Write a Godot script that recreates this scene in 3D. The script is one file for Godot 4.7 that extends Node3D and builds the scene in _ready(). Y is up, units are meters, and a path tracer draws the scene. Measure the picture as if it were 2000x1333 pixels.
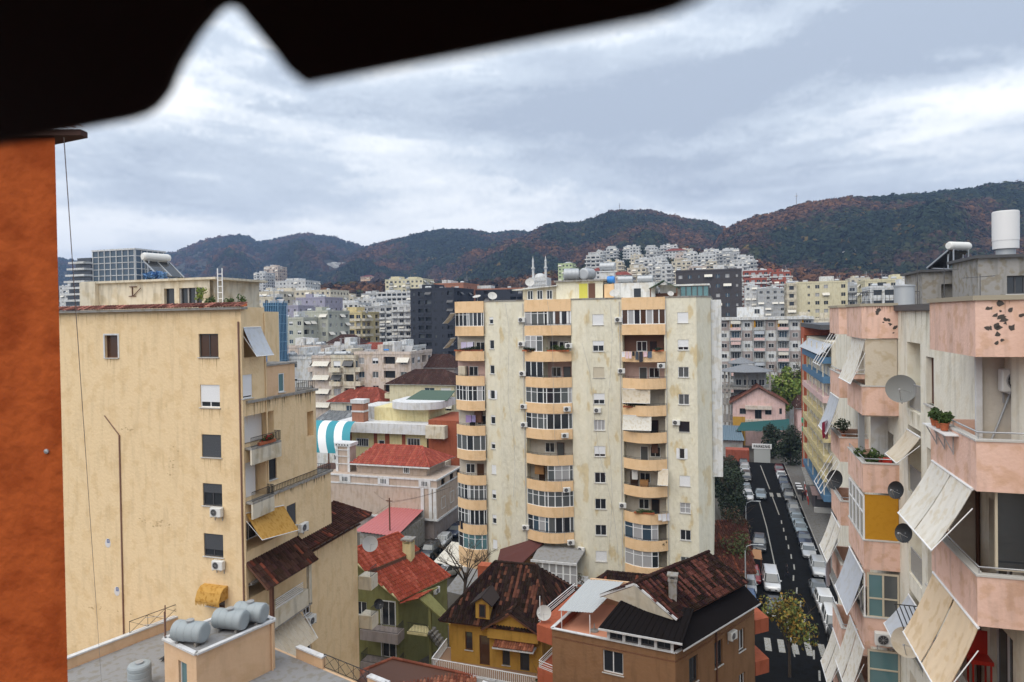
extends Node3D
# A city of towers, villas and a parked-up street below wooded autumn hills, seen from a high balcony.
# City frame: u runs along the house fronts, w along the street away from the viewer, y up; metres.

const TH := 0.300197          # the street grid is turned 17.2 degrees
var UU := Vector3(cos(TH), 0, sin(TH))
var WW := Vector3(sin(TH), 0, -cos(TH))
var O := Vector3.ZERO         # base of the thing being built (u, y, w)
var cur: Node3D               # the thing being built
var rng := RandomNumberGenerator.new()
var used := {}
var M := {}
var cache := {}
var unit_box: ArrayMesh

class B:
	var v := PackedVector3Array()
	var n := PackedVector3Array()
	var col := PackedColorArray()
	var uv := PackedVector2Array()
	var colored := false
	var color := Color(1, 1, 1)
	func tri(a: Vector3, b: Vector3, c: Vector3) -> void:
		# a, b, c counter-clockwise seen from outside; stored clockwise
		var m := (b - a).cross(c - a).normalized()
		v.append(a); v.append(c); v.append(b)
		n.append(m); n.append(m); n.append(m)
		if colored:
			col.append(color); col.append(color); col.append(color)
	func trin(a: Vector3, b: Vector3, c: Vector3, na: Vector3, nb: Vector3, nc: Vector3) -> void:
		v.append(a); v.append(c); v.append(b)
		n.append(na); n.append(nc); n.append(nb)
		if colored:
			col.append(color); col.append(color); col.append(color)
	func quad(a: Vector3, b: Vector3, c: Vector3, d: Vector3) -> void:
		tri(a, b, c); tri(a, c, d)
	func box(p0: Vector3, p1: Vector3) -> void:
		var a := p0.min(p1); var b := p0.max(p1)
		quad(Vector3(a.x, a.y, b.z), Vector3(b.x, a.y, b.z), Vector3(b.x, b.y, b.z), Vector3(a.x, b.y, b.z))
		quad(Vector3(b.x, a.y, a.z), Vector3(a.x, a.y, a.z), Vector3(a.x, b.y, a.z), Vector3(b.x, b.y, a.z))
		quad(Vector3(b.x, a.y, b.z), Vector3(b.x, a.y, a.z), Vector3(b.x, b.y, a.z), Vector3(b.x, b.y, b.z))
		quad(Vector3(a.x, a.y, a.z), Vector3(a.x, a.y, b.z), Vector3(a.x, b.y, b.z), Vector3(a.x, b.y, a.z))
		quad(Vector3(a.x, b.y, b.z), Vector3(b.x, b.y, b.z), Vector3(b.x, b.y, a.z), Vector3(a.x, b.y, a.z))
		quad(Vector3(a.x, a.y, a.z), Vector3(b.x, a.y, a.z), Vector3(b.x, a.y, b.z), Vector3(a.x, a.y, b.z))
	func obox(o: Vector3, x: Vector3, y: Vector3, z: Vector3) -> void:
		# a box with corner o and edge vectors x, y, z (right handed)
		quad(o + z, o + x + z, o + x + y + z, o + y + z)
		quad(o + x, o, o + y, o + x + y)
		quad(o + x + z, o + x, o + x + y, o + x + y + z)
		quad(o, o + z, o + y + z, o + y)
		quad(o + y + z, o + x + y + z, o + x + y, o + y)
		quad(o, o + x, o + x + z, o + z)
	func bar(a: Vector3, b: Vector3, t: float, t2 := 0.0) -> void:
		var y := (b - a)
		var side := Vector3.UP if absf(y.normalized().y) < 0.9 else Vector3.RIGHT
		var x := y.cross(side).normalized() * t
		var z := x.cross(y).normalized() * (t2 if t2 > 0.0 else t)
		obox(a - x / 2 - z / 2, x, y, z)
	func tube(pts: Array, r: float, k := 6, taper := 1.0) -> void:
		var rings := []
		for i in pts.size():
			var d: Vector3 = (pts[mini(i + 1, pts.size() - 1)] - pts[maxi(i - 1, 0)]).normalized()
			var side := Vector3.UP if absf(d.y) < 0.9 else Vector3.RIGHT
			var x := d.cross(side).normalized()
			var z := x.cross(d).normalized()
			var rr: float = r * lerpf(1.0, taper, float(i) / maxf(1, pts.size() - 1))
			var ring := []
			for j in k:
				var a := TAU * j / k
				ring.append([pts[i] + (x * cos(a) + z * sin(a)) * rr, x * cos(a) + z * sin(a)])
			rings.append(ring)
		for i in pts.size() - 1:
			for j in k:
				var p = rings[i][j]; var q = rings[i][(j + 1) % k]; var s = rings[i + 1][(j + 1) % k]; var t = rings[i + 1][j]
				trin(p[0], s[0], q[0], p[1], s[1], q[1]); trin(p[0], t[0], s[0], p[1], t[1], s[1])
		for e in [0, pts.size() - 1]:
			for j in range(1, k - 1):
				if e == 0: tri(rings[e][0][0], rings[e][j][0], rings[e][j + 1][0])
				else: tri(rings[e][0][0], rings[e][j + 1][0], rings[e][j][0])
	func lathe(pr: Array, k: int, xf := Transform3D()) -> void:
		# pr: [radius, height] pairs upwards; turned about xf's y axis, smooth across, flat along
		for i in pr.size() - 1:
			var a = pr[i]; var b = pr[i + 1]
			var nn := Vector2(b[1] - a[1], a[0] - b[0]).normalized()
			for j in k:
				var t0 := TAU * j / k; var t1 := TAU * (j + 1) / k
				var c0 := Vector3(cos(t0), 0, -sin(t0)); var c1 := Vector3(cos(t1), 0, -sin(t1))
				var p0: Vector3 = xf * (c0 * a[0] + Vector3(0, a[1], 0)); var p1: Vector3 = xf * (c1 * a[0] + Vector3(0, a[1], 0))
				var p2: Vector3 = xf * (c1 * b[0] + Vector3(0, b[1], 0)); var p3: Vector3 = xf * (c0 * b[0] + Vector3(0, b[1], 0))
				var n0: Vector3 = (xf.basis * (c0 * nn.x + Vector3(0, nn.y, 0))).normalized(); var n1: Vector3 = (xf.basis * (c1 * nn.x + Vector3(0, nn.y, 0))).normalized()
				if a[0] > 1e-5: trin(p0, p1, p2, n0, n1, n1)
				if b[0] > 1e-5: trin(p0, p2, p3, n0, n1, n0)
	func poly(pts: PackedVector3Array, flat: PackedVector2Array) -> void:
		for k in range(0, 1):
			var ix := Geometry2D.triangulate_polygon(flat)
			for i in range(0, ix.size(), 3):
				tri(pts[ix[i]], pts[ix[i + 1]], pts[ix[i + 2]])
	func prism(p: Array, y0: float, y1: float, top := true, bottom := true) -> void:
		# p: Vector2(x, z') with z' = -z, counter-clockwise seen from above
		var q := PackedVector2Array(p)
		var ix := Geometry2D.triangulate_polygon(q)
		var f := func(i: int, y: float) -> Vector3: return Vector3(q[i].x, y, -q[i].y)
		for i in range(0, ix.size(), 3):
			var s := (q[ix[i + 1]] - q[ix[i]]).cross(q[ix[i + 2]] - q[ix[i]])
			var b := ix[i + 1] if s > 0 else ix[i + 2]
			var c := ix[i + 2] if s > 0 else ix[i + 1]
			if top: tri(f.call(ix[i], y1), f.call(b, y1), f.call(c, y1))
			if bottom: tri(f.call(ix[i], y0), f.call(c, y0), f.call(b, y0))
		for i in q.size():
			var j := (i + 1) % q.size()
			quad(f.call(i, y0), f.call(j, y0), f.call(j, y1), f.call(i, y1))
	func wall(o: Vector3, x: Vector3, w: float, h: float, holes: Array, depth := 0.14) -> void:
		# a wall face with real openings; holes: [x, y, width, height, depth (optional, with a back when given)]
		var z := x.cross(Vector3.UP).normalized()
		var xs := [0.0, w]; var ys := [0.0, h]
		for k in holes:
			xs.append_array([k[0], k[0] + k[2]]); ys.append_array([k[1], k[1] + k[3]])
		xs.sort(); ys.sort()
		var at := func(a: float, b: float, d := 0.0) -> Vector3: return o + x * a + Vector3.UP * b - z * d
		# merge runs in x so that the sheet stays light
		for j in ys.size() - 1:
			if ys[j + 1] - ys[j] < 1e-4: continue
			var cy: float = (ys[j] + ys[j + 1]) / 2
			var run := -1.0
			for i in xs.size():
				var open := true
				if i < xs.size() - 1:
					if xs[i + 1] - xs[i] < 1e-4: continue
					var cx: float = (xs[i] + xs[i + 1]) / 2
					open = false
					for k in holes:
						if cx > k[0] and cx < k[0] + k[2] and cy > k[1] and cy < k[1] + k[3]: open = true; break
				if not open and run < 0: run = xs[i]
				if open and run >= 0:
					quad(at.call(run, ys[j]), at.call(xs[i], ys[j]), at.call(xs[i], ys[j + 1]), at.call(run, ys[j + 1]))
					run = -1.0
		for k in holes:
			var d: float = k[4] if k.size() > 4 else depth
			var a: float = k[0]; var b: float = k[1]; var c: float = k[0] + k[2]; var e: float = k[1] + k[3]
			quad(at.call(a, b), at.call(c, b), at.call(c, b, d), at.call(a, b, d))
			quad(at.call(a, e, d), at.call(c, e, d), at.call(c, e), at.call(a, e))
			quad(at.call(a, b), at.call(a, b, d), at.call(a, e, d), at.call(a, e))
			quad(at.call(c, b, d), at.call(c, b), at.call(c, e), at.call(c, e, d))
			if k.size() > 4: quad(at.call(a, b, d), at.call(c, b, d), at.call(c, e, d), at.call(a, e, d))
	func shell(p: Array, y0: float, y1: float, holes := {}, depth := 0.14, top := true) -> void:
		# building walls round a plan p (Vector2(x, -z), counter-clockwise), openings by edge number
		for i in p.size():
			var a: Vector2 = p[i]; var b: Vector2 = p[(i + 1) % p.size()]
			wall(Vector3(a.x, y0, -a.y), Vector3(b.x - a.x, 0, -(b.y - a.y)).normalized(), a.distance_to(b), y1 - y0, holes.get(i, []), depth)
		if top:
			var q := PackedVector2Array(p)
			var ix := Geometry2D.triangulate_polygon(q)
			for i in range(0, ix.size(), 3):
				var s := (q[ix[i + 1]] - q[ix[i]]).cross(q[ix[i + 2]] - q[ix[i]])
				var j := 1 if s > 0 else 2
				tri(Vector3(q[ix[i]].x, y1, -q[ix[i]].y), Vector3(q[ix[i + j]].x, y1, -q[ix[i + j]].y), Vector3(q[ix[i + 3 - j]].x, y1, -q[ix[i + 3 - j]].y))
	func loft(rings: Array, closed := true, caps := true) -> void:
		# skin over rings of Vector3 of equal size
		var k: int = rings[0].size()
		for i in rings.size() - 1:
			for j in (k if closed else k - 1):
				quad(rings[i][j], rings[i][(j + 1) % k], rings[i + 1][(j + 1) % k], rings[i + 1][j])
		if caps and closed:
			for j in range(1, k - 1):
				tri(rings[0][0], rings[0][j + 1], rings[0][j])
				tri(rings[-1][0], rings[-1][j], rings[-1][j + 1])
	func smooth(angle := 40.0) -> void:
		# average normals of corners at one place whose faces meet within the angle
		var at := {}
		for i in v.size():
			var key := Vector3i(v[i] * 2000.0)
			if not at.has(key): at[key] = []
			at[key].append(i)
		var lim := cos(deg_to_rad(angle))
		var out := n.duplicate()
		for key in at:
			var l: Array = at[key]
			for i in l:
				var s := Vector3.ZERO
				for j in l:
					if n[i].dot(n[j]) > lim: s += n[j]
				out[i] = s.normalized()
		n = out
	func mesh() -> ArrayMesh:
		var a := []
		a.resize(Mesh.ARRAY_MAX)
		a[Mesh.ARRAY_VERTEX] = v
		a[Mesh.ARRAY_NORMAL] = n
		if colored: a[Mesh.ARRAY_COLOR] = col
		if uv.size() == v.size() and uv.size() > 0: a[Mesh.ARRAY_TEX_UV] = uv
		var m := ArrayMesh.new()
		m.add_surface_from_arrays(Mesh.PRIMITIVE_TRIANGLES, a)
		return m

# ---------------------------------------------------------------- naming and placing
func numbered(called: String) -> String:
	used[called] = used.get(called, -1) + 1
	return called if used[called] == 0 else "%s_%03d" % [called, used[called]]

func tag(o: Node, label: String, category: String, group := "", kind := "") -> void:
	if label: o.set_meta("label", label)
	if category: o.set_meta("category", category)
	if group: o.set_meta("group", group)
	if kind: o.set_meta("kind", kind)

func G(u: float, y: float, w: float) -> Vector3:
	return UU * u + WW * w + Vector3(0, y, 0)

func thing(called: String, label: String, category: String, u: float, y: float, w: float, group := "", kind := "") -> Node3D:
	O = Vector3(u, y, w)
	cur = Node3D.new()
	cur.name = numbered(called)
	add_child(cur)
	cur.position = G(u, y, w)
	cur.rotation.y = -TH
	tag(cur, label, category, group, kind)
	return cur

func c(u: float, y: float, w: float) -> Vector3:
	return Vector3(u - O.x, y - O.y, -(w - O.z))

func c2(u: float, w: float) -> Vector2:
	return Vector2(u - O.x, w - O.z)

func plan(p: Array) -> Array:
	var r := []
	for q in p: r.append(c2(q[0], q[1]))
	return r

func put(called: String, m: Mesh, mat: Material, parent: Node = null, at := Vector3.ZERO) -> MeshInstance3D:
	var o := MeshInstance3D.new()
	o.name = called
	o.mesh = m
	o.material_override = mat
	o.position = at
	(parent if parent else cur).add_child(o, true)
	return o

func P(called: String, b: B, mat: Material, parent: Node = null) -> MeshInstance3D:
	return put(called, b.mesh(), mat, parent)

func stuff(called: String, b: B, mat: Material, parent: Node = null) -> MeshInstance3D:
	var o := put(called, b.mesh(), mat, parent)
	o.set_meta("kind", "stuff")
	return o

func bx(called: String, u0: float, u1: float, y0: float, y1: float, w0: float, w1: float, mat: Material, parent: Node = null) -> MeshInstance3D:
	var o := put(called, unit_box, mat, parent)
	o.position = c((u0 + u1) / 2, (y0 + y1) / 2, (w0 + w1) / 2)
	o.scale = Vector3(absf(u1 - u0), absf(y1 - y0), absf(w1 - w0))
	return o

func node(called: String, parent: Node, at := Vector3.ZERO, turn := 0.0) -> Node3D:
	var o := Node3D.new()
	o.name = called
	parent.add_child(o, true)
	o.position = at
	o.rotation.y = turn
	return o

func copy(o: Node3D, u: float, y: float, w: float, turn := 0.0, label := "") -> Node3D:
	var r: Node3D = o.duplicate()
	r.name = numbered(String(o.name).rstrip("0123456789").trim_suffix("_"))
	add_child(r)
	r.position = G(u, y, w)
	r.rotation.y = -TH + turn
	if label: r.set_meta("label", label)
	return r

# the direction along a wall in the plan, as a turn about y: a window's own x axis runs along the wall
func turn_of(d: Vector2) -> float:
	return atan2(d.y, d.x)

# ---------------------------------------------------------------- materials
func lin(r: float, g: float, b: float) -> Color:
	return Color(r, g, b).linear_to_srgb()

func noise_tex(key: String, freq: float, ramp: Array, octaves := 5, size := 512, seed_ := 1, kind := FastNoiseLite.TYPE_SIMPLEX_SMOOTH, normal := 0.0) -> NoiseTexture2D:
	if cache.has(key): return cache[key]
	var f := FastNoiseLite.new()
	f.noise_type = kind
	f.seed = seed_
	f.frequency = freq
	f.fractal_octaves = octaves
	var t := NoiseTexture2D.new()
	t.width = size; t.height = size
	t.seamless = true
	t.noise = f
	if normal > 0.0:
		t.as_normal_map = true
		t.bump_strength = normal
	else:
		var g := Gradient.new()
		var off := PackedFloat32Array(); var cols := PackedColorArray()
		for r in ramp:
			off.append(r[0]); cols.append(r[1])
		g.offsets = off; g.colors = cols
		t.color_ramp = g
	cache[key] = t
	return t

func mat(key: String, color: Color, rough := 0.85, metal := 0.0) -> StandardMaterial3D:
	if M.has(key): return M[key]
	var m := StandardMaterial3D.new()
	m.resource_name = key
	m.albedo_color = color
	m.roughness = rough
	m.metallic = metal
	M[key] = m
	return m

# painted plaster: mottled patches, rain streaks and a fine grain, all in the paint and dirt themselves
func plaster(key: String, color: Color, patch := 0.5, streak := 0.5, scale := 0.11) -> StandardMaterial3D:
	if M.has(key): return M[key]
	var m := mat(key, color, 0.92)
	m.metallic_specular = 0.25
	m.albedo_texture = patch_tex(patch)
	m.uv1_triplanar = true
	m.uv1_world_triplanar = true
	m.uv1_scale = Vector3(scale, scale, scale)
	m.uv1_offset = Vector3(rng.randf(), rng.randf(), rng.randf())
	m.uv1_triplanar_sharpness = 4.0
	m.detail_enabled = true
	m.detail_blend_mode = BaseMaterial3D.BLEND_MODE_MUL
	m.detail_albedo = streak_tex(streak)
	m.detail_uv_layer = BaseMaterial3D.DETAIL_UV_2
	m.uv2_triplanar = true
	m.uv2_world_triplanar = true
	m.uv2_scale = Vector3(0.23, 0.035, 0.23)
	m.uv2_triplanar_sharpness = 4.0
	m.normal_enabled = true
	m.normal_texture = noise_tex("plaster_normal", 0.06, [], 5, 512, 5, FastNoiseLite.TYPE_SIMPLEX_SMOOTH, 3.0)
	m.normal_scale = 0.25
	return m

func patch_tex(k: float) -> NoiseTexture2D:
	var q: int = roundi(k * 4)
	var d := 0.17 * q / 4.0
	return noise_tex("patch%d" % q, 0.006, [[0.0, Color(1 - d * 1.0, 1 - d * 1.35, 1 - d * 2.0)], [0.34, Color(1 - d * 0.5, 1 - d * 0.7, 1 - d * 1.1)], [0.44, Color(1 - d * 0.1, 1 - d * 0.12, 1 - d * 0.2)], [0.62, Color(1, 1, 1)], [0.8, Color(1 - d * 0.12, 1 - d * 0.15, 1 - d * 0.25)], [1.0, Color(1, 1, 1)]], 6, 1024, 11)

func streak_tex(k: float) -> NoiseTexture2D:
	var q: int = roundi(k * 4)
	var d := 0.2 * q / 4.0
	return noise_tex("streak%d" % q, 0.016, [[0.0, Color(1 - d * 1.2, 1 - d * 1.2, 1 - d * 1.2)], [0.3, Color(1 - d * 0.55, 1 - d * 0.55, 1 - d * 0.57)], [0.45, Color(1 - d * 0.1, 1 - d * 0.1, 1 - d * 0.1)], [1.0, Color(1, 1, 1)]], 6, 512, 23)

func glass(key: String, color: Color, rough := 0.06) -> StandardMaterial3D:
	var m := mat(key, color, rough)
	m.metallic_specular = 0.6
	return m

func tinted(key: String, color: Color, rough := 0.85) -> StandardMaterial3D:
	var m := mat(key, color, rough)
	m.vertex_color_use_as_albedo = true
	return m

func materials() -> void:
	var cream := plaster("cream", lin(0.72, 0.685, 0.565), 0.75, 0.25, 0.07)
	cream.albedo_texture = noise_tex("repainted", 0.007, [[0.0, Color(0.92, 0.86, 0.74)], [0.22, Color(0.94, 0.89, 0.8)], [0.32, Color(0.99, 0.985, 0.97)], [0.7, Color(1, 1, 1)], [1.0, Color(0.97, 0.97, 0.96)]], 4, 1024, 3)
	cream.uv1_scale = Vector3(0.075, 0.03, 0.075)
	plaster("peach", lin(0.78, 0.545, 0.325), 0.25, 0.25)
	plaster("white_wall", lin(0.72, 0.73, 0.74), 0.5, 0.75)
	plaster("ochre", lin(0.77, 0.59, 0.365), 0.25, 0.25, 0.12)
	plaster("apricot", lin(0.68, 0.47, 0.3), 0.25, 0.25)
	plaster("pinkish", lin(0.76, 0.52, 0.43), 0.5, 0.5, 0.25)
	plaster("cream_right", lin(0.8, 0.765, 0.66), 0.25, 0.5, 0.2)
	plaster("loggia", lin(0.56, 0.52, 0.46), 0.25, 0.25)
	plaster("rose_wall", lin(0.62, 0.44, 0.4), 0.25, 0.25)
	var rust_wall := plaster("orange", lin(0.41, 0.09, 0.022), 1.0, 0.25, 0.16)
	rust_wall.albedo_texture = noise_tex("rust_mottle", 0.008, [[0.0, Color(0.82, 0.75, 0.7)], [0.35, Color(0.89, 0.85, 0.82)], [0.5, Color(0.95, 0.93, 0.92)], [0.75, Color(1, 0.99, 0.97)], [1.0, Color(0.9, 0.88, 0.87)]], 4, 1024, 41)
	rust_wall.normal_scale = 0.35
	plaster("concrete", lin(0.3, 0.29, 0.28), 0.75, 0.75, 0.3)
	plaster("roofing", lin(0.26, 0.26, 0.265), 0.5, 0.0, 0.25)
	plaster("brown", lin(0.26, 0.145, 0.077), 0.25, 0.5)
	plaster("terracotta_paint", lin(0.42, 0.12, 0.065), 0.25, 0.5)
	plaster("marigold", lin(0.46, 0.27, 0.06), 0.25, 0.5)
	plaster("olive", lin(0.22, 0.215, 0.09), 0.25, 0.5)
	plaster("mauve", lin(0.36, 0.31, 0.3), 0.25, 0.5)
	plaster("villa_pink", lin(0.48, 0.39, 0.33), 0.25, 0.5)
	plaster("trim", lin(0.63, 0.64, 0.66), 0.25, 0.5)
	plaster("butter", lin(0.68, 0.6, 0.34), 0.25, 0.5)
	plaster("pale_yellow", lin(0.62, 0.57, 0.41), 0.25, 0.5)
	plaster("brick_paint", lin(0.3, 0.09, 0.05), 0.25, 0.5)
	plaster("charcoal", lin(0.045, 0.05, 0.065), 0.25, 0.25)
	plaster("charcoal_warm", lin(0.075, 0.07, 0.075), 0.25, 0.25)
	plaster("clay", lin(0.36, 0.17, 0.115), 0.25, 0.5)
	plaster("far_white", lin(0.62, 0.63, 0.64), 0.5, 0.75)
	plaster("far_cream", lin(0.62, 0.57, 0.47), 0.5, 0.75)
	plaster("far_grey", lin(0.42, 0.43, 0.44), 0.5, 0.5)
	plaster("far_dark_grey", lin(0.2, 0.21, 0.23), 0.25, 0.5)
	plaster("far_pink", lin(0.58, 0.5, 0.45), 0.5, 0.75)
	plaster("far_yellow", lin(0.6, 0.51, 0.29), 0.5, 0.5)
	plaster("far_lilac", lin(0.34, 0.33, 0.42), 0.25, 0.5)
	plaster("far_green", lin(0.5, 0.58, 0.34), 0.25, 0.5)
	plaster("far_red", lin(0.33, 0.1, 0.07), 0.25, 0.5)
	plaster("pale_rose", lin(0.66, 0.47, 0.45), 0.25, 0.5)
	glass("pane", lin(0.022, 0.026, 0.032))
	glass("pane_blue", lin(0.04, 0.07, 0.1))
	glass("pane_grey", lin(0.1, 0.11, 0.115), 0.12)
	glass("pane_curtain", lin(0.36, 0.36, 0.37), 0.25)
	glass("pane_brown", lin(0.07, 0.035, 0.02), 0.15)
	glass("pane_teal", lin(0.1, 0.2, 0.22), 0.08)
	mat("white_frame", lin(0.75, 0.76, 0.77), 0.45)
	mat("grey_frame", lin(0.33, 0.33, 0.34), 0.5)
	mat("dark_frame", lin(0.06, 0.06, 0.065), 0.5)
	mat("wood", lin(0.11, 0.045, 0.025), 0.6)
	mat("wood_light", lin(0.3, 0.15, 0.05), 0.6)
	mat("shutter_white", lin(0.74, 0.75, 0.77), 0.6)
	mat("shutter_dark", lin(0.06, 0.065, 0.075), 0.6)
	mat("shutter_beige", lin(0.55, 0.49, 0.38), 0.65)
	mat("iron", lin(0.02, 0.02, 0.022), 0.6)
	mat("steel", lin(0.5, 0.51, 0.52), 0.35, 0.8)
	mat("zinc", lin(0.4, 0.42, 0.44), 0.5, 0.4)
	mat("ac_white", lin(0.66, 0.66, 0.64), 0.5)
	mat("ac_grille", lin(0.04, 0.04, 0.042), 0.6)
	mat("sill", lin(0.5, 0.49, 0.47), 0.8)
	mat("black", lin(0.012, 0.012, 0.013), 0.5)
	mat("drum_grey", lin(0.3, 0.34, 0.36), 0.6)
	mat("red_plastic", lin(0.5, 0.03, 0.015), 0.4)
	mat("drip_dark", lin(0.2, 0.14, 0.08), 0.95)
	mat("drip_soft", lin(0.5, 0.36, 0.2), 0.95)
	mat("plant", lin(0.05, 0.1, 0.025), 0.8)
	mat("pot", lin(0.36, 0.1, 0.04), 0.8)
	mat("blue_plastic", lin(0.03, 0.22, 0.62), 0.45)
	plaster("asphalt", lin(0.012, 0.0125, 0.0135), 0.5, 0.0, 0.13).metallic_specular = 0.12
	mat("dish_grey", lin(0.2, 0.205, 0.2), 0.65)
	plaster("paving", lin(0.15, 0.145, 0.14), 0.75, 0.0, 0.3)
	plaster("dirt", lin(0.085, 0.075, 0.06), 1.0, 0.0, 0.1)
	plaster("road_paint", lin(0.32, 0.32, 0.31), 1.0, 0.0, 0.6)
	plaster("canvas_white", lin(0.64, 0.62, 0.57), 0.5, 0.0, 0.45)
	plaster("canvas_beige", lin(0.56, 0.5, 0.41), 0.5, 0.0, 0.3)
	plaster("canvas_cream", lin(0.68, 0.54, 0.38), 0.5, 0.0, 0.3)
	plaster("canvas_grey", lin(0.45, 0.48, 0.53), 0.25, 0.0, 0.3)
	plaster("canvas_gold", lin(0.5, 0.29, 0.08), 1.0, 0.0, 0.5)
	plaster("canvas_ochre", lin(0.5, 0.25, 0.025), 0.25, 0.0, 0.5)
	tinted("tile", Color.WHITE, 0.9).metallic_specular = 0.2
	var leafm := tinted("leaf", Color.WHITE, 0.75)
	leafm.backlight_enabled = true
	leafm.backlight = Color(0.35, 0.35, 0.35)
	tinted("forest", Color.WHITE, 0.9).metallic_specular = 0.15
	plaster("bark", lin(0.09, 0.07, 0.055), 0.5, 0.5, 0.6)
	mat("tyre", lin(0.018, 0.018, 0.018), 0.8)
	mat("rim", lin(0.4, 0.41, 0.42), 0.35, 0.7)
	mat("lamp_glass", lin(0.6, 0.62, 0.64), 0.15)
	mat("tail_glass", lin(0.35, 0.02, 0.02), 0.2)
	mat("plastic_black", lin(0.02, 0.02, 0.02), 0.55)

# ---------------------------------------------------------------- pieces shared by the buildings
func cbox(w: float, h: float, d: float, t := 0.02) -> B:
	# a box centred on x and z, standing on y = 0, all edges chamfered by t
	var b := B.new()
	var ring := func(y: float, k: float) -> Array:
		var x := w / 2 - k; var z := d / 2 - k
		return [Vector3(-x + t, y, z), Vector3(x - t, y, z), Vector3(x, y, z - t), Vector3(x, y, -z + t), Vector3(x - t, y, -z), Vector3(-x + t, y, -z), Vector3(-x, y, -z + t), Vector3(-x, y, z - t)]
	b.loft([ring.call(0, t), ring.call(t, 0), ring.call(h - t, 0), ring.call(h, t)])
	return b

func win(parent: Node, at: Vector3, turn: float, w: float, h: float, o := {}) -> Node3D:
	var key := "win%.2f,%.2f,%s" % [w, h, str(o)]
	if not cache.has(key):
		var t := Node3D.new()
		t.name = o.get("name", "window")
		var n: int = o.get("n", 2)
		var rec: float = o.get("rec", 0.1)
		var fw: float = o.get("fw", 0.06)
		var tr: float = o.get("tr", 0.0)
		var mf: Material = M[o.get("frame", "white_frame")]
		var f := B.new()
		var z0 := -rec - 0.03; var z1 := -rec + 0.03
		f.box(Vector3(0, 0, z0), Vector3(w, fw, z1)); f.box(Vector3(0, h - fw, z0), Vector3(w, h, z1))
		for i in n + 1:
			var x := (w - fw) * i / n
			f.box(Vector3(x, fw, z0), Vector3(x + fw, h - fw, z1))
		if tr > 0.0: f.box(Vector3(fw, h * tr, z0 + 0.002), Vector3(w - fw, h * tr + fw * 0.8, z1 - 0.002))
		var fr := MeshInstance3D.new(); fr.name = "frame"; fr.mesh = f.mesh(); fr.material_override = mf
		t.add_child(fr, true)
		var names: Array = o.get("panes", [o.get("pane", "pane")])
		for i in n:
			var x0 := (w - fw) * i / n + fw; var x1 := (w - fw) * (i + 1) / n
			var p := MeshInstance3D.new(); p.name = "pane"; p.mesh = unit_box; p.material_override = M[names[i % names.size()]]
			p.position = Vector3((x0 + x1) / 2, h / 2, -rec - 0.012); p.scale = Vector3(x1 - x0, h - fw * 2, 0.012)
			t.add_child(p, true)
		var sh: float = o.get("shut", 0.0)
		if sh > 0.0:
			var s := B.new()
			var k := maxi(2, roundi(h * sh / 0.09))
			for i in k:
				var y := h - h * sh * (i + 1) / k
				s.box(Vector3(0.012, y + 0.008, -rec + 0.035), Vector3(w - 0.012, y + h * sh / k, -rec + 0.05))
				s.box(Vector3(0.012, y - 0.002, -rec + 0.034), Vector3(w - 0.012, y + 0.01, -rec + 0.042))
			var q := MeshInstance3D.new(); q.name = "roller_shutter"; q.mesh = s.mesh(); q.material_override = M[o.get("sh", "shutter_white")]
			t.add_child(q, true)
		if o.get("sill", true):
			var q := MeshInstance3D.new(); q.name = "sill"; q.mesh = unit_box; q.material_override = M["sill"]
			q.position = Vector3(w / 2, -0.025, -rec / 2 + 0.03); q.scale = Vector3(w + 0.12, 0.05, rec + 0.1)
			t.add_child(q, true)
		if o.has("trim"):
			var s := B.new(); var tw := 0.1
			s.box(Vector3(-tw, 0, -0.02), Vector3(0, h, 0.03)); s.box(Vector3(w, 0, -0.02), Vector3(w + tw, h, 0.03)); s.box(Vector3(-tw, h, -0.02), Vector3(w + tw, h + tw, 0.03))
			var q := MeshInstance3D.new(); q.name = "surround"; q.mesh = s.mesh(); q.material_override = M[o.trim]
			t.add_child(q, true)
		if o.has("leaf"):
			# two hinged shutters folded back on the wall
			for side in [-1, 1]:
				var s := B.new(); var lw := w / 2
				var x0: float = -lw if side < 0 else w
				s.box(Vector3(x0, 0, 0.02), Vector3(x0 + lw, h, 0.035))
				for k in roundi(h / 0.12): s.box(Vector3(x0 + 0.05, 0.04 + k * 0.12, 0.035), Vector3(x0 + lw - 0.05, 0.1 + k * 0.12, 0.05))
				var q := MeshInstance3D.new(); q.name = "shutter"; q.mesh = s.mesh(); q.material_override = M[o.leaf]
				t.add_child(q, true)
		cache[key] = t
	var r: Node3D = cache[key].duplicate()
	r.name = cache[key].name
	parent.add_child(r, true)
	r.position = at
	r.rotation.y = turn
	return r

# a row of windows in the openings of one wall: returns the holes and adds the windows
func wins(parent: Node, o: Vector3, d: Vector2, list: Array) -> Array:
	# list: [x, y, w, h, options]; o = wall's lower left corner (local), d = direction in plan
	var holes := []
	var x := Vector3(d.x, 0, -d.y)
	for k in list:
		holes.append([k[0], k[1], k[2], k[3]])
		win(parent, o + x * k[0] + Vector3(0, k[1], 0), turn_of(d), k[2], k[3], k[4] if k.size() > 4 else {})
	return holes

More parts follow.
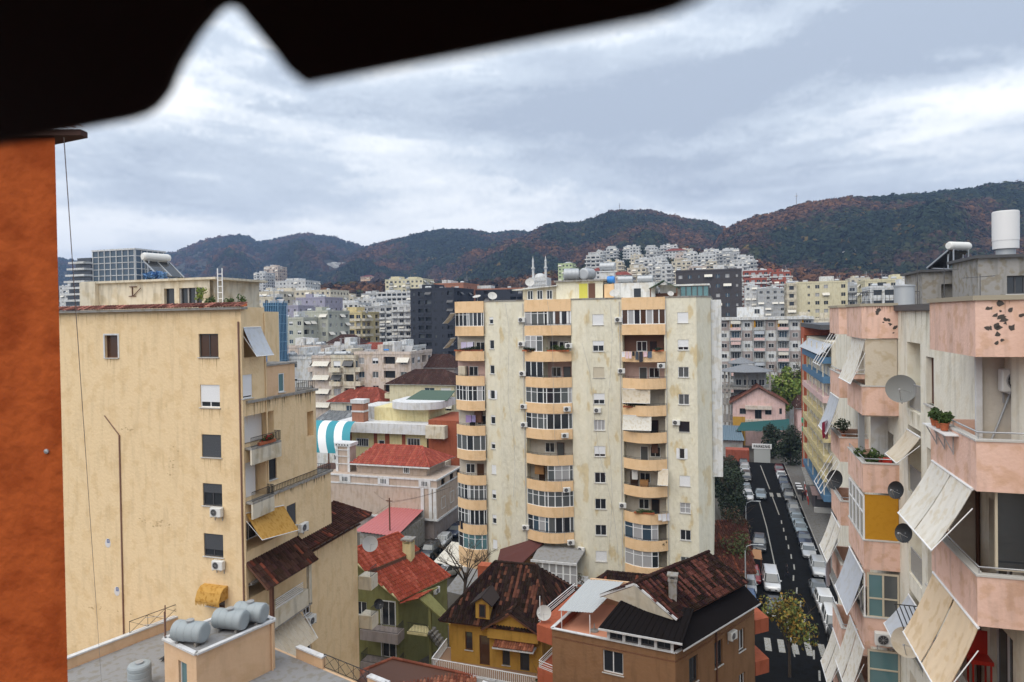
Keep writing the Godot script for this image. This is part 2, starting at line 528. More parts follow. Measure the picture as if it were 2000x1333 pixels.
func rail(b: B, p: Array, h: float, gap := 0.12, r := 0.012, mid := 0) -> void:
	for i in p.size() - 1:
		var a: Vector3 = p[i]; var e: Vector3 = p[i + 1]
		var up := Vector3(0, h, 0)
		b.bar(a + up, e + up, r * 3.2, r * 2.2)
		b.bar(a + Vector3(0, 0.06, 0), e + Vector3(0, 0.06, 0), r * 2)
		for k in mid: b.bar(a + up * (k + 1) / (mid + 1), e + up * (k + 1) / (mid + 1), r * 2)
		var n := maxi(1, int(a.distance_to(e) / gap))
		if gap > 0:
			for k in n + 1: b.bar(a.lerp(e, float(k) / n) + Vector3(0, 0.06, 0), a.lerp(e, float(k) / n) + up, r * 1.6)

func slab(b: B, p: Array, t: float) -> void:
	# a sheet of four corners (counter-clockwise from the front) with thickness t behind it
	var n: Vector3 = (p[1] - p[0]).cross(p[3] - p[0]).normalized() * t
	var q := [p[0] - n, p[1] - n, p[2] - n, p[3] - n]
	b.quad(p[0], p[1], p[2], p[3]); b.quad(q[3], q[2], q[1], q[0])
	for i in 4:
		var j := (i + 1) % 4
		b.quad(p[i], q[i], q[j], p[j])

func sag(b: B, p: Array, depth: float, k := 6, wave := 0.0, waves := 5) -> void:
	# cloth of four corners (lower left, lower right, upper right, upper left) that bellies by depth and may carry folds
	var n: Vector3 = (p[1] - p[0]).cross(p[3] - p[0]).normalized()
	var kx := maxi(k, waves * 4 if wave > 0.0 else k)
	var at := func(i: int, j: int) -> Vector3:
		var s := float(i) / kx; var t := float(j) / k
		return p[0].lerp(p[1], s).lerp(p[3].lerp(p[2], s), t) - n * (depth * 4 * t * (1 - t) * (0.4 + 2.4 * s * (1 - s)) + wave * sin(s * TAU * waves))
	for i in kx:
		for j in k:
			b.quad(at.call(i, j), at.call(i + 1, j), at.call(i + 1, j + 1), at.call(i, j + 1))
			b.quad(at.call(i, j + 1) - n * 0.012, at.call(i + 1, j + 1) - n * 0.012, at.call(i + 1, j) - n * 0.012, at.call(i, j) - n * 0.012)
	b.smooth(50)

# dirt washed down a wall from an edge: each drip its own ragged outline
func drips(b: B, o: Vector3, x: Vector3, l: float, n: int, lo: float, hi: float, wide := 0.1) -> void:
	var z := x.cross(Vector3.UP) * 0.003
	for i in n:
		var p := o + x * rng.randf() * l + z * (1.0 + 0.02 * i)
		var w := wide * rng.randf_range(0.3, 1.3); var h := rng.randf_range(lo, hi)
		var a := p + x * w * 0.5; var k := rng.randf_range(0.3, 0.6)
		var m0 := p - x * w * rng.randf_range(0.2, 0.35) - Vector3(0, h * k, 0); var m1 := p + x * w * rng.randf_range(0.15, 0.35) - Vector3(0, h * k, 0)
		b.quad(m0, m1, a, p - x * w * 0.5)
		b.tri(m0, p + x * w * rng.randf_range(-0.15, 0.15) - Vector3(0, h, 0), m1)

func smear(b: B, at: Vector3, x: Vector3, n: int, sx: float, sy: float, r: float) -> void:
	# ragged flakes and scuffs strewn about one spot
	var z := x.cross(Vector3.UP) * 0.003
	for i in n:
		var p := at + x * rng.randfn() * sx + Vector3(0, rng.randfn() * sy, 0) + z * (1.0 + 0.02 * i)
		var pts := []
		var rr := r * rng.randf_range(0.3, 1.2)
		for j in 7: pts.append(p + (x * cos(j * TAU / 7) * 1.8 + Vector3(0, sin(j * TAU / 7), 0)) * rr * rng.randf_range(0.45, 1.3))
		for j in range(1, 6): b.tri(pts[0], pts[j], pts[j + 1])

# a drop-arm awning over an opening: head bar a-b on the wall, front bar c-d held out by two arms
func awning(parent: Node, a: Vector3, b_: Vector3, out: Vector3, drop: float, cloth: Material, gap := 0.0, part := "awning") -> Node3D:
	var t := node(part, parent)
	var c1 := a + out - Vector3(0, drop, 0); var d1 := b_ + out - Vector3(0, drop, 0)
	var m := B.new()
	var cuts := [0.0, 1.0] if gap <= 0.0 else [0.0, 0.5, 0.5 + gap, 1.0]
	for i in range(0, cuts.size(), 2):
		sag(m, [c1.lerp(d1, cuts[i]), c1.lerp(d1, cuts[i + 1]), a.lerp(b_, cuts[i + 1]), a.lerp(b_, cuts[i])], 0.09, 8, 0.012, 4)
	P("cloth", m, cloth, t)
	var f := B.new()
	f.tube([a, b_], 0.035, 6)
	P("head_bar", f, M.white_frame, t)
	var f2 := B.new()
	f2.tube([c1, d1], 0.025, 6)
	P("front_bar", f2, M.white_frame, t)
	for e in [[a, c1], [b_, d1]]:
		var g := B.new()
		var root: Vector3 = e[0] - Vector3(0, drop * 0.3, 0)
		g.tube([root, e[1]], 0.014, 5)
		P("arm", g, M.white_frame, t)
	return t

var ac_proto: Node3D
func ac(u: float, y: float, w: float, turn: float, label: String, group: String, size := 1.0) -> Node3D:
	# u, y, w: the middle of its back on the wall, at its foot
	if ac_proto == null:
		ac_proto = Node3D.new()
		ac_proto.name = "air_conditioner"
		var bd := cbox(0.82, 0.56, 0.3, 0.025)
		put("case", bd.mesh(), M.ac_white, ac_proto, Vector3(0, 0, 0.2))
		var g := B.new()
		g.lathe([[0.2, 0.0], [0.23, 0.0], [0.23, 0.02], [0.215, 0.03], [0.2, 0.02]], 20, Transform3D(Basis(Vector3.RIGHT, PI / 2), Vector3(-0.1, 0.28, 0.345)))
		for k in 4: g.tube([Vector3(-0.1 - 0.2 * cos(k * PI / 4), 0.28 - 0.2 * sin(k * PI / 4), 0.365), Vector3(-0.1 + 0.2 * cos(k * PI / 4), 0.28 + 0.2 * sin(k * PI / 4), 0.365)], 0.006, 4)
		put("fan_guard", g.mesh(), M.grey_frame, ac_proto)
		var h := B.new()
		h.lathe([[0.0, 0.0], [0.2, 0.0], [0.2, 0.008], [0.0, 0.008]], 20, Transform3D(Basis(Vector3.RIGHT, PI / 2), Vector3(-0.1, 0.28, 0.346)))
		put("fan_opening", h.mesh(), M.ac_grille, ac_proto)
		for s in [-1, 1]:
			var k := B.new()
			k.box(Vector3(s * 0.28 - 0.02, -0.035, 0), Vector3(s * 0.28 + 0.02, -0.002, 0.4)); k.box(Vector3(s * 0.28 - 0.02, -0.3, 0), Vector3(s * 0.28 + 0.02, -0.035, 0.03))
			put("bracket", k.mesh(), M.grey_frame, ac_proto)
	var r: Node3D = ac_proto.duplicate()
	r.name = numbered("air_conditioner")
	add_child(r)
	r.position = G(u, y, w)
	r.rotation.y = -TH + turn
	r.scale = Vector3.ONE * size
	tag(r, label, "air conditioner", group)
	return r

func dish(u: float, y: float, w: float, turn: float, r: float, label: String, mt: String = "zinc", tilt := 0.5, group := "") -> Node3D:
	# u, y, w: the foot of its mount; the bowl looks along its own +z, tilted up
	thing("satellite_dish", label, "dish", u, y, w, group)
	cur.rotation.y = -TH + turn
	var m := B.new()
	var pr := []
	for i in 9: pr.append([r * i / 8.0, r * 0.28 * pow(i / 8.0, 2)])
	for i in 9: pr.append([r * (8 - i) / 8.0 * 0.995, r * 0.28 * pow((8 - i) / 8.0, 2) - 0.012])
	var xf := Transform3D(Basis(Vector3.RIGHT, PI / 2 - tilt), Vector3(0, r * 1.05, 0.12))
	m.lathe(pr, 28, xf)
	m.smooth(30)
	P("bowl", m, M[mt])
	var a := B.new()
	a.tube([xf * Vector3(0, 0.05, r * 0.9), xf * Vector3(0, r * 0.85, r * 0.15)], 0.014, 5)
	a.tube([xf * Vector3(r * 0.6, 0.1, 0.1), xf * Vector3(0, r * 0.85, r * 0.15)], 0.008, 4)
	P("feed_arm", a, M.steel)
	var l := B.new()
	l.lathe([[0, -0.07], [0.03, -0.07], [0.035, 0.05], [0, 0.06]], 8, Transform3D(xf.basis, xf * Vector3(0, r * 0.85, r * 0.15)))
	P("feed_horn", l, M.grey_frame)
	var q := B.new()
	q.tube([Vector3(0, 0, 0), Vector3(0, r * 1.0, 0.0), xf * Vector3(0, 0, 0)], 0.025, 6)
	P("mount", q, M.grey_frame)
	return cur

func tank(u: float, y: float, w: float, turn: float, r: float, l: float, mt: String, label: String, group := "", upright := false) -> Node3D:
	thing("water_tank", label, "tank", u, y, w, group)
	cur.rotation.y = -TH + turn
	var m := B.new()
	var pr := [[0, -l / 2], [r * 0.72, -l / 2 + 0.005], [r * 0.93, -l / 2 + r * 0.08], [r, -l / 2 + r * 0.22]]
	for i in 3:
		var y0 := -l / 2 + l * (i + 1) / 4
		pr.append_array([[r, y0 - 0.04], [r * 0.975, y0 - 0.02], [r * 0.975, y0 + 0.02], [r, y0 + 0.04]])
	pr.append_array([[r, l / 2 - r * 0.22], [r * 0.93, l / 2 - r * 0.08], [r * 0.72, l / 2 - 0.005], [0, l / 2]])
	var lift := l / 2 + 0.05 if upright else r + 0.08
	m.lathe(pr, 24, Transform3D(Basis() if upright else Basis(Vector3.BACK, PI / 2), Vector3(0, lift, 0)))
	P("drum", m, M[mt])
	var h := B.new()
	h.lathe([[0.17, 0], [0.17, 0.06], [0.2, 0.06], [0.2, 0.1], [0, 0.12]], 14, Transform3D(Basis(), Vector3(0, lift + (l / 2 if upright else r) - 0.02, 0)))
	P("hatch", h, M.zinc)
	var s := B.new()
	if upright: s.box(Vector3(-r * 0.8, 0, -r * 0.8), Vector3(r * 0.8, 0.06, r * 0.8))
	else:
		for k in [-1, 1]: s.box(Vector3(k * l * 0.3 - 0.06, 0, -r * 0.75), Vector3(k * l * 0.3 + 0.06, 0.16, r * 0.75))
	P("cradle", s, M.concrete)
	return cur

func solar(u: float, y: float, w: float, turn: float, k: float, label: String) -> Node3D:
	# a solar water heater: a sloped panel under a lying steel drum on legs; it faces its own +z
	thing("solar_water_heater", label, "water heater", u, y, w)
	cur.rotation.y = -TH + turn
	var p := B.new()
	slab(p, [Vector3(-0.9, 0.25, 1.1) * k, Vector3(0.9, 0.25, 1.1) * k, Vector3(0.9, 1.35, -0.5) * k, Vector3(-0.9, 1.35, -0.5) * k], 0.08)
	P("collector", p, M.pane)
	var fr := B.new()
	for e in [[Vector3(-0.93, 0.25, 1.1), Vector3(-0.93, 1.35, -0.5)], [Vector3(0.93, 0.25, 1.1), Vector3(0.93, 1.35, -0.5)], [Vector3(0, 0.27, 1.1), Vector3(0, 1.37, -0.5)]]: fr.bar(e[0] * k, e[1] * k, 0.07)
	P("collector_frame", fr, M.steel)
	var d := B.new()
	d.lathe([[0, -1.0 * k], [0.22 * k, -0.98 * k], [0.28 * k, -0.85 * k], [0.28 * k, 0.85 * k], [0.22 * k, 0.98 * k], [0, 1.0 * k]], 20, Transform3D(Basis(Vector3.BACK, PI / 2), Vector3(0, 1.65, -0.55) * k))
	P("drum", d, M.ac_white)
	for q in [Vector3(-0.7, 0, -0.7), Vector3(0.7, 0, -0.7), Vector3(-0.7, 0, -0.3), Vector3(0.7, 0, -0.3)]:
		var l := B.new()
		l.bar(q * k, (q * Vector3(1, 0, 1) + Vector3(0, 1.42, 0)) * k, 0.05)
		P("leg", l, M.steel)
	var f := B.new()
	for s in [-0.7, 0.7]: f.bar(Vector3(s, 0.05, -0.7) * k, Vector3(s, 0.25, 1.1) * k, 0.05)
	P("foot_rail", f, M.steel)
	return cur

# barrel tiles laid over a flat roof face: every tile has its own arch, butt and tint
func tiles(b: B, face: Array, e: Vector3, base: Color, vary := 0.35, odd := Color(0.3, 0.1, 0.05), odds := 0.1, pitch := 0.26, row := 0.42, rise := 0.07) -> void:
	b.colored = true
	var n: Vector3 = (face[1] - face[0]).cross(face[2] - face[0]).normalized()
	if n.y < 0: n = -n
	# rows follow the level line of the face
	e = n.cross(Vector3.UP).normalized() * signf(n.cross(Vector3.UP).dot(e) + 1e-6)
	var s := n.cross(e).normalized()
	if s.y < 0: s = -s
	var flat := []
	var lo := 1e9; var hi := -1e9
	for p in face:
		var q := Vector2((p - face[0]).dot(e), (p - face[0]).dot(s))
		flat.append(q); lo = minf(lo, q.x); hi = maxf(hi, q.x)
	var cols := maxi(1, roundi((hi - lo) / pitch))
	var pw := (hi - lo) / cols
	for i in cols:
		var x := lo + (i + 0.5) * pw
		var s0 := 1e9; var s1 := -1e9
		for k in flat.size():
			var p: Vector2 = flat[k]; var q: Vector2 = flat[(k + 1) % flat.size()]
			if (p.x - x) * (q.x - x) <= 0.0 and absf(p.x - q.x) > 1e-6:
				var y := lerpf(p.y, q.y, (x - p.x) / (q.x - p.x))
				s0 = minf(s0, y); s1 = maxf(s1, y)
		if s1 - s0 < 0.1: continue
		var rows := maxi(1, roundi((s1 - s0) / row))
		var odd_run := rng.randf() < odds
		for j in rows:
			var a := s0 + (s1 - s0) * j / rows; var z := s0 + (s1 - s0) * (j + 1) / rows + 0.03
			var k := 1.0 + rng.randf_range(-vary, vary)
			if rng.randf() < 0.35: odd_run = rng.randf() < odds
			b.color = Color(odd.r * k, odd.g * k, odd.b * k) if odd_run else Color(base.r * k, base.g * k, base.b * k)
			var jog := rng.randf_range(-0.012, 0.012)
			var pa := []; var pz := []
			for m in 5:
				var t := -0.5 + m / 4.0
				var hgt := rise * (1.0 - 4 * t * t) + 0.005
				pa.append(face[0] + e * (x + t * pw + jog) + s * a + n * (hgt + 0.035))
				pz.append(face[0] + e * (x + t * pw + jog) + s * z + n * (hgt + 0.004))
			for m in 4: b.quad(pa[m], pa[m + 1], pz[m + 1], pz[m])
			for m in range(1, 4): b.tri(pa[0] - n * 0.03, pa[m + 1] - n * 0.01, pa[m])

func roof_under(b: B, face: Array) -> void:
	var n: Vector3 = (face[1] - face[0]).cross(face[2] - face[0]).normalized()
	if n.y < 0: n = -n
	for i in range(1, face.size() - 1):
		b.tri(face[0], face[i], face[i + 1]); b.tri(face[0] - n * 0.12, face[i + 1] - n * 0.12, face[i] - n * 0.12)
	for i in face.size():
		var j := (i + 1) % face.size()
		b.quad(face[i] - n * 0.12, face[j] - n * 0.12, face[j], face[i])

# a tiled roof of several flat faces [corners..., eave direction last], with capped ridges
func tiled_roof(faces: Array, ridges: Array, base: Color, under: Material, o := {}) -> Node3D:
	var r := node("roof", o.get("parent", cur))
	var u := B.new(); var t := B.new()
	for f in faces:
		var pts: Array = f.slice(0, f.size() - 1)
		roof_under(u, pts)
		tiles(t, pts, f[-1], base, o.get("vary", 0.35), o.get("odd", Color(0.3, 0.1, 0.05)), o.get("odds", 0.1), o.get("pitch", 0.26), o.get("row", 0.42))
	P("deck", u, under, r)
	stuff("roof_tiles", t, M.tile, r)
	for e in ridges:
		var k := B.new()
		k.colored = true
		var a: Vector3 = e[0]; var z: Vector3 = e[1]
		var n := maxi(2, roundi(a.distance_to(z) / 0.45))
		for i in n:
			var g := 1.0 + rng.randf_range(-0.25, 0.25)
			k.color = Color(base.r * g * 1.3, base.g * g * 1.3, base.b * g * 1.3)
			k.tube([a.lerp(z, float(i) / n) + Vector3(0, 0.06, 0), a.lerp(z, (i + 1.08) / n) + Vector3(0, 0.045, 0)], 0.13, 7, 0.85)
		stuff("ridge_tiles", k, M.tile, r)
	return r

# ---------------------------------------------------------------- plants
func crown_mesh(key: String, size: Vector3, count: int, leaf: float, cols: Array, seed_: int, blobs := 12, hollow := 0.45) -> ArrayMesh:
	if cache.has(key): return cache[key]
	var r := RandomNumberGenerator.new()
	r.seed = seed_
	var b := B.new()
	b.colored = true
	var cl := []
	for i in blobs:
		var d := Vector3(r.randfn(), r.randfn() * 0.9, r.randfn()).normalized() * pow(r.randf(), 0.45) * 0.72
		cl.append([d, r.randf_range(0.26, 0.46)])
	for i in count:
		var q = cl[r.randi() % cl.size()]
		var d := Vector3(r.randfn(), r.randfn(), r.randfn()).normalized()
		var p: Vector3 = (q[0] + d * q[1] * lerpf(hollow, 1.0, sqrt(r.randf()))) * size
		var x := Vector3(r.randfn(), r.randfn(), r.randfn()).normalized()
		var z := (d + Vector3(r.randfn(), r.randfn() + 0.5, r.randfn()) * 0.7).normalized()
		var y := z.cross(x).normalized()
		x = y.cross(z)
		var s := leaf * r.randf_range(0.6, 1.3)
		var base: Color = cols[r.randi() % cols.size()]
		var g := r.randf_range(0.7, 1.3)
		b.color = Color(base.r * g, base.g * g, base.b * g)
		b.quad(p - x * s, p - y * s * 0.55, p + x * s, p + y * s * 0.55 + z * s * 0.3)
	cache[key] = b.mesh()
	return cache[key]

func trunk_mesh(key: String, h: float, r0: float, spread: float, limbs: int, seed_: int, twigs := 0) -> ArrayMesh:
	if cache.has(key): return cache[key]
	var r := RandomNumberGenerator.new()
	r.seed = seed_
	var b := B.new()
	var bend := Vector3(r.randf_range(-1, 1), 0, r.randf_range(-1, 1)) * h * 0.05
	var top := Vector3(0, h * 0.55, 0) + bend
	b.tube([Vector3.ZERO, Vector3(0, h * 0.25, 0) + bend * 0.3, top], r0, 8, 0.62)
	for i in limbs:
		var a := TAU * i / limbs + r.randf_range(-0.4, 0.4)
		var from := Vector3(0, h * r.randf_range(0.3, 0.55), 0) + bend * 0.6
		var to := Vector3(cos(a) * spread * r.randf_range(0.5, 0.95), h * r.randf_range(0.7, 1.0), sin(a) * spread * r.randf_range(0.5, 0.95))
		var mid := from.lerp(to, 0.5) + Vector3(r.randf_range(-0.2, 0.2), h * 0.05, r.randf_range(-0.2, 0.2)) * 1.0
		b.tube([from, mid, to], r0 * 0.42, 6, 0.25)
		for k in twigs:
			var f := mid.lerp(to, r.randf())
			var d := (to - from).normalized() * 0.6 + Vector3(r.randfn(), r.randf() * 0.9, r.randfn()) * 0.55
			var e := f + d * h * r.randf_range(0.1, 0.2)
			b.tube([f, f.lerp(e, 0.5) + Vector3(r.randfn(), r.randfn(), r.randfn()) * h * 0.012, e], r0 * 0.14, 4, 0.3)
			for q in 2:
				var g := f.lerp(e, r.randf_range(0.3, 0.9))
				b.tube([g, g + (d.normalized() + Vector3(r.randfn(), r.randfn(), r.randfn()) * 0.6) * h * 0.07], r0 * 0.08, 3, 0.4)
	cache[key] = b.mesh()
	return cache[key]

const GREENS := [Color(0.05, 0.09, 0.02), Color(0.07, 0.11, 0.025), Color(0.035, 0.065, 0.02)]
const DARKS := [Color(0.02, 0.035, 0.018), Color(0.03, 0.045, 0.02), Color(0.016, 0.028, 0.014)]
const YELLOWS := [Color(0.2, 0.17, 0.025), Color(0.14, 0.15, 0.03), Color(0.26, 0.15, 0.02), Color(0.09, 0.12, 0.025)]
const GOLDS := [Color(0.42, 0.21, 0.02), Color(0.34, 0.2, 0.03), Color(0.24, 0.2, 0.03)]
const LIMES := [Color(0.16, 0.22, 0.03), Color(0.1, 0.16, 0.025), Color(0.2, 0.24, 0.05)]
const RUSTS := [Color(0.09, 0.045, 0.02), Color(0.05, 0.04, 0.02), Color(0.04, 0.05, 0.018)]

func tree(called: String, label: String, u: float, w: float, h: float, size: Vector3, cols: Array, seed_: int, count := 1800, leaf := 0.2, y := 0.0, group := "", lift := 0.66, cat := "tree") -> Node3D:
	thing(called, label, cat, u, y, w, group)
	cur.rotation.y = seed_ * 1.7
	put("trunk", trunk_mesh("trunk%d" % seed_, h * 0.95, h * 0.016 + 0.02, size.x * 0.8, 6, seed_, 3), M.bark)
	put("crown", crown_mesh("crown%d" % seed_, size, count, leaf, cols, seed_ * 3 + 1, 14), M.leaf, null, Vector3(0, h * lift, 0))
	return cur

func potted(called: String, label: String, u: float, y: float, w: float, h: float, r: float, cols: Array, seed_: int, pot := 0.16, group := "") -> Node3D:
	thing(called, label, "plant", u, y, w, group)
	var b := B.new()
	b.lathe([[0, 0], [pot * 0.75, 0], [pot, pot * 1.5], [pot * 1.12, pot * 1.5], [pot * 1.12, pot * 1.75], [pot * 0.95, pot * 1.75], [pot * 0.9, pot * 1.6], [0, pot * 1.6]], 14)
	P("pot", b, M.pot)
	var s := B.new()
	for i in 4: s.tube([Vector3(0, pot * 1.5, 0), Vector3(cos(i * 1.6) * r * 0.5, pot * 1.6 + h * 0.6, sin(i * 1.6) * r * 0.5)], 0.012, 4)
	P("stems", s, M.bark)
	put("foliage", crown_mesh("pl%d" % seed_, Vector3(r, h * 0.55, r), 260, 0.07, cols, seed_, 7), M.leaf, null, Vector3(0, pot * 1.7 + h * 0.5, 0))
	return cur

# ---------------------------------------------------------------- cars
func car_proto(kind: String) -> Node3D:
	if cache.has("car" + kind): return cache["car" + kind]
	var t := Node3D.new()
	t.name = "parked_car"
	# length, half width, bonnet height, belt, roof; glasshouse from..to at belt and at roof (fractions from the nose)
	var k: Array = {"hatch": [3.95, 0.85, 0.86, 0.93, 1.47, 0.27, 0.97, 0.42, 0.9, 0.96], "sedan": [4.5, 0.88, 0.84, 0.93, 1.43, 0.28, 0.86, 0.42, 0.72, 0.9], "suv": [4.5, 0.92, 1.05, 1.12, 1.72, 0.25, 0.98, 0.37, 0.93, 1.12], "van": [4.9, 0.95, 1.02, 1.12, 1.92, 0.16, 0.985, 0.29, 0.965, 1.12]}[kind]
	var L: float = k[0]; var hw: float = k[1]
	var ring := func(x: float, w: float, y0: float, y1: float) -> Array:
		var z := x * L - L / 2
		return [Vector3(-w * 0.86, y0, z), Vector3(-w, y0 + 0.2, z), Vector3(-w, y1 - 0.2, z), Vector3(-w * 0.94, y1 - 0.05, z), Vector3(-w * 0.8, y1, z), Vector3(w * 0.8, y1, z), Vector3(w * 0.94, y1 - 0.05, z), Vector3(w, y1 - 0.2, z), Vector3(w, y0 + 0.2, z), Vector3(w * 0.86, y0, z)]
	var b := B.new()
	b.loft([ring.call(0.0, hw * 0.78, 0.36, 0.66), ring.call(0.015, hw * 0.9, 0.26, 0.72), ring.call(0.07, hw * 0.97, 0.2, k[2] - 0.06), ring.call(0.2, hw, 0.2, k[2]), ring.call(k[5], hw, 0.2, k[3]), ring.call(k[6] - 0.02, hw, 0.2, k[3] + 0.02), ring.call(0.95, hw * 0.97, 0.22, k[9]), ring.call(0.99, hw * 0.9, 0.3, k[9] - 0.1), ring.call(1.0, hw * 0.84, 0.36, k[9] - 0.2)])
	b.smooth(55)
	put("body", b.mesh(), M.white_frame, t)
	var gr := func(y: float, w: float, x0: float, x1: float) -> Array:
		var z0 := x0 * L - L / 2; var z1 := x1 * L - L / 2
		return [Vector3(-w * 0.82, y, z0), Vector3(-w, y, z0 + 0.22), Vector3(-w, y, z1 - 0.18), Vector3(-w * 0.85, y, z1), Vector3(w * 0.85, y, z1), Vector3(w, y, z1 - 0.18), Vector3(w, y, z0 + 0.22), Vector3(w * 0.82, y, z0)]
	var g := B.new()
	g.loft([gr.call(k[3] - 0.03, hw * 0.93, k[5], k[6]), gr.call(k[4] - 0.06, hw * 0.76, k[7], k[8])])
	put("glasshouse", g.mesh(), M.pane_grey, t)
	var r := B.new()
	r.loft([gr.call(k[4] - 0.062, hw * 0.765, k[7] - 0.003, k[8] + 0.003), gr.call(k[4] - 0.02, hw * 0.74, k[7] + 0.008, k[8] - 0.004), gr.call(k[4], hw * 0.62, k[7] + 0.03, k[8] - 0.02)])
	r.smooth(50)
	put("roof", r.mesh(), M.white_frame, t)
	for sx in [-1, 1]:
		for e in [[k[5] + 0.01, k[7] + 0.008], [(k[5] + k[6]) * 0.5, (k[7] + k[8]) * 0.5], [k[6] - 0.012, k[8] - 0.008]]:
			var i0: float = 0.055 if e[0] < 0.4 else 0.0
			var pl := B.new()
			pl.bar(Vector3(sx * hw * 0.935, k[3] - 0.04, (e[0] + i0) * L - L / 2), Vector3(sx * hw * 0.767, k[4] - 0.05, (e[1] + i0) * L - L / 2), 0.07, 0.05)
			put("pillar", pl.mesh(), M.white_frame, t)
	for sx in [-1, 1]:
		for sz in [0.185, 0.81]:
			var wh := Node3D.new(); wh.name = "wheel"
			t.add_child(wh, true)
			wh.position = Vector3(sx * (hw - 0.08), 0.31, sz * L - L / 2)
			var ty := B.new()
			ty.lathe([[0.19, -0.1], [0.29, -0.1], [0.31, -0.07], [0.31, 0.07], [0.29, 0.1], [0.19, 0.1]], 18, Transform3D(Basis(Vector3.BACK, PI / 2), Vector3.ZERO))
			put("tyre", ty.mesh(), M.tyre, wh)
			var ri := B.new()
			ri.lathe([[0, -0.085], [0.2, -0.09], [0.2, 0.09], [0, 0.085]], 10, Transform3D(Basis(Vector3.BACK, PI / 2), Vector3.ZERO))
			put("rim", ri.mesh(), M.rim, wh)
		var hl := B.new()
		hl.box(Vector3(sx * hw * 0.52, 0.6, -L / 2 + 0.015), Vector3(sx * hw * 0.86, 0.72, -L / 2 + 0.14))
		put("headlight", hl.mesh(), M.lamp_glass, t)
		var tl := B.new()
		tl.box(Vector3(sx * hw * 0.62, k[9] - 0.32, L / 2 - 0.12), Vector3(sx * hw * 0.9, k[9] - 0.12, L / 2 - 0.012))
		put("tail_light", tl.mesh(), M.tail_glass, t)
		var mi := cbox(0.2, 0.12, 0.12, 0.03)
		put("mirror", mi.mesh(), M.white_frame, t, Vector3(sx * (hw + 0.04), k[3], (k[5] + 0.08) * L - L / 2))
	var bp := B.new()
	bp.box(Vector3(-hw * 0.5, 0.36, -L / 2 - 0.012), Vector3(hw * 0.5, 0.5, -L / 2 + 0.05))
	put("grille", bp.mesh(), M.plastic_black, t)
	for z in [-L / 2 - 0.016, L / 2 - 0.03]:
		var np := B.new()
		np.box(Vector3(-0.24, 0.5 if z > 0 else 0.38, z), Vector3(0.24, 0.6 if z > 0 else 0.48, z + 0.04))
		put("number_plate", np.mesh(), M.shutter_white, t)
	cache["car" + kind] = t
	return t

func car(kind: String, paint: String, label: String, u: float, w: float, turn: float, group := "", called := "parked_car") -> Node3D:
	# its nose looks along -w (towards the viewer) when turn is PI, away when 0
	var r: Node3D = car_proto(kind).duplicate()
	r.name = numbered(called)
	add_child(r)
	r.position = G(u, 0.006, w)
	r.rotation.y = -TH + turn
	for q in r.get_children():
		if String(q.name).rstrip("0123456789") in ["body", "roof", "mirror", "pillar"]: q.material_override = M[paint]
	tag(r, label, "van" if kind == "van" else "car", group)
	return r

# ---------------------------------------------------------------- camera, sky, sun
const SUN_ENERGY := 0.5
const EXPOSURE := 1.68
func world() -> void:
	var cam := Camera3D.new()
	cam.name = "camera"
	add_child(cam)
	var lens := CameraAttributesPhysical.new()
	lens.frustum_focal_length = 24.0
	lens.frustum_near = 0.05
	lens.frustum_far = 9000.0
	lens.exposure_aperture = 2.2
	lens.frustum_focus_distance = 45.0
	cam.attributes = lens
	cam.near = 0.05
	cam.far = 9000.0
	cam.projection = Camera3D.PROJECTION_FRUSTUM
	cam.keep_aspect = Camera3D.KEEP_HEIGHT
	cam.size = 0.99978 * 0.05
	cam.frustum_offset = Vector2(0, -0.0225 * 0.05)
	cam.position = Vector3(0, 33, 0)
	cam.rotation_degrees = Vector3(-0.7, 0, -0.9)
	cam.current = true
	var env := Environment.new()
	env.background_mode = Environment.BG_SKY
	env.tonemap_mode = Environment.TONE_MAPPER_LINEAR
	env.tonemap_exposure = EXPOSURE
	env.sdfgi_enabled = true
	env.ssao_enabled = true
	env.ssil_enabled = true
	env.fog_enabled = true
	env.fog_density = 0.00015
	env.fog_light_color = Color(0.68, 0.8, 1.0)
	var sky := Sky.new()
	var sm := PanoramaSkyMaterial.new()
	sm.panorama = ImageTexture.create_from_image(clouds())
	sky.sky_material = sm
	env.sky = sky
	var we := WorldEnvironment.new()
	we.name = "world_environment"
	we.environment = env
	add_child(we)
	var sun := DirectionalLight3D.new()
	sun.name = "sun"
	sun.light_energy = SUN_ENERGY
	sun.light_color = Color(1.0, 0.965, 0.91)
	sun.light_angular_distance = 70.0
	sun.shadow_enabled = true
	add_child(sun)
	sun.look_at_from_position(Vector3.ZERO, Vector3(0.45, -0.8, -0.5), Vector3.UP)

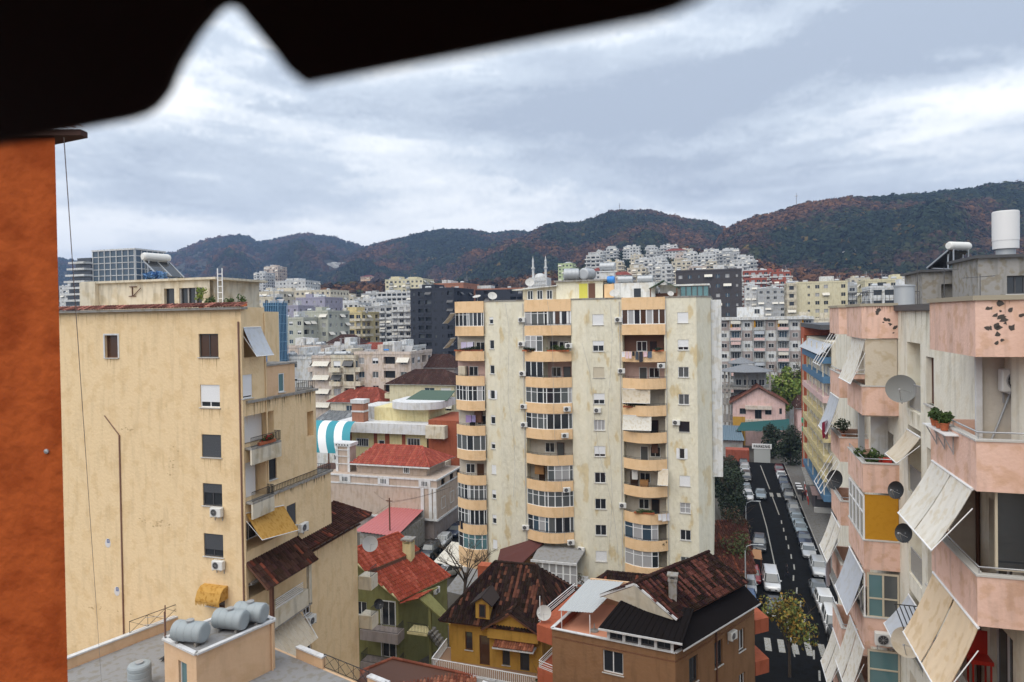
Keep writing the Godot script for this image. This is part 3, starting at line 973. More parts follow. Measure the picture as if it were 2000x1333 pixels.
# a broken layer of stratus, seen in perspective all round the sky
func clouds() -> Image:
	var wd := 2048; var ht := 1024
	var im := Image.create(wd, ht, false, Image.FORMAT_RGBF)
	var f := FastNoiseLite.new()
	f.noise_type = FastNoiseLite.TYPE_SIMPLEX_SMOOTH
	f.seed = 8; f.frequency = 0.42; f.fractal_octaves = 6; f.fractal_gain = 0.52
	f.domain_warp_enabled = true; f.domain_warp_amplitude = 1.1; f.domain_warp_frequency = 0.35
	var g := FastNoiseLite.new()
	g.noise_type = FastNoiseLite.TYPE_SIMPLEX_SMOOTH
	g.seed = 31; g.frequency = 0.2; g.fractal_octaves = 4
	var dark := Vector3(0.215, 0.25, 0.305); var mid := Vector3(0.32, 0.36, 0.41); var lit := Vector3(0.54, 0.555, 0.565)
	for y in ht / 2:
		var up := PI / 2 - PI * (y + 0.5) / ht
		var h := sin(up)
		var k := 1.0 / (h + 0.13)
		for x in wd:
			var a := TAU * (x + 0.5) / wd
			var px := cos(a) * cos(up) * k; var pz := sin(a) * cos(up) * k
			var n := f.get_noise_3d(cos(a) * cos(up) * 3.2, h * 17.0, sin(a) * cos(up) * 3.2) * 1.1 + f.get_noise_2d(px * 1.4, pz * 1.4) * 0.5
			var m := g.get_noise_3d(cos(a) * 5.0, h * 16.0, sin(a) * 5.0 + 9.0) * 1.2
			var v := clampf(0.5 + n * 1.05 + m * 0.6, 0.0, 1.0)
			var col := dark.lerp(mid, clampf(v / 0.5, 0, 1)) if v < 0.5 else mid.lerp(lit, pow((v - 0.5) / 0.5, 0.9))
			var haze := exp(-h * 9.0)
			col = col.lerp(Vector3(0.45, 0.48, 0.52), haze * 0.55)
			col *= 1.15 + 0.7 * h      # a covered sky is brightest overhead
			im.set_pixel(x, y, Color(col.x, col.y, col.z))
	for y in range(ht / 2, ht):
		for x in wd: im.set_pixel(x, y, Color(0.2, 0.21, 0.22))
	return im

# ---------------------------------------------------------------- the lie of the land
# crest lines of five ridges: distance, then [bearing as x over depth, height]
var ridges := [
	[2600.0, [[-1.4, 200], [-0.973, 229], [-0.748, 259], [-0.661, 275], [-0.643, 266], [-0.56, 267], [-0.523, 283], [-0.489, 293], [-0.447, 338], [-0.425, 349], [-0.391, 355], [-0.365, 325], [-0.342, 339], [-0.297, 355], [-0.26, 340], [-0.214, 301], [-0.178, 274], [-0.126, 214], [-0.037, 132], [0.1, 60]], 0.42],
	[2000.0, [[-0.42, 60], [-0.329, 134], [-0.268, 192], [-0.212, 236], [-0.178, 252], [-0.125, 277], [-0.095, 283], [-0.058, 281], [-0.028, 269], [0.01, 277], [0.025, 272], [0.077, 241], [0.188, 147], [0.3, 60]], 0.42],
	[1500.0, [[-0.2, 50], [-0.089, 125], [-0.028, 180], [0.024, 201], [0.051, 225], [0.07, 230], [0.1, 227], [0.126, 241], [0.148, 252], [0.205, 254], [0.227, 244], [0.257, 233], [0.283, 229], [0.302, 219], [0.317, 208], [0.361, 160], [0.421, 91], [0.5, 40]], 0.5],
	[1150.0, [[0.12, 30], [0.226, 81], [0.294, 131], [0.317, 165], [0.335, 176], [0.362, 186], [0.388, 191], [0.422, 205], [0.467, 212], [0.497, 216], [0.527, 215], [0.572, 218], [0.617, 222], [0.677, 228], [0.706, 234], [0.751, 237], [0.826, 238], [1.126, 202], [1.6, 150]], 0.5],
	[780.0, [[-1.6, 50], [-0.974, 63], [-0.663, 62], [-0.449, 65], [-0.329, 66], [-0.224, 66], [-0.074, 66], [0.001, 68], [0.076, 76], [0.114, 90], [0.189, 98], [0.249, 100], [0.301, 94], [0.353, 84], [0.413, 72], [0.601, 68], [0.751, 65], [1.125, 54], [1.7, 50]], 0.4],
]
var spur: FastNoiseLite

func land(x: float, d: float) -> float:
	if d < 250.0: return 0.0
	var a := x / d
	var best := 0.0
	for i in ridges.size():
		var r = ridges[i]
		var t: float = d / r[0]
		if t < r[2]: continue
		var p: Array = r[1]
		var yc := 0.0
		if a <= p[0][0] or a >= p[-1][0]: yc = p[0][1] if a <= p[0][0] else p[-1][1]
		else:
			for k in p.size() - 1:
				if a < p[k + 1][0]:
					yc = lerpf(p[k][1], p[k + 1][1], (a - p[k][0]) / (p[k + 1][0] - p[k][0]))
					break
		var f: float
		if t <= 1.0:
			f = (t - r[2]) / (1.0 - r[2])
			f = lerpf(f, f * f * (3 - 2 * f), 0.35)
			var s := spur.get_noise_2d(a * r[0] * 0.9, d * 0.35)
			f *= 1.0 + 0.6 * s * sin(PI * clampf(f * 1.25, 0, 1))
		else: f = maxf(0.0, 1.0 - (t - 1.0) * 1.6)
		best = maxf(best, yc * f)
	return best

func ground() -> void:
	spur = FastNoiseLite.new()
	spur.seed = 4; spur.frequency = 0.0035; spur.fractal_octaves = 4
	var b := B.new()
	b.colored = true
	var xs := []; var ds := []
	var x := -3300.0
	while x <= 3600.0:
		xs.append(x); x += 30.0
	var d := -300.0
	while d <= 3300.0:
		ds.append(d); d += 30.0 if d < 1800 else 50.0
	var hs := []
	for i in xs.size():
		var row := PackedFloat32Array()
		for j in ds.size(): row.append(land(xs[i], ds[j]))
		hs.append(row)
	for i in xs.size() - 1:
		for j in ds.size() - 1:
			var dd: float = ds[j]
			if absf(xs[i]) > maxf(600.0, dd * 1.35): continue
			var p := Vector3(xs[i], hs[i][j], -ds[j]); var q := Vector3(xs[i + 1], hs[i + 1][j], -ds[j])
			var s := Vector3(xs[i + 1], hs[i + 1][j + 1], -ds[j + 1]); var t := Vector3(xs[i], hs[i][j + 1], -ds[j + 1])
			b.color = Color(0.075, 0.068, 0.058) if hs[i][j] + hs[i + 1][j + 1] < 60 else Color(0.022, 0.021, 0.015)
			b.quad(p, q, s, t)
	b.smooth(70)
	var o := put("ground", b.mesh(), tinted("earth", Color.WHITE, 0.95), self)
	tag(o, "", "", "", "structure")

var keep_out := []    # footprints of far houses, as [x, depth, radius]
func forest() -> void:
	var r := RandomNumberGenerator.new()
	r.seed = 77
	var hue := FastNoiseLite.new()
	hue.seed = 9; hue.frequency = 0.0038; hue.fractal_octaves = 3
	var lists := [[], [], []]
	var grid := {}
	for k in keep_out:
		var key := Vector2i(int(k[0] / 60.0), int(k[1] / 60.0))
		for i in range(-1, 2):
			for j in range(-1, 2):
				var q := key + Vector2i(i, j)
				if not grid.has(q): grid[q] = []
				grid[q].append(k)
	for i in 85000:
		var ri := [0, 1, 2, 2, 3, 3, 3, 4][r.randi() % 8] as int
		var rg = ridges[ri]
		var a: float = r.randf_range(maxf(rg[1][0][0], -0.85), minf(rg[1][-1][0], 0.95))
		var d: float = rg[0] * lerpf(rg[2] + 0.02, 1.03, pow(r.randf(), 0.75))
		var x := a * d
		var h := land(x, d)
		if h < 12: continue
		if ri == 4 and (r.randf() < 0.45 or d < 420): continue
		var clash := false
		for k in grid.get(Vector2i(int(x / 60.0), int(d / 60.0)), []):
			if Vector2(x - k[0], d - k[1]).length() < k[2]: clash = true; break
		if clash: continue
		var n := hue.get_noise_2d(x, d) * 1.5 + r.randfn() * 0.16 + (0.22 if ri >= 2 else 0.0)
		var base: Color
		if n < -0.05: base = Color(0.0175, 0.0300, 0.0175)
		elif n < 0.22: base = Color(0.0325, 0.0413, 0.0187)
		elif n < 0.42: base = Color(0.0500, 0.0350, 0.0263)
		elif n < 0.68: base = Color(0.0650, 0.0425, 0.0250)
		else: base = Color(0.1063, 0.0562, 0.0250)
		if r.randf() < 0.02: base = Color(0.09, 0.07, 0.02)
		var g := r.randf_range(0.65, 1.35)
		var s := r.randf_range(4.0, 8.5) * (1.0 + 0.0002 * d)
		lists[r.randi() % 3].append([Transform3D(Basis(Vector3.UP, r.randf() * TAU).scaled(Vector3(s, s * r.randf_range(0.85, 1.35), s)), Vector3(x, h + s * 0.25, -d)), Color(base.r * g * 1.12, base.g * g, base.b * g)])
	for v in 3:
		var b := B.new()
		var q := RandomNumberGenerator.new()
		q.seed = 100 + v
		for i in 64:
			var n := Vector3(q.randfn(), q.randfn() * 0.8 + 0.25, q.randfn()).normalized()
			var p := n * q.randf_range(0.62, 1.05) * (0.75 + 0.25 * sin(n.x * 5 + v) * cos(n.z * 4 + n.y * 3))
			var e := Vector3(q.randfn(), q.randfn(), q.randfn()).cross(n).normalized()
			var f := n.cross(e)
			b.tri(p + e * 0.34, p + f * 0.3 + n * 0.1, p - e * 0.3 - f * 0.18)
			b.tri(p * 0.75 - e * 0.3, p * 0.75 + f * 0.34, p * 0.75 + e * 0.3)
		b.tube([Vector3(0, -0.75, 0), Vector3(0, 0.1, 0)], 0.07, 4)
		var mm := MultiMesh.new()
		mm.transform_format = MultiMesh.TRANSFORM_3D
		mm.use_colors = true
		mm.mesh = b.mesh()
		mm.mesh.surface_set_material(0, M.forest)
		mm.instance_count = lists[v].size()
		for i in lists[v].size():
			mm.set_instance_transform(i, lists[v][i][0])
			mm.set_instance_color(i, lists[v][i][1])
		var o := MultiMeshInstance3D.new()
		o.name = ["autumn_forest", "mixed_forest", "hill_forest"][v]
		o.multimesh = mm
		add_child(o)
		tag(o, ["autumn trees covering the wooded hills in brown and green", "mixed broadleaf and conifer wood on the hills", "scrubby trees spread through the hillside wood"][v], "forest", "woods on the hills", "stuff")

# ---------------------------------------------------------------- the balcony we stand on and the orange house beside it
func near_things() -> void:
	# the scalloped awning overhead: its valance hangs right before the eye
	var an := Node3D.new()
	an.name = numbered("balcony_awning")
	add_child(an)
	cur = an
	tag(an, "dark scalloped balcony awning hanging overhead, a pointed notch between its lobes", "awning")
	var dirx := Vector3(0.9138, 0, 0.4061)
	an.position = Vector3(-0.41, 33.0, -0.55)
	an.rotation.y = atan2(-dirx.z, dirx.x)
	var notch := [[0.152, 0.1485], [0.166, 0.15], [0.178, 0.1535], [0.191, 0.163], [0.201, 0.178], [0.219, 0.196], [0.238, 0.209], [0.245, 0.2105], [0.256, 0.207], [0.281, 0.178], [0.297, 0.159], [0.309, 0.149]]
	var edge := [Vector2(-0.75, 0.15)]
	for rep in [-2, -1, 0, 1, 2]:
		for k in notch: edge.append(Vector2(k[0] + rep * 0.372 - 0.0, k[1] - 0.002))
	edge.append(Vector2(1.3, 0.147))
	var pts := []
	for e in edge: pts.append(e)
	pts.append(Vector2(1.3, 0.3)); pts.append(Vector2(-0.75, 0.3))
	# the valance: an upright sheet 5 mm thick with a scalloped foot
	var v := B.new()
	var q := PackedVector2Array(pts)
	var ix := Geometry2D.triangulate_polygon(q)
	for z in [0.0, 0.005]:
		for i in range(0, ix.size(), 3):
			var p0 := Vector3(q[ix[i]].x, q[ix[i]].y, -z); var p1 := Vector3(q[ix[i + 1]].x, q[ix[i + 1]].y, -z); var p2 := Vector3(q[ix[i + 2]].x, q[ix[i + 2]].y, -z)
			if z == 0.0: v.tri(p0, p1, p2)
			else: v.tri(p0, p2, p1)
	for i in q.size():
		var j := (i + 1) % q.size()
		v.quad(Vector3(q[i].x, q[i].y, -0.005), Vector3(q[j].x, q[j].y, -0.005), Vector3(q[j].x, q[j].y, 0), Vector3(q[i].x, q[i].y, 0))
	var cloth := mat("awning_cloth", lin(0.012, 0.006, 0.005), 0.9)
	P("valance", v, cloth)
	var cnp := B.new()
	slab(cnp, [Vector3(-0.75, 0.3, 0.0), Vector3(1.3, 0.3, 0.0), Vector3(1.3, 0.75, 1.9), Vector3(-0.75, 0.75, 1.9)], -0.01)
	P("canopy", cnp, cloth)
	var fb := B.new()
	fb.tube([Vector3(-0.75, 0.29, 0.02), Vector3(1.3, 0.29, 0.02)], 0.016, 8)
	P("front_bar", fb, M.dark_frame)
	for s in [-0.6, 1.15]:
		var arm := B.new()
		arm.tube([Vector3(s, 0.28, 0.03), Vector3(s, 0.6, 1.9)], 0.014, 6)
		P("arm", arm, M.dark_frame)
	# unseen house behind the eye, added to keep light off the awning
	thing("apartment_house", "unseen orange house behind the balcony, added to shade its dark awning", "building", 0.0, 0.0, -5.0)
	cur.rotation.y = atan2(-dirx.z, dirx.x)
	cur.position = Vector3(0, 0, 0) - Vector3(dirx.x, 0, dirx.z) * 0.0
	var hb := B.new()
	hb.box(Vector3(-2.6, 0, 1.25), Vector3(3.2, 34.2, 6))
	P("wall", hb, M.orange)
	var sl := B.new()
	sl.box(Vector3(-2.2, 31.2, -0.5), Vector3(2.6, 31.4, 1.247))
	P("balcony_floor", sl, M.concrete)
	var pr := B.new()
	rail(pr, [Vector3(-2.2, 31.4, 1.2), Vector3(-2.2, 31.4, -0.45), Vector3(2.6, 31.4, -0.45), Vector3(2.6, 31.4, 1.2)], 0.95)
	P("railing", pr, M.iron)
	# orange neighbour at the left edge, with its eave
	var on := Node3D.new()
	on.name = numbered("orange_house")
	add_child(on)
	cur = on
	on.position = Vector3(-5.64, 0, -8.5)
	tag(on, "burnt orange plastered house wall with a brown eave, close by", "building")
	var ow := B.new()
	ow.prism([Vector2(-7, 0), Vector2(0, 0), Vector2(-6.6, 9), Vector2(-14, 9)], 0, 35.32)
	P("wall", ow, M.orange)
	var ev := node("eave", on)
	var e1 := B.new()
	e1.prism([Vector2(-7, -0.3), Vector2(0.36, -0.06), Vector2(0.36, 0.08), Vector2(-0.3, 0.4), Vector2(-7, 0.6)], 35.33, 35.4)
	P("soffit", e1, mat("eave_wood", lin(0.05, 0.018, 0.012), 0.8), ev)
	var e2 := B.new()
	tiles(e2, [Vector3(-7, 35.41, 0.5), Vector3(0.34, 35.41, 0.08), Vector3(-0.5, 35.62, -0.7), Vector3(-7, 35.62, -0.7)], Vector3.RIGHT, Color(0.16, 0.05, 0.03))
	stuff("eave_tiles", e2, M.tile, ev)
	# chipped spot with a steel hook on the wall
	var hk := B.new()
	hk.lathe([[0, 0], [0.03, 0], [0.03, 0.02], [0, 0.025]], 9, Transform3D(Basis(Vector3.RIGHT, PI / 2), Vector3(-0.19, 31.42, 0.0)))
	P("hook", hk, M.steel)
	var cb := B.new()
	var pts3 := []
	var a0 := Vector3(-5.53, 35.36, -8.5); var a1 := Vector3(-18.6, 17.0, -30.3)
	for i in 25:
		var t := i / 24.0
		pts3.append(a0.lerp(a1, t) - Vector3(0, 0.0, 0))
	cb.tube(pts3, 0.006, 5)
	var co := P("hanging_cable", cb, M.grey_frame, self)
	co.name = numbered("hanging_cable")
	tag(co, "thin grey cable strung down from the brown eave", "cable")

# ---------------------------------------------------------------- the cream tower
const FL := 2.97
func arc(u0: float, w0: float, u1: float, w1: float, bulge: float, k: int) -> Array:
	# plan points of a bowed front from left to right
	var r := []
	for i in k + 1:
		var t := float(i) / k
		r.append(Vector2(lerpf(u0, u1, t), lerpf(w0, w1, t) - bulge * sin(PI * t)))
	return r

func bowed(p: Array, y0: float, y1: float, t: float, cap := true) -> B:
	# a bowed parapet of thickness t
	var b := B.new()
	for i in p.size() - 1:
		var a: Vector2 = p[i]; var e: Vector2 = p[i + 1]
		var a0 := c(a.x, y0, a.y); var a1 := c(a.x, y1, a.y); var e0 := c(e.x, y0, e.y); var e1 := c(e.x, y1, e.y)
		var bk := Vector3(0, 0, -t)
		b.quad(a0, e0, e1, a1); b.quad(e0 + bk, a0 + bk, a1 + bk, e1 + bk)
		b.quad(a1, e1, e1 + bk, a1 + bk); b.quad(a0 + bk, e0 + bk, e0, a0)
	var l0 := c(p[0].x, y0, p[0].y); var r0 := c(p[-1].x, y0, p[-1].y)
	b.quad(l0 + Vector3(0, 0, -t), l0, l0 + Vector3(0, y1 - y0, 0), l0 + Vector3(0, y1 - y0, -t))
	b.quad(r0, r0 + Vector3(0, 0, -t), r0 + Vector3(0, y1 - y0, -t), r0 + Vector3(0, y1 - y0, 0))
	b.smooth(30)
	return b

func tower() -> void:
	thing("apartment_tower", "tall cream apartment tower with three columns of bowed peach balconies", "building", -16, 0, 84)
	var pl := [[-31, 77.9], [-27.25, 77.9], [-27.25, 76.9], [-25.2, 76.15], [-22.1, 76.5], [-22.1, 77.9], [-16.6, 77.9], [-16.6, 76.5], [-14.8, 75.95], [-10.8, 76.5], [-10.8, 77.9], [-6.2, 77.9], [-6.2, 76.5], [-2.75, 76.3], [-1.3, 78.4], [-1.3, 92], [-31, 92]]
	var holes := {}
	var ow := {"n": 1, "rec": 0.08}
	var edge_o := func(i: int) -> Array:
		var a: Vector2 = c2(pl[i][0], pl[i][1]); var e: Vector2 = c2(pl[i + 1][0], pl[i + 1][1])
		return [Vector3(a.x, 0, -a.y), (e - a).normalized()]
	# small bathroom windows on the left facet
	var l := []
	for k in 10:
		var y := 32.25 - FL * k
		var st := {"n": 1, "rec": 0.08, "shut": [0.35, 0.0, 0.0, 0.0, 0.2, 0.3, 1.0, 0.5, 0.4, 1.0][k]}
		if k == 3: st = {"n": 1, "rec": 0.06, "leaf": "shutter_white", "shut": 0.0}
		l.append([0.75, y, 0.62 if k in [0, 5, 7, 8] else 0.7, 0.8 if k in [0, 5] else 1.05, st])
	holes[2] = wins(cur, edge_o.call(2)[0], edge_o.call(2)[1], l)
	# windows on the right facet of the middle wall
	l = []
	for k in 10:
		var y := 31.98 - FL * k
		var st = [{"n": 1, "shut": 1.0}, {"n": 2, "shut": 0.45}, {"n": 2, "shut": 1.0, "sh": "shutter_beige"}, {"n": 2, "shut": 0.6}, {"n": 3, "pane": "pane_curtain"}, {"n": 2, "shut": 0.75}, {"n": 2}, {"n": 2}, {"n": 2}, {"n": 1, "shut": 1.0}][k]
		l.append([0.75, y, 1.25, 1.2, st])
	holes[8] = wins(cur, edge_o.call(8)[0], edge_o.call(8)[1], l)
	l = []
	for k in 10:
		var y := 32.1 - FL * k
		var st = [{"n": 2, "shut": 1.0}, {"n": 2, "shut": 0.7}, {"n": 2, "pane": "pane_grey"}, {"n": 2, "pane": "pane_grey"}, {"n": 1, "frame": "dark_frame"}, {"n": 1, "leaf": "shutter_white"}, {"n": 2, "shut": 1.0}, {"n": 2, "pane": "pane_curtain", "tr": 0.5}, {"n": 2}, {"n": 2, "pane": "pane_grey"}][k]
		l.append([1.45, y, 1.15 if k != 5 else 0.6, 1.15, st])
	holes[12] = wins(cur, edge_o.call(12)[0], edge_o.call(12)[1], l)
	var body := B.new()
	body.shell(plan(pl), 0.0, 34.9, holes, 0.08)
	P("wall", body, M.cream)
	# thin shadow joints between storeys are real grooves: raised string lines
	for k in 9:
		var g := B.new()
		for e in [[3, 4], [7, 8], [8, 9], [12, 13]]:
			var a: Vector2 = c2(pl[e[0]][0], pl[e[0]][1]); var z: Vector2 = c2(pl[e[1]][0], pl[e[1]][1])
			g.bar(Vector3(a.x, 30.9 - FL * k, -a.y), Vector3(z.x, 30.9 - FL * k, -z.y), 0.02, 0.03)
		P("joint_line", g, M.cream)
	# runs of grime below the sills and beside the drainpipes
	for e in [[8, 0.6, 1.5], [12, 1.3, 1.4]]:
		var w: Array = edge_o.call(e[0])
		for k in 10:
			var g := B.new()
			drips(g, w[0] + Vector3(w[1].x, 0, -w[1].y) * e[1] + Vector3(0, 31.9 - FL * k, 0), Vector3(w[1].x, 0, -w[1].y), e[2], 2, 0.25, 0.9, 0.05)
			stuff("grime", g, mat("tower_grime", lin(0.62, 0.57, 0.45), 0.95))
	for u in [-22.55, -11.3]:
		var g := B.new()
		drips(g, c(u, 33.0, 76.52 if u < -20 else 76.44), Vector3(0.99, 0, -0.1 if u < -20 else -0.13).normalized(), 0.4, 8, 2.0, 7.0, 0.08)
		stuff("grime", g, mat("tower_rust", lin(0.56, 0.49, 0.36), 0.95))
	# roof edge
	var cop := B.new()
	for i in pl.size():
		var a = pl[i]; var z = pl[(i + 1) % pl.size()]
		cop.bar(c(a[0], 34.95, a[1]), c(z[0], 34.95, z[1]), 0.1, 0.16)
	P("coping", cop, M.concrete)
	# balcony columns: [left u, w, right u, w, bulge, storeys]
	var colz := [[-31.15, 77.2, -27.25, 76.55, 0.75, 10], [-22.1, 76.35, -16.6, 76.35, 1.0, 9], [-10.8, 76.35, -6.05, 76.3, 1.0, 10]]
	for ci in 3:
		var q = colz[ci]
		var front := arc(q[0], q[1], q[2], q[3], q[4], 14)
		var flat := arc(q[0], q[1], q[2], q[3], q[4] * 0.12, 14)
		P("top_band", bowed(flat, 33.62, 34.99, 0.25), M.peach)
		for k in q[5]:
			var t: float = 32.0 - FL * k
			var bow: Array = front if k > 0 else flat
			var bal := node("balcony", cur)
			P("parapet", bowed(bow, t - 1.16, t, 0.12), M.peach, bal)
			# floor slab of this balcony, closing the cell from below
			var s := B.new()
			var poly := []
			for p in bow: poly.append(c2(p.x, p.y + 0.1))
			poly.append(c2(q[2], 77.89)); poly.append(c2(q[0], 77.89))
			s.prism(poly, t - 1.12, t - 0.98)
			P("floor", s, M.cream, bal)
			var inner := 34.0 if k == 0 else t + FL - 1.16
			balcony_cell(bal, ci, k, bow, t, inner)
		# the side reveals between the cells are the wall itself; the foot closes the lowest cell
	var foot := B.new()
	foot.prism(plan([[-31.1, 77.2], [-29.2, 76.3], [-27.25, 76.5], [-27.25, 77.89], [-31.1, 77.89]]), 0, 4.1)
	P("base", foot, M.peach)
	var foot2 := B.new()
	foot2.prism(plan([[-10.75, 76.3], [-8.5, 75.4], [-6.1, 76.2], [-6.1, 77.89], [-10.75, 77.89]]), 0, 4.1)
	P("base", foot2, M.peach)
	# drainpipes and loose cables down the wall
	for u in [-22.3, -11.05, -6.0]:
		var d := B.new()
		d.tube([c(u, 3, 76.38), c(u, 34.6, 76.38)], 0.045, 6)
		P("drainpipe", d, M.sill)
	# white end wall behind its right corner
	var an := B.new()
	an.prism(plan([[-1.28, 79.0], [-0.2, 79.0], [-0.2, 92], [-1.28, 92]]), 14.9, 34.6)
	P("end_wall", an, M.white_wall)
	tower_roof()
	tower_extras()

func glaze(bal: Node, p: Array, t: float, top: float, i0: int, i1: int, o: Dictionary, step := 2) -> void:
	# upright windows along the bowed front between plan points i0 and i1
	var i := i0
	while i < i1:
		var a: Vector2 = p[i] + Vector2(0, 0.09); var e: Vector2 = p[mini(i + step, i1)] + Vector2(0, 0.09)
		var v := o.duplicate()
		var pick := rng.randf()
		if pick < 0.22: v.panes = ["pane_grey"]
		elif pick < 0.34: v.panes = ["pane_curtain"]
		elif pick < 0.5: v.panes = ["pane"]
		win(bal, c(a.x, t, a.y), turn_of(e - a), a.distance_to(e) + 0.01, top - t, v)
		i += step

func clothes(label: String, u: float, y: float, w: float, list: Array, turn := 0.0) -> void:
	# laundry on a line: list of [width, drop, colour]
	thing("laundry", label, "laundry", u, y, w)
	cur.rotation.y = -TH + turn
	var x := 0.0
	var total := 0.0
	for k in list: total += k[0] + 0.06
	var ln := B.new()
	ln.tube([Vector3(-0.05, 0, 0), Vector3(total, 0, 0)], 0.008, 4)
	P("line", ln, M.grey_frame)
	for k in list:
		var b := B.new()
		sag(b, [Vector3(x, -k[1], 0.02), Vector3(x + k[0], -k[1] * rng.randf_range(0.92, 1.05), 0.03), Vector3(x + k[0], 0, 0), Vector3(x, 0, 0)], 0.03, 5, 0.02, 2)
		P("garment", b, mat("cloth%s" % str(k[2]), k[2], 0.9))
		x += k[0] + 0.06

func planter(label: String, u: float, y: float, w: float, l: float, seed_: int, cols := GREENS, turn := 0.0, h := 0.35) -> void:
	thing("balcony_plants", label, "plant", u, y, w, "")
	cur.rotation.y = -TH + turn
	var b := B.new()
	b.box(Vector3(0, -0.02, -0.11), Vector3(l, 0.16, 0.11))
	P("trough", b, M.pot)
	put("foliage", crown_mesh("bp%d" % seed_, Vector3(l * 0.58, h, 0.28), int(280 * l), 0.075, cols, seed_, int(6 + l * 3)), M.leaf, null, Vector3(l / 2, 0.12 + h * 0.35, 0))

func balcony_cell(bal: Node, ci: int, k: int, p: Array, t: float, top: float) -> void:
	var keep := cur
	var keepO := O
	var gl := {"n": 1, "tr": 0.68, "rec": 0.02, "sill": false, "panes": [["pane", "pane_grey", "pane_blue"][k % 3]]}
	var gl2 := {"n": 1, "rec": 0.02, "sill": false, "panes": ["pane_grey" if k % 2 else "pane"]}
	var glc := {"n": 1, "tr": 0.68, "rec": 0.02, "sill": false, "panes": ["pane_curtain"]}
	var n := p.size() - 1
	var back := 77.87
	var mode: String = [["g", "o", "r", "g", "o", "h", "o", "g", "g", "t"], ["m", "l", "q", "g", "g", "o", "x", "g", "g"], ["w", "d", "r", "o", "o", "o", "o", "o", "b", "b"]][ci][k]
	match mode:
		"g":
			glaze(bal, p, t, top, 0, n / 2, gl); glaze(bal, p, t, top, n / 2, n, gl if k % 2 else gl2)
		"h": glaze(bal, p, t, top, 0, n, gl2, 3)
		"t":
			glaze(bal, p, t, top, 0, n, {"n": 1, "tr": 0.68, "rec": 0.02, "sill": false, "panes": ["pane_teal"]}, 3)
		"m":
			glaze(bal, p, t, top, 0, 7, gl); glaze(bal, p, t, top, 7, n, {"n": 1, "rec": 0.02, "sill": false, "fw": 0.12, "panes": ["pane_brown"]})
		"w": glaze(bal, p, t, top, 0, n, {"n": 1, "rec": 0.02, "sill": false, "fw": 0.07, "panes": ["pane_brown"]}, 2)
		"b":
			glaze(bal, p, t, top, 0, 11, {"n": 1, "tr": 0.7, "rec": 0.02, "sill": false, "panes": ["pane_blue" if k == 8 else "pane_curtain"]}, 3)
		"l", "q":
			glaze(bal, p, t, top, 0, 6, glc if k == 1 else gl2)
		"x": glaze(bal, p, t, top, 7, n, glc)
	if mode in ["o", "r", "l", "q", "x", "d", "b"]:
		# the open part: a back wall lining and a door, with a rail along the parapet
		var u0: float = p[0].x + 0.05; var u1: float = p[-1].x - 0.05
		if mode in ["l", "q"]: u0 = p[6].x
		if mode == "x": u1 = p[7].x
		if mode == "b": u0 = p[11].x
		var tone = {"r": "rose_wall", "q": "rose_wall", "d": "wood"}.get(mode, "loggia")
		bx("back_wall", u0, u1, t - 0.98, top, back - 0.04, back, M[tone], bal)
		if u1 - u0 > 1.3:
			var du: float = u0 + (u1 - u0) * [0.6, 0.35, 0.1][(k + ci) % 3]
			win(bal, c(du, t - 0.96, back - 0.05), 0.0, 0.9, 2.05, {"name": "door", "n": 1, "rec": -0.03, "sill": false, "frame": ["wood", "white_frame", "dark_frame"][(k + ci) % 3], "panes": [["pane_brown", "pane", "pane_grey"][k % 3]]})
			if u1 - u0 > 3: win(bal, c(du + 1.1 if du + 2.3 < u1 else du - 1.4, t - 0.1, back - 0.05), 0.0, 1.15, 1.15, {"n": 2, "rec": -0.03, "sill": false})
	var rails := {"0": [1, 2, 4, 6, 7, 8], "1": [0, 2, 5, 6, 8], "2": [2, 3, 4, 5, 6, 7, 8]}
	if k in rails[str(ci)]:
		var r := B.new()
		var pts := []
		for q in p: pts.append(c(q.x, t, q.y + 0.02))
		rail(r, pts, 0.22, 0.0)
		for i in range(0, pts.size(), 2): r.bar(pts[i], pts[i] + Vector3(0, 0.22, 0), 0.025)
		P("handrail", r, M.iron, bal)
	cur = keep
	O = keepO

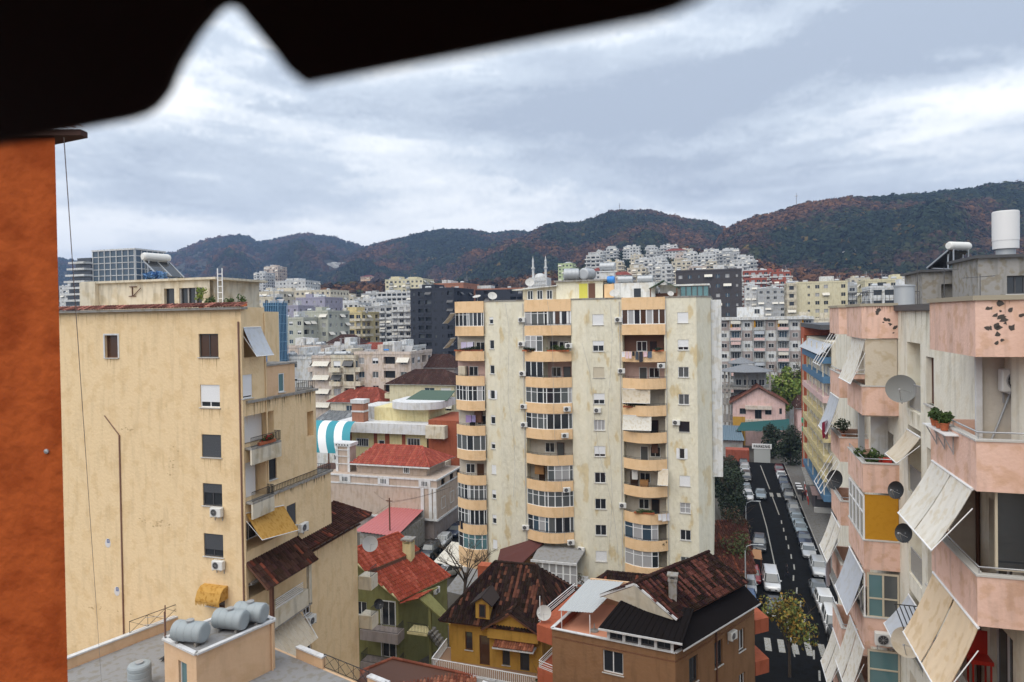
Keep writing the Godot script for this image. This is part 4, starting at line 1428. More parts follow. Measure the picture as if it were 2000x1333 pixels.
func tower_roof() -> void:
	bx("roof_cabin", -23.2, -19.05, 34.9, 36.55, 79.6, 83, M.far_cream)
	var rf := B.new()
	slab(rf, [c(-24.4, 36.35, 79.0), c(-18.8, 36.75, 79.0), c(-18.8, 36.85, 83.2), c(-24.4, 36.45, 83.2)], 0.12)
	P("cabin_roof", rf, M.far_white)
	for i in 3: win(cur, c(-22.6 + i * 1.2, 35.1, 79.59), 0, 0.7, 1.1, {"n": 2, "rec": -0.03})
	bx("roof_cabin", -19.0, -13.4, 34.9, 37.1, 79.4, 84, M.cream)
	bx("roof_slab", -19.2, -13.0, 37.1, 37.28, 79.1, 84.2, M.concrete)
	bx("door", -16.2, -15.2, 34.95, 36.85, 79.36, 79.4, mat("lime_door", lin(0.55, 0.52, 0.08), 0.6))
	bx("door", -15.1, -14.3, 34.95, 36.85, 79.36, 79.4, M.wood)
	bx("roof_cabin", -13.25, -12.1, 34.9, 36.7, 79.5, 81.5, M.peach)
	bx("roof_cabin", -12.05, -7.4, 34.9, 36.75, 79.4, 84, M.white_wall)
	bx("cabin_window", -9.8, -9.0, 35.1, 36.1, 79.37, 79.4, M.pane)
	bx("roof_cabin", -6.9, -1.9, 34.9, 36.25, 80.2, 84, M.far_white)
	bx("roof_slab", -7.1, -1.4, 36.25, 36.45, 79.6, 84.2, M.far_white)
	for i in 5: win(cur, c(-4.6 + i * 0.62, 34.95, 79.75), 0, 0.62, 1.28, {"n": 1, "rec": 0.0, "sill": false, "frame": "dark_frame", "panes": ["pane_teal"]})
	for i in 3: win(cur, c(-1.48, 34.95, 79.8 + i * 0.8), PI / 2, 0.8, 1.28, {"n": 1, "rec": 0.0, "sill": false, "frame": "dark_frame", "panes": ["pane_teal"]})
	thing("roof_pavilion", "dark green gabled pavilion standing on the cream tower's roof", "pavilion", -6.3, 34.9, 78.9)
	var g := B.new()
	slab(g, [c(-8.0, 36.0, 78.2), c(-8.0, 36.0, 80.5), c(-6.4, 36.9, 80.5), c(-6.4, 36.9, 78.2)], -0.06)
	slab(g, [c(-4.7, 36.0, 80.5), c(-4.7, 36.0, 78.2), c(-6.4, 36.9, 78.2), c(-6.4, 36.9, 80.5)], -0.06)
	P("roof", g, mat("green_sheet", lin(0.05, 0.1, 0.06), 0.7))
	for q in [[-7.8, 78.3], [-4.9, 78.3], [-7.8, 80.3], [-4.9, 80.3]]: bx("post", q[0] - 0.06, q[0] + 0.06, 34.9, 36.1, q[1] - 0.06, q[1] + 0.06, M.wood)
	bx("bench_wall", -7.7, -5.0, 34.9, 35.5, 80.1, 80.3, M.wood)

func tower_extras() -> void:
	for q in [[-22.46, 32.4, "left of the middle balconies, top storey"], [-22.5, 29.6, "left of the middle balconies, second storey from the roof"], [-22.44, 26.14, "left of the middle balconies, third storey from the roof"], [-22.38, 22.3, "left of the middle balconies, fourth storey from the roof"], [-22.35, 20.17, "left of the middle balconies, fifth storey from the roof"], [-22.35, 8.13, "left of the lowest middle balcony"], [-15.65, 6.19, "above the veranda's right end"], [-11.21, 32.26, "left of the right-hand balconies, top storey"], [-10.95, 26.55, "left of the right-hand balconies, third storey"], [-13.66, 22.13, "under a half-shut window of the middle wall"], [-5.01, 20.96, "beside a dark window right of the balconies"], [-11.0, 11.48, "left of the plant-filled right-hand balcony"]]:
		var w := 76.44
		if q[0] < -20: w = 76.47
		elif q[0] < -14.8: w = lerpf(76.5, 75.95, (q[0] + 16.6) / 1.8)
		elif q[0] < -10.8: w = lerpf(75.95, 76.5, (q[0] + 14.8) / 4.0)
		ac(q[0], q[1], w, 0.11 if q[0] < -20 else (-0.3 if q[0] < -14.8 else (0.14 if q[0] < -10 else -0.06)), "air conditioner on the cream tower " + q[2], "air conditioners on the cream tower")
	for q in [[-16.9, 29.4, 76.1, "brown plant balcony, second storey"], [-17.15, 22.2, 75.95, "fully glazed middle balcony, fourth storey"], [-17.4, 19.2, 75.8, "middle balcony above the open loggia"], [-17.3, 13.0, 75.85, "half-glazed middle balcony"], [-16.95, 6.96, 76.05, "lowest middle balcony over the veranda"], [-6.6, 27.2, 75.85, "rosy right-hand loggia"]]:
		ac(q[0], q[1], q[2], 0.45, "air conditioner hung at the tower's " + q[3], "air conditioners on the tower's balconies")
	for q in [[-19.0, 34.8, -17.3, 4.0], [-12.0, 34.6, -12.4, 6.0], [-15.2, 30.0, -11.2, 5.0], [-24.2, 34.6, -23.4, 12.0]]:
		thing("loose_cable", "thin loose cable hanging down the cream tower's front", "cable", q[0], q[3], 75.2, "loose cables on the tower")
		var k := B.new()
		var pts := []
		for i in 9: pts.append(c(lerpf(q[0], q[2], i / 8.0) + 0.25 * sin(i * 1.3), lerpf(q[1], q[3], i / 8.0), 75.7 - (0.6 if q[0] > -20 and q[0] < -16 else 0.0) + 0.2 * (i % 2)))
		k.tube(pts, 0.014, 4)
		P("wire", k, M.grey_frame)
	tank(-17.5, 37.28, 81.2, 0.25, 0.72, 1.9, "zinc", "big grey drum lying beside another on the tower roof", "grey drums on the tower roof")
	tank(-15.6, 37.28, 81.6, 1.2, 0.72, 1.9, "zinc", "big grey drum lying beside another on the tower roof", "grey drums on the tower roof")
	thing("tank_stand", "white stand carrying a grey drum on the tower roof", "stand", -13.3, 34.9, 82.5)
	for q in [[-14.1, 82], [-12.5, 82], [-14.1, 83], [-12.5, 83]]: bx("post", q[0] - 0.05, q[0] + 0.05, 34.9, 38.3, q[1] - 0.05, q[1] + 0.05, M.white_frame)
	bx("deck", -14.3, -12.3, 38.3, 38.38, 81.8, 83.2, M.white_frame)
	bx("panel", -14.2, -12.4, 37.3, 38.2, 81.9, 81.94, M.far_white)
	tank(-13.3, 38.38, 82.5, 0.0, 0.5, 1.9, "zinc", "grey drum up on the white stand of the tower roof")
	tank(-12.6, 36.7, 80.5, 0.0, 0.45, 0.9, "blue_plastic", "bright blue water tank on the tower roof")
	tank(-10.9, 36.75, 80.5, 0.0, 0.4, 1.8, "zinc", "slim grey drum laid along the peeling white roof cabin", "slim drums on the peeling cabin")
	tank(-8.6, 36.75, 80.5, 0.0, 0.4, 1.8, "zinc", "slim grey drum laid along the peeling white roof cabin", "slim drums on the peeling cabin")
	dish(-26.6, 34.98, 78.0, 0.5, 0.55, "pale satellite dish on the tower's left roof edge", "sill", 0.6)
	dish(-28.6, 34.98, 78.3, -0.2, 0.5, "pale satellite dish low behind the tower's left parapet", "sill", 1.2)
	dish(-22.6, 36.6, 80.6, 0.3, 0.55, "pale satellite dish on the tower's lean-to roof", "sill", 0.5)
	dish(-11.9, 34.95, 78.6, 0.0, 0.55, "pale satellite dish before the peeling roof cabin", "sill", 0.7)
	dish(-5.6, 34.95, 78.0, 0.3, 0.35, "small satellite dish beside the green roof pavilion", "sill", 0.7)
	# things on the balconies
	clothes("lilac bed sheets drying on an upper left balcony of the tower", -30.3, 30.1, 76.9, [[0.7, 0.75, lin(0.5, 0.45, 0.62)], [0.8, 0.8, lin(0.55, 0.52, 0.66)]])
	planter("long flower box of the tower's laundry balcony", -31.0, 29.05, 76.5, 3.6, 301, DARKS)
	planter("flower box under the curtained half balcony of the tower", -22.3, 29.05, 75.9, 2.2, 302, DARKS)
	planter("dense green plants filling the tower's brown balcony opening", -19.3, 29.05, 75.75, 2.6, 303, GREENS, 0.0, 0.6)
	clothes("row of pink and dark clothes hanging over a peach balcony", -10.7, 29.05, 75.2, [[0.35, 0.6, lin(0.7, 0.7, 0.72)], [0.3, 0.75, lin(0.68, 0.52, 0.56)], [0.3, 0.75, lin(0.68, 0.55, 0.6)], [0.3, 0.5, lin(0.02, 0.02, 0.025)], [0.35, 0.9, lin(0.06, 0.07, 0.09)], [0.4, 1.2, lin(0.03, 0.03, 0.04)], [0.4, 0.6, lin(0.62, 0.45, 0.5)], [0.45, 0.7, lin(0.08, 0.11, 0.16)]])
	clothes("white clothes drying at the right end of a balcony", -7.0, 11.3, 75.4, [[0.4, 0.7, lin(0.72, 0.72, 0.74)], [0.5, 0.85, lin(0.7, 0.7, 0.72)], [0.3, 0.8, lin(0.6, 0.6, 0.66)]], 0.5)
	clothes("violet towels drying on a lower left balcony", -29.8, 21.3, 76.8, [[0.7, 0.9, lin(0.3, 0.22, 0.42)], [0.5, 0.8, lin(0.25, 0.22, 0.4)]])
	clothes("black clothes hanging below the left bay windows", -31.1, 8.5, 76.6, [[0.4, 0.6, lin(0.02, 0.02, 0.03)], [0.7, 1.0, lin(0.012, 0.012, 0.02)]])
	planter("dark creeper spilling over the awning balcony of the tower", -10.7, 22.85, 75.75, 2.6, 304, DARKS)
	planter("potted greens on the tower's lower right balcony", -9.6, 11.25, 75.4, 2.2, 305, GREENS)
	planter("potted greens beside the laundry end of the balcony", -7.4, 29.05, 75.7, 1.2, 306, DARKS)
	potted("bushy_plant", "bushy plant in the right end of the blue bay balcony", -6.5, 7.3, 76.3, 0.7, 0.4, DARKS, 307)
	thing("orange_cabinet", "orange wooden cabinet standing on a tower balcony", "cabinet", -8.6, 13.2, 76.2)
	bx("carcass", -9.0, -8.1, 13.25, 14.75, 76.0, 76.5, M.wood_light)
	bx("door", -8.98, -8.57, 13.35, 14.7, 75.97, 75.997, M.wood_light); bx("door", -8.53, -8.12, 13.35, 14.7, 75.97, 75.997, M.wood_light)
	for q in [[-29.6, 12.6, 77.1, "white fridge standing on a left balcony", "ac_white", 0.6, 1.5], [-28.3, 21.4, 77.2, "dark wardrobe on a lower left balcony", "wood", 0.9, 1.7], [-20.6, 15.7, 76.6, "wooden cupboard on the open middle balcony", "wood_light", 1.1, 1.4], [-18.0, 15.7, 76.9, "dark wardrobe on the open middle balcony", "wood", 0.8, 1.8], [-9.6, 15.7, 76.6, "white washing machine on a right-hand balcony", "ac_white", 0.65, 1.25], [-7.4, 18.7, 76.9, "tall brown cupboard on a right-hand balcony", "wood", 0.7, 1.8], [-30.2, 27.0, 77.0, "pale chest on the rosy left balcony", "shutter_beige", 0.9, 1.2]]:
		thing("balcony_furniture", q[3], "furniture", q[0], q[1] - 1.0, q[2])
		put("carcass", cbox(q[5], q[6], 0.5, 0.02).mesh(), M[q[4]])
		for s in [-1, 1]: put("door", cbox(q[5] / 2 - 0.03, q[6] - 0.12, 0.03, 0.008).mesh(), M[q[4]], null, Vector3(s * q[5] / 4, 0.06, 0.265))
	# drop-arm cloths on the tower, each a part of its own awning
	var q := [["ribbed brown canvas blind before a peach balcony", -10.7, -7.7, 24.9, 75.55, 1.5, 0.35, "canvas_beige"], ["white canvas blind lowered before a peach balcony", -10.7, -7.6, 22.0, 75.5, 1.55, 0.45, "canvas_white"], ["small slanted canvas blind at a balcony's right end", -7.0, -5.9, 16.1, 76.0, 1.55, 0.9, "canvas_beige"]]
	for k in q:
		thing("balcony_blind", k[0], "awning", k[1], k[3], k[4])
		awning(cur, Vector3(0, 0, 0), Vector3(k[2] - k[1], 0, 0), Vector3(0, 0, k[6]), k[5], M[k[7]])
	for y in [33.6, 30.6, 0.0]:
		if y > 0:
			thing("side_blind", "tilted brown canvas blind on the tower's left edge", "awning", -31.2, y, 77.4, "tilted blinds on the tower's left edge")
			cur.rotation.y = -TH - PI / 2
			awning(cur, Vector3(-0.1, 0, 0), Vector3(1.5, 0, 0), Vector3(0, 0, 1.0), 1.2, M.canvas_beige)
	# the lean-to below the middle balconies
	thing("lean_to", "polygonal veranda with a dark red roof at the tower's foot", "veranda", -21, 0, 73)
	var base := B.new()
	base.prism(plan([[-25.2, 76.1], [-24.8, 73.6], [-22.2, 71.6], [-17.0, 71.8], [-15.2, 73.4], [-15.0, 76.0]]), 0, 3.2)
	P("wall", base, M.peach)
	var band := B.new()
	band.prism(plan([[-25.3, 76.1], [-24.9, 73.5], [-22.2, 71.4], [-16.9, 71.6], [-15.0, 73.3], [-14.9, 76.0]]), 3.2, 3.5)
	P("slab_edge", band, M.trim)
	var top := B.new()
	for k in [[[-25.4, 5.7, 76.0], [-24.9, 5.3, 73.4], [-21.8, 7.0, 76.3]], [[-24.9, 5.3, 73.4], [-22.2, 5.2, 71.5], [-20.0, 7.0, 76.3], [-21.8, 7.0, 76.3]]]:
		var f := []
		for p in k: f.append(c(p[0], p[1], p[2]))
		roof_under(top, f)
	P("red_roof", top, mat("oxblood_sheet", lin(0.085, 0.022, 0.018), 0.75))
	var bk := B.new()
	slab(bk, [c(-20.6, 6.1, 72.6), c(-15.6, 6.0, 72.8), c(-15.2, 6.5, 76.2), c(-20.6, 6.6, 76.2)], 0.15)
	P("flat_roof", bk, M.roofing)
	bx("fascia", -20.7, -15.5, 5.85, 6.1, 72.45, 72.58, M.trim)
	for i in 6: win(cur, c(-20.2 + i * 0.78, 3.55, 72.75), 0, 0.78, 2.3, {"n": 1, "tr": 0.5, "rec": 0.0, "sill": false, "fw": 0.09, "panes": ["pane_curtain"]})
	for i in 4: bx("post", -24.7 + i * 1.15, -24.55 + i * 1.15, 3.5, 5.3, 73.3 - i * 0.6, 73.42 - i * 0.6, M.trim)
	bx("back_wall", -24.6, -20.4, 3.5, 5.6, 75.0, 75.1, M.wood_light)
	planter("row of potted plants along the veranda at the tower's foot", -20.3, 3.5, 71.9, 4.6, 310, DARKS, 0.0, 0.5)
	planter("reddish creeper climbing the veranda's right corner", -15.6, 3.5, 72.9, 1.0, 311, RUSTS, 0.0, 1.3)

# ---------------------------------------------------------------- the ochre house on the left, stepping down to the right
func ochre_house() -> void:
	thing("apartment_house", "ochre plastered apartment house with stepped terraces and a tiled roof edge", "building", -34, 0, 36)
	var top := [[-41.4, 33.5], [-27, 33.5], [-27, 35.65], [-30.5, 36.3], [-33.5, 46], [-41.4, 46]]
	var brown := {"n": 2, "frame": "dark_frame", "panes": ["pane_brown"], "rec": 0.14}
	var o := Vector3(c(-41.4, 0, 33.5))
	var fw := wins(cur, o, Vector2(1, 0), [
		[4.13, 30.85, 1.05, 1.42, {"n": 1, "rec": 0.2, "frame": "wood", "panes": ["pane_brown"], "trim": "trim"}],
		[11.35, 30.9, 1.42, 1.4, brown],
		[11.38, 27.9, 1.42, 1.36, {"n": 2, "rec": 0.1, "shut": 0.76}],
		[11.42, 24.92, 1.4, 1.36, {"n": 1, "rec": 0.1, "shut": 1.0, "sh": "shutter_dark", "frame": "dark_frame"}],
		[11.42, 22.0, 1.4, 1.34, {"n": 2, "rec": 0.1, "shut": 0.42, "sh": "shutter_dark", "frame": "dark_frame"}],
		[11.42, 18.96, 1.4, 1.36, {"n": 2, "rec": 0.1, "shut": 0.7, "sh": "shutter_dark", "frame": "dark_frame"}],
		[11.5, 15.95, 1.35, 1.1, {"n": 2, "rec": 0.1, "frame": "wood", "panes": ["pane_brown"]}]])
	var b := B.new()
	# front wall in one piece over the whole height, then the flights of the right side
	b.wall(o, Vector3.RIGHT, 14.4, 33.85, fw, 0.16)
	var side := func(w0: float, w1: float, y0: float, y1: float, list: Array) -> void:
		b.wall(c(-27, y0, w0), Vector3(0, 0, -1), w1 - w0, y1 - y0, list, 0.14)
	# top flat: blind window, shutter window
	side.call(33.5, 35.65, 28.3, 33.85, [[0.2, 2.55, 1.6, 1.75, 1.2], [0.05, 0.15, 0.85, 1.4]])
	win(cur, c(-27, 28.45, 33.55), PI / 2, 0.85, 1.4, {"n": 1, "rec": 0.08, "shut": 0.9})
	side.call(33.5, 41.0, 22.3, 28.3, [[0.12, 3.25, 2.75, 1.85, 1.3], [0.12, 0.05, 1.9, 2.3, 1.3], [2.3, 0.8, 0.75, 1.3], [6.45, 2.8, 0.75, 1.7, 0.5]])
	win(cur, c(-27, 23.1, 35.8), PI / 2, 0.75, 1.3, {"n": 1, "rec": 0.1, "frame": "dark_frame"})
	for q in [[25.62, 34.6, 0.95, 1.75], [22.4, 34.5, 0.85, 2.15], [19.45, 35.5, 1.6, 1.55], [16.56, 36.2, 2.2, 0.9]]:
		win(cur, c(-28.27 if q[0] > 20 else -28.37, q[0], q[1] - 0.9), PI / 2, q[2], q[3], {"name": "loggia_shade_pane", "n": 1 if q[2] < 1 else 2, "rec": -0.04, "sill": false})  # dark glass added to stand in for shade at the loggia backs
	bx("white_curtain", -27.9, -27.86, 25.6, 27.3, 34.5, 36.3, M.shutter_white)
	bx("white_curtain", -27.7, -27.66, 22.35, 24.6, 34.3, 35.35, M.shutter_white)
	side.call(33.5, 42.7, 17.5, 22.3, [[0.1, 1.9, 3.7, 1.7, 1.4], [4.0, 2.1, 1.0, 1.45]])
	win(cur, c(-27, 19.6, 37.5), PI / 2, 1.0, 1.45, {"n": 1, "rec": 0.1, "shut": 0.95, "sh": "shutter_dark", "frame": "dark_frame"})
	side.call(33.5, 46.2, 0.0, 17.5, [[0.2, 16.55, 4.6, 0.95, 1.4], [5.6, 13.15, 0.85, 1.5], [5.6, 10.3, 0.85, 1.5], [0.6, 12.2, 4.2, 2.6, 1.0]])
	for y in [13.15, 10.3]: win(cur, c(-27, y, 39.1), PI / 2, 0.85, 1.5, {"n": 2, "rec": 0.12})
	# far and back faces, terraces
	for q in [[46.2, 17.5], [42.7, 22.3], [41.0, 28.3]]:
		b.quad(c(-27, 0, q[0]), c(-41.4, 0, q[0]), c(-41.4, q[1], q[0]), c(-27, q[1], q[0]))
	P("wall", b, M.ochre)
	var ter := B.new()
	for q in [[33.8, 46.2, 17.5], [33.8, 42.7, 22.3], [33.8, 41.0, 28.3]]:
		ter.box(c(-41.3, q[2] - 0.15, q[0]), c(-26.85, q[2], q[1] + 0.12))
	P("terrace_slab", ter, M.concrete)
	var t := B.new()
	t.prism(plan([[-41.39, 33.8], [-28.4, 33.8], [-28.4, 35.64], [-30.5, 36.3], [-33.5, 46], [-41.39, 46]]), 28.3, 33.72, true, false)
	t.box(c(-41.3, 33.6, 33.52), c(-27.02, 33.71, 35.64))
	t.quad(c(-27.0, 28.3, 35.65), c(-28.4, 28.3, 35.65), c(-28.4, 33.8, 35.65), c(-27.0, 33.8, 35.65))
	P("upper_block", t, M.ochre)
	# tiled roof edge
	var ed := B.new()
	tiles(ed, [c(-41.7, 33.86, 33.15), c(-26.7, 33.86, 33.15), c(-26.7, 34.1, 33.75), c(-41.7, 34.1, 33.75)], Vector3.RIGHT, Color(0.13, 0.055, 0.045), 0.45, Color(0.3, 0.13, 0.1), 0.25, 0.2, 0.3)
	stuff("edge_tiles", ed, M.tile)
	bx("roof_edge", -41.65, -26.75, 33.72, 33.86, 33.2, 33.8, M.concrete)
	# penthouse with door and window band
	var ph := B.new()
	ph.wall(c(-42.8, 33.85, 37.0), Vector3.RIGHT, 10.6, 1.95, [[6.85, 0.2, 0.85, 1.25, 0.3], [8.1, 0.2, 1.85, 1.25, 0.3]], 0.2)
	P("penthouse_front", ph, M.far_cream)
	bx("penthouse", -42.8, -32.2, 33.8, 35.8, 37.35, 42, M.far_cream)
	bx("penthouse_roof", -43.0, -31.6, 35.8, 35.95, 36.8, 42.2, M.far_cream)
	bx("penthouse_pier", -43.0, -41.6, 33.85, 35.9, 36.7, 36.99, M.far_cream)
	bx("doorway_shade_pane", -35.94, -35.12, 34.06, 35.29, 37.22, 37.28, M.pane)  # dark panes stand in for the shade inside both penthouse openings
	bx("window_shade_pane", -34.69, -32.86, 34.06, 35.29, 37.22, 37.28, M.pane)
	for i in 3: bx("window_bar", -34.7 + i * 0.62, -34.63 + i * 0.62, 34.05, 35.3, 37.1, 37.2, M.grey_frame)
	# rusty iron bracket frame on the penthouse wall, stains below
	var br := B.new()
	br.bar(c(-38.6, 35.5, 36.95), c(-38.6, 34.85, 36.95), 0.05); br.bar(c(-38.85, 35.5, 36.95), c(-38.2, 35.5, 36.95), 0.05); br.bar(c(-38.55, 34.85, 36.95), c(-37.8, 35.4, 36.9), 0.04); br.bar(c(-38.9, 34.85, 36.95), c(-38.3, 34.85, 36.95), 0.05)
	P("iron_bracket", br, mat("rust", lin(0.1, 0.05, 0.035), 0.9))
	# orange stair cabin on the second terrace
	var sc := B.new()
	sc.wall(c(-27.1, 28.3, 35.9), Vector3(0, 0, -1), 2.9, 1.9, [[1.15, 0.15, 0.6, 1.2, 0.2]], 0.1)
	P("stair_cabin_front", sc, M.apricot)
	bx("stair_cabin", -31.5, -27.42, 28.3, 30.2, 35.9, 38.8, M.apricot)
	win(cur, c(-27.1, 28.45, 37.05), PI / 2, 0.6, 1.2, {"name": "door", "n": 1, "rec": 0.05, "panes": ["pane_teal"]})
	bx("cabin_roof", -31.6, -27.0, 30.2, 30.3, 35.8, 38.95, M.concrete)
	# loggia floors, balcony fronts and rails on the right side
	for q in [[33.6, 36.4, 25.55], [33.6, 35.6, 22.35]]:
		var bal := node("balcony", cur)
		bx("slab", -27.05, -26.5, q[2] - 0.12, q[2], q[0], q[1], M.concrete, bal)
		bx("front", -26.62, -26.5, q[2] - 1.0, q[2] - 0.12, q[0], q[1], M.far_cream, bal)
		var r := B.new()
		rail(r, [c(-26.55, q[2], q[0]), c(-26.55, q[2], q[1]), c(-27, q[2], q[1])], 0.6, 0.1)
		P("railing", r, M.iron, bal)
	var r2 := B.new()
	rail(r2, [c(-26.95, 22.3, 35.6), c(-26.95, 22.3, 42.6), c(-33, 22.3, 42.6)], 0.4, 0.16)
	P("terrace_rail", r2, M.iron)
	var r3 := B.new()
	rail(r3, [c(-27.0, 28.3, 38.9), c(-27.0, 28.3, 40.9), c(-33, 28.3, 40.9)], 0.55, 0.16)
	P("terrace_rail", r3, M.iron)
	# blind standing off the top right window
	awning(cur, c(-27.0, 32.65, 33.7), c(-27.0, 32.65, 35.3), Vector3(0.9, 0, 0), 1.7, M.canvas_grey)
	# gold blind under the second terrace, its lower half black with mould
	awning(cur, c(-27.0, 21.7, 33.6), c(-27.0, 21.2, 37.2), Vector3(1.1, 0, 0), 1.5, M.canvas_gold)
	# pipes down the corners
	for q in [[-27.15, 33.44, 1.0, 33.0], [-36.25, 33.46, 12.0, 26.0]]:
		var p := B.new()
		p.tube([c(q[0], q[2], q[1]), c(q[0], q[3], q[1])], 0.05, 6)
		P("drainpipe", p, mat("pipe_brown", lin(0.2, 0.11, 0.08), 0.7))
	var p2 := B.new()
	p2.tube([c(-36.25, 26.0, 33.46), c(-37.4, 27.2, 33.46)], 0.03, 5)
	P("wire", p2, M.pipe_brown)
	var p3 := B.new()
	p3.tube([c(-26.95, 22.0, 35.66), c(-26.95, 33.5, 35.6)], 0.045, 6)
	P("drainpipe", p3, M.ochre)
	# pale sprayed patches, each with a small blue square
	for q in [[-37.4, 19.1], [-36.75, 16.1]]:
		var k := B.new()
		k.lathe([[0, 0], [0.3, 0], [0.28, 0.006], [0, 0.007]], 14, Transform3D(Basis(Vector3.RIGHT, PI / 2).scaled(Vector3(0.75, 1, 1)), c(q[0], q[1], 33.495)))
		var m := P("paint_patch", k, mat("spray_white", lin(0.62, 0.6, 0.6), 0.9))
		var f := B.new()
		var w0 := c(q[0] - 0.05, q[1] + 0.02, 33.486)
		for e in [[Vector3(0, 0, 0), Vector3(0.2, 0.04, 0.006)], [Vector3(0, 0.2, 0), Vector3(0.2, 0.24, 0.006)], [Vector3(0, 0.04, 0), Vector3(0.04, 0.2, 0.006)], [Vector3(0.16, 0.04, 0), Vector3(0.2, 0.2, 0.006)], [Vector3(0.09, 0.04, 0), Vector3(0.11, 0.2, 0.006)], [Vector3(0.04, 0.11, 0), Vector3(0.16, 0.13, 0.006)]]: f.box(w0 + e[0], w0 + e[1])
		P("square_mark", f, mat("spray_blue", lin(0.08, 0.13, 0.3), 0.9), m)
	# shaggy golden hood over the lowest window
	var hood := node("window_hood", cur)
	var hb := B.new()
	var prof := [[0.0, 0.75], [0.35, 0.72], [0.62, 0.5], [0.78, 0.12], [0.8, 0.0]]
	for i in prof.size() - 1:
		var y0: float = 16.55 + prof[i][1]; var y1: float = 16.55 + prof[i + 1][1]
		hb.quad(c(-30.0, y1, 33.5 - prof[i + 1][0]), c(-28.3, y1, 33.5 - prof[i + 1][0]), c(-28.3, y0, 33.5 - prof[i][0]), c(-30.0, y0, 33.5 - prof[i][0]))
		hb.tri(c(-30.0, y0, 33.5 - prof[i][0]), c(-30.0, 16.55, 33.5), c(-30.0, y1, 33.5 - prof[i + 1][0]))
		hb.tri(c(-28.3, y0, 33.5 - prof[i][0]), c(-28.3, y1, 33.5 - prof[i + 1][0]), c(-28.3, 16.55, 33.5))
	P("cloth", hb, M.canvas_gold, hood)
	var fr := B.new()
	for i in 26:
		var u := -30.0 + i * 0.066
		fr.quad(c(u, 16.55 - rng.randf_range(0.1, 0.3), 32.72), c(u + 0.07, 16.55 - rng.randf_range(0.1, 0.3), 32.7), c(u + 0.07, 16.57, 32.7), c(u, 16.57, 32.7))
	stuff("fringe", fr, M.canvas_gold, hood)
	# veranda of the lower flats under old tiles
	var lo := node("lower_veranda", cur)
	bx("front", -26.95, -25.9, 14.55, 15.6, 34.6, 38.1, M.far_cream, lo)
	bx("floor", -27, -25.9, 14.45, 14.56, 34.4, 38.5, M.concrete, lo)
	var rr := B.new()
	rail(rr, [c(-25.95, 15.6, 34.8), c(-25.95, 15.6, 37.6)], 0.6, 0.0, 0.014, 4)
	P("railing", rr, M.white_frame, lo)
	bx("post", -26.1, -25.9, 14.6, 17.4, 38.2, 38.5, M.far_cream, lo)
	bx("post", -26.1, -25.9, 14.6, 17.4, 34.4, 34.6, M.wood, lo)
	bx("beam", -26.15, -25.85, 17.2, 17.45, 34.4, 38.5, M.far_cream, lo)
	tiled_roof([[c(-25.5, 17.35, 33.55), c(-25.5, 17.35, 38.7), c(-27.0, 18.75, 38.7), c(-27.0, 18.75, 33.55), Vector3(0, 0, -1)]], [], Color(0.05, 0.026, 0.02), M.wood, {"odd": Color(0.16, 0.05, 0.03), "odds": 0.12, "pitch": 0.24})
	tiled_roof([[c(-26.1, 17.95, 38.4), c(-26.1, 17.95, 46.9), c(-28.6, 19.1, 45.5), c(-28.6, 19.1, 38.4), Vector3(0, 0, -1)], [c(-26.1, 17.95, 46.9), c(-31, 17.95, 46.9), c(-28.6, 19.1, 45.5), Vector3(-1, 0, 0)]], [[c(-26.1, 17.95, 46.9), c(-28.6, 19.1, 45.5)], [c(-26.1, 17.97, 38.4), c(-28.6, 19.1, 38.4)]], Color(0.05, 0.024, 0.019), M.wood, {"odd": Color(0.15, 0.045, 0.03), "odds": 0.1, "pitch": 0.24})
	var cl := node("clerestory", cur)
	for i in 10:
		var w0 := 38.65 + i * 0.76
		bx("mullion", -26.95, -26.8, 17.35, 18.1, w0, w0 + 0.14, M.wood, cl)
		bx("pane", -26.98, -26.93, 17.4, 18.0, w0 + 0.14, w0 + 0.76, M.pane_grey, cl)
	bx("sill_board", -27.0, -26.7, 17.3, 17.38, 38.5, 46.3, M.wood, cl)
	# ribbed tan blind below the veranda
	var rb := node("ribbed_awning", cur)
	var rs := B.new()
	sag(rs, [c(-25.2, 12.5, 34.6), c(-25.2, 12.5, 38.0), c(-26.9, 14.3, 38.2), c(-26.9, 14.3, 34.4)], 0.04, 6, 0.05, 9)
	P("cloth", rs, M.canvas_beige, rb)
	var ra := B.new()
	ra.tube([c(-26.95, 14.6, 38.3), c(-25.2, 12.5, 38.0)], 0.03, 5)
	P("arm", ra, M.white_frame, rb)
	awning(cur, c(-26.95, 11.0, 34.8), c(-26.95, 11.0, 38.4), Vector3(1.3, 0, 0), 1.2, M.canvas_white)
	# balconies at the far end
	for y in [13.3, 10.3]:
		var bal := node("balcony", cur)
		bx("front", -27.0, -25.9, y - 1.0, y, 46.25, 47.3, M.far_cream, bal)
		var r := B.new()
		rail(r, [c(-25.95, y, 46.25), c(-25.95, y, 47.2)], 0.7, 0.12)
		P("railing", r, M.iron, bal)
	# grime washed down from the terrace edges, the cornice and the sills
	for q in [[28.12, 33.6, 7.3, 34, 0.2, 0.95, "drip_dark"], [22.1, 35.7, 6.9, 26, 0.15, 0.7, "drip_dark"], [28.1, 33.6, 7.3, 20, 0.5, 1.6, "drip_soft"], [17.2, 38.6, 7.5, 16, 0.2, 0.9, "drip_soft"]]:
		var k := B.new()
		drips(k, c(-27, q[0], q[1]), Vector3(0, 0, -1), q[2], q[3], q[4], q[5])
		stuff("grime", k, M[q[6]])
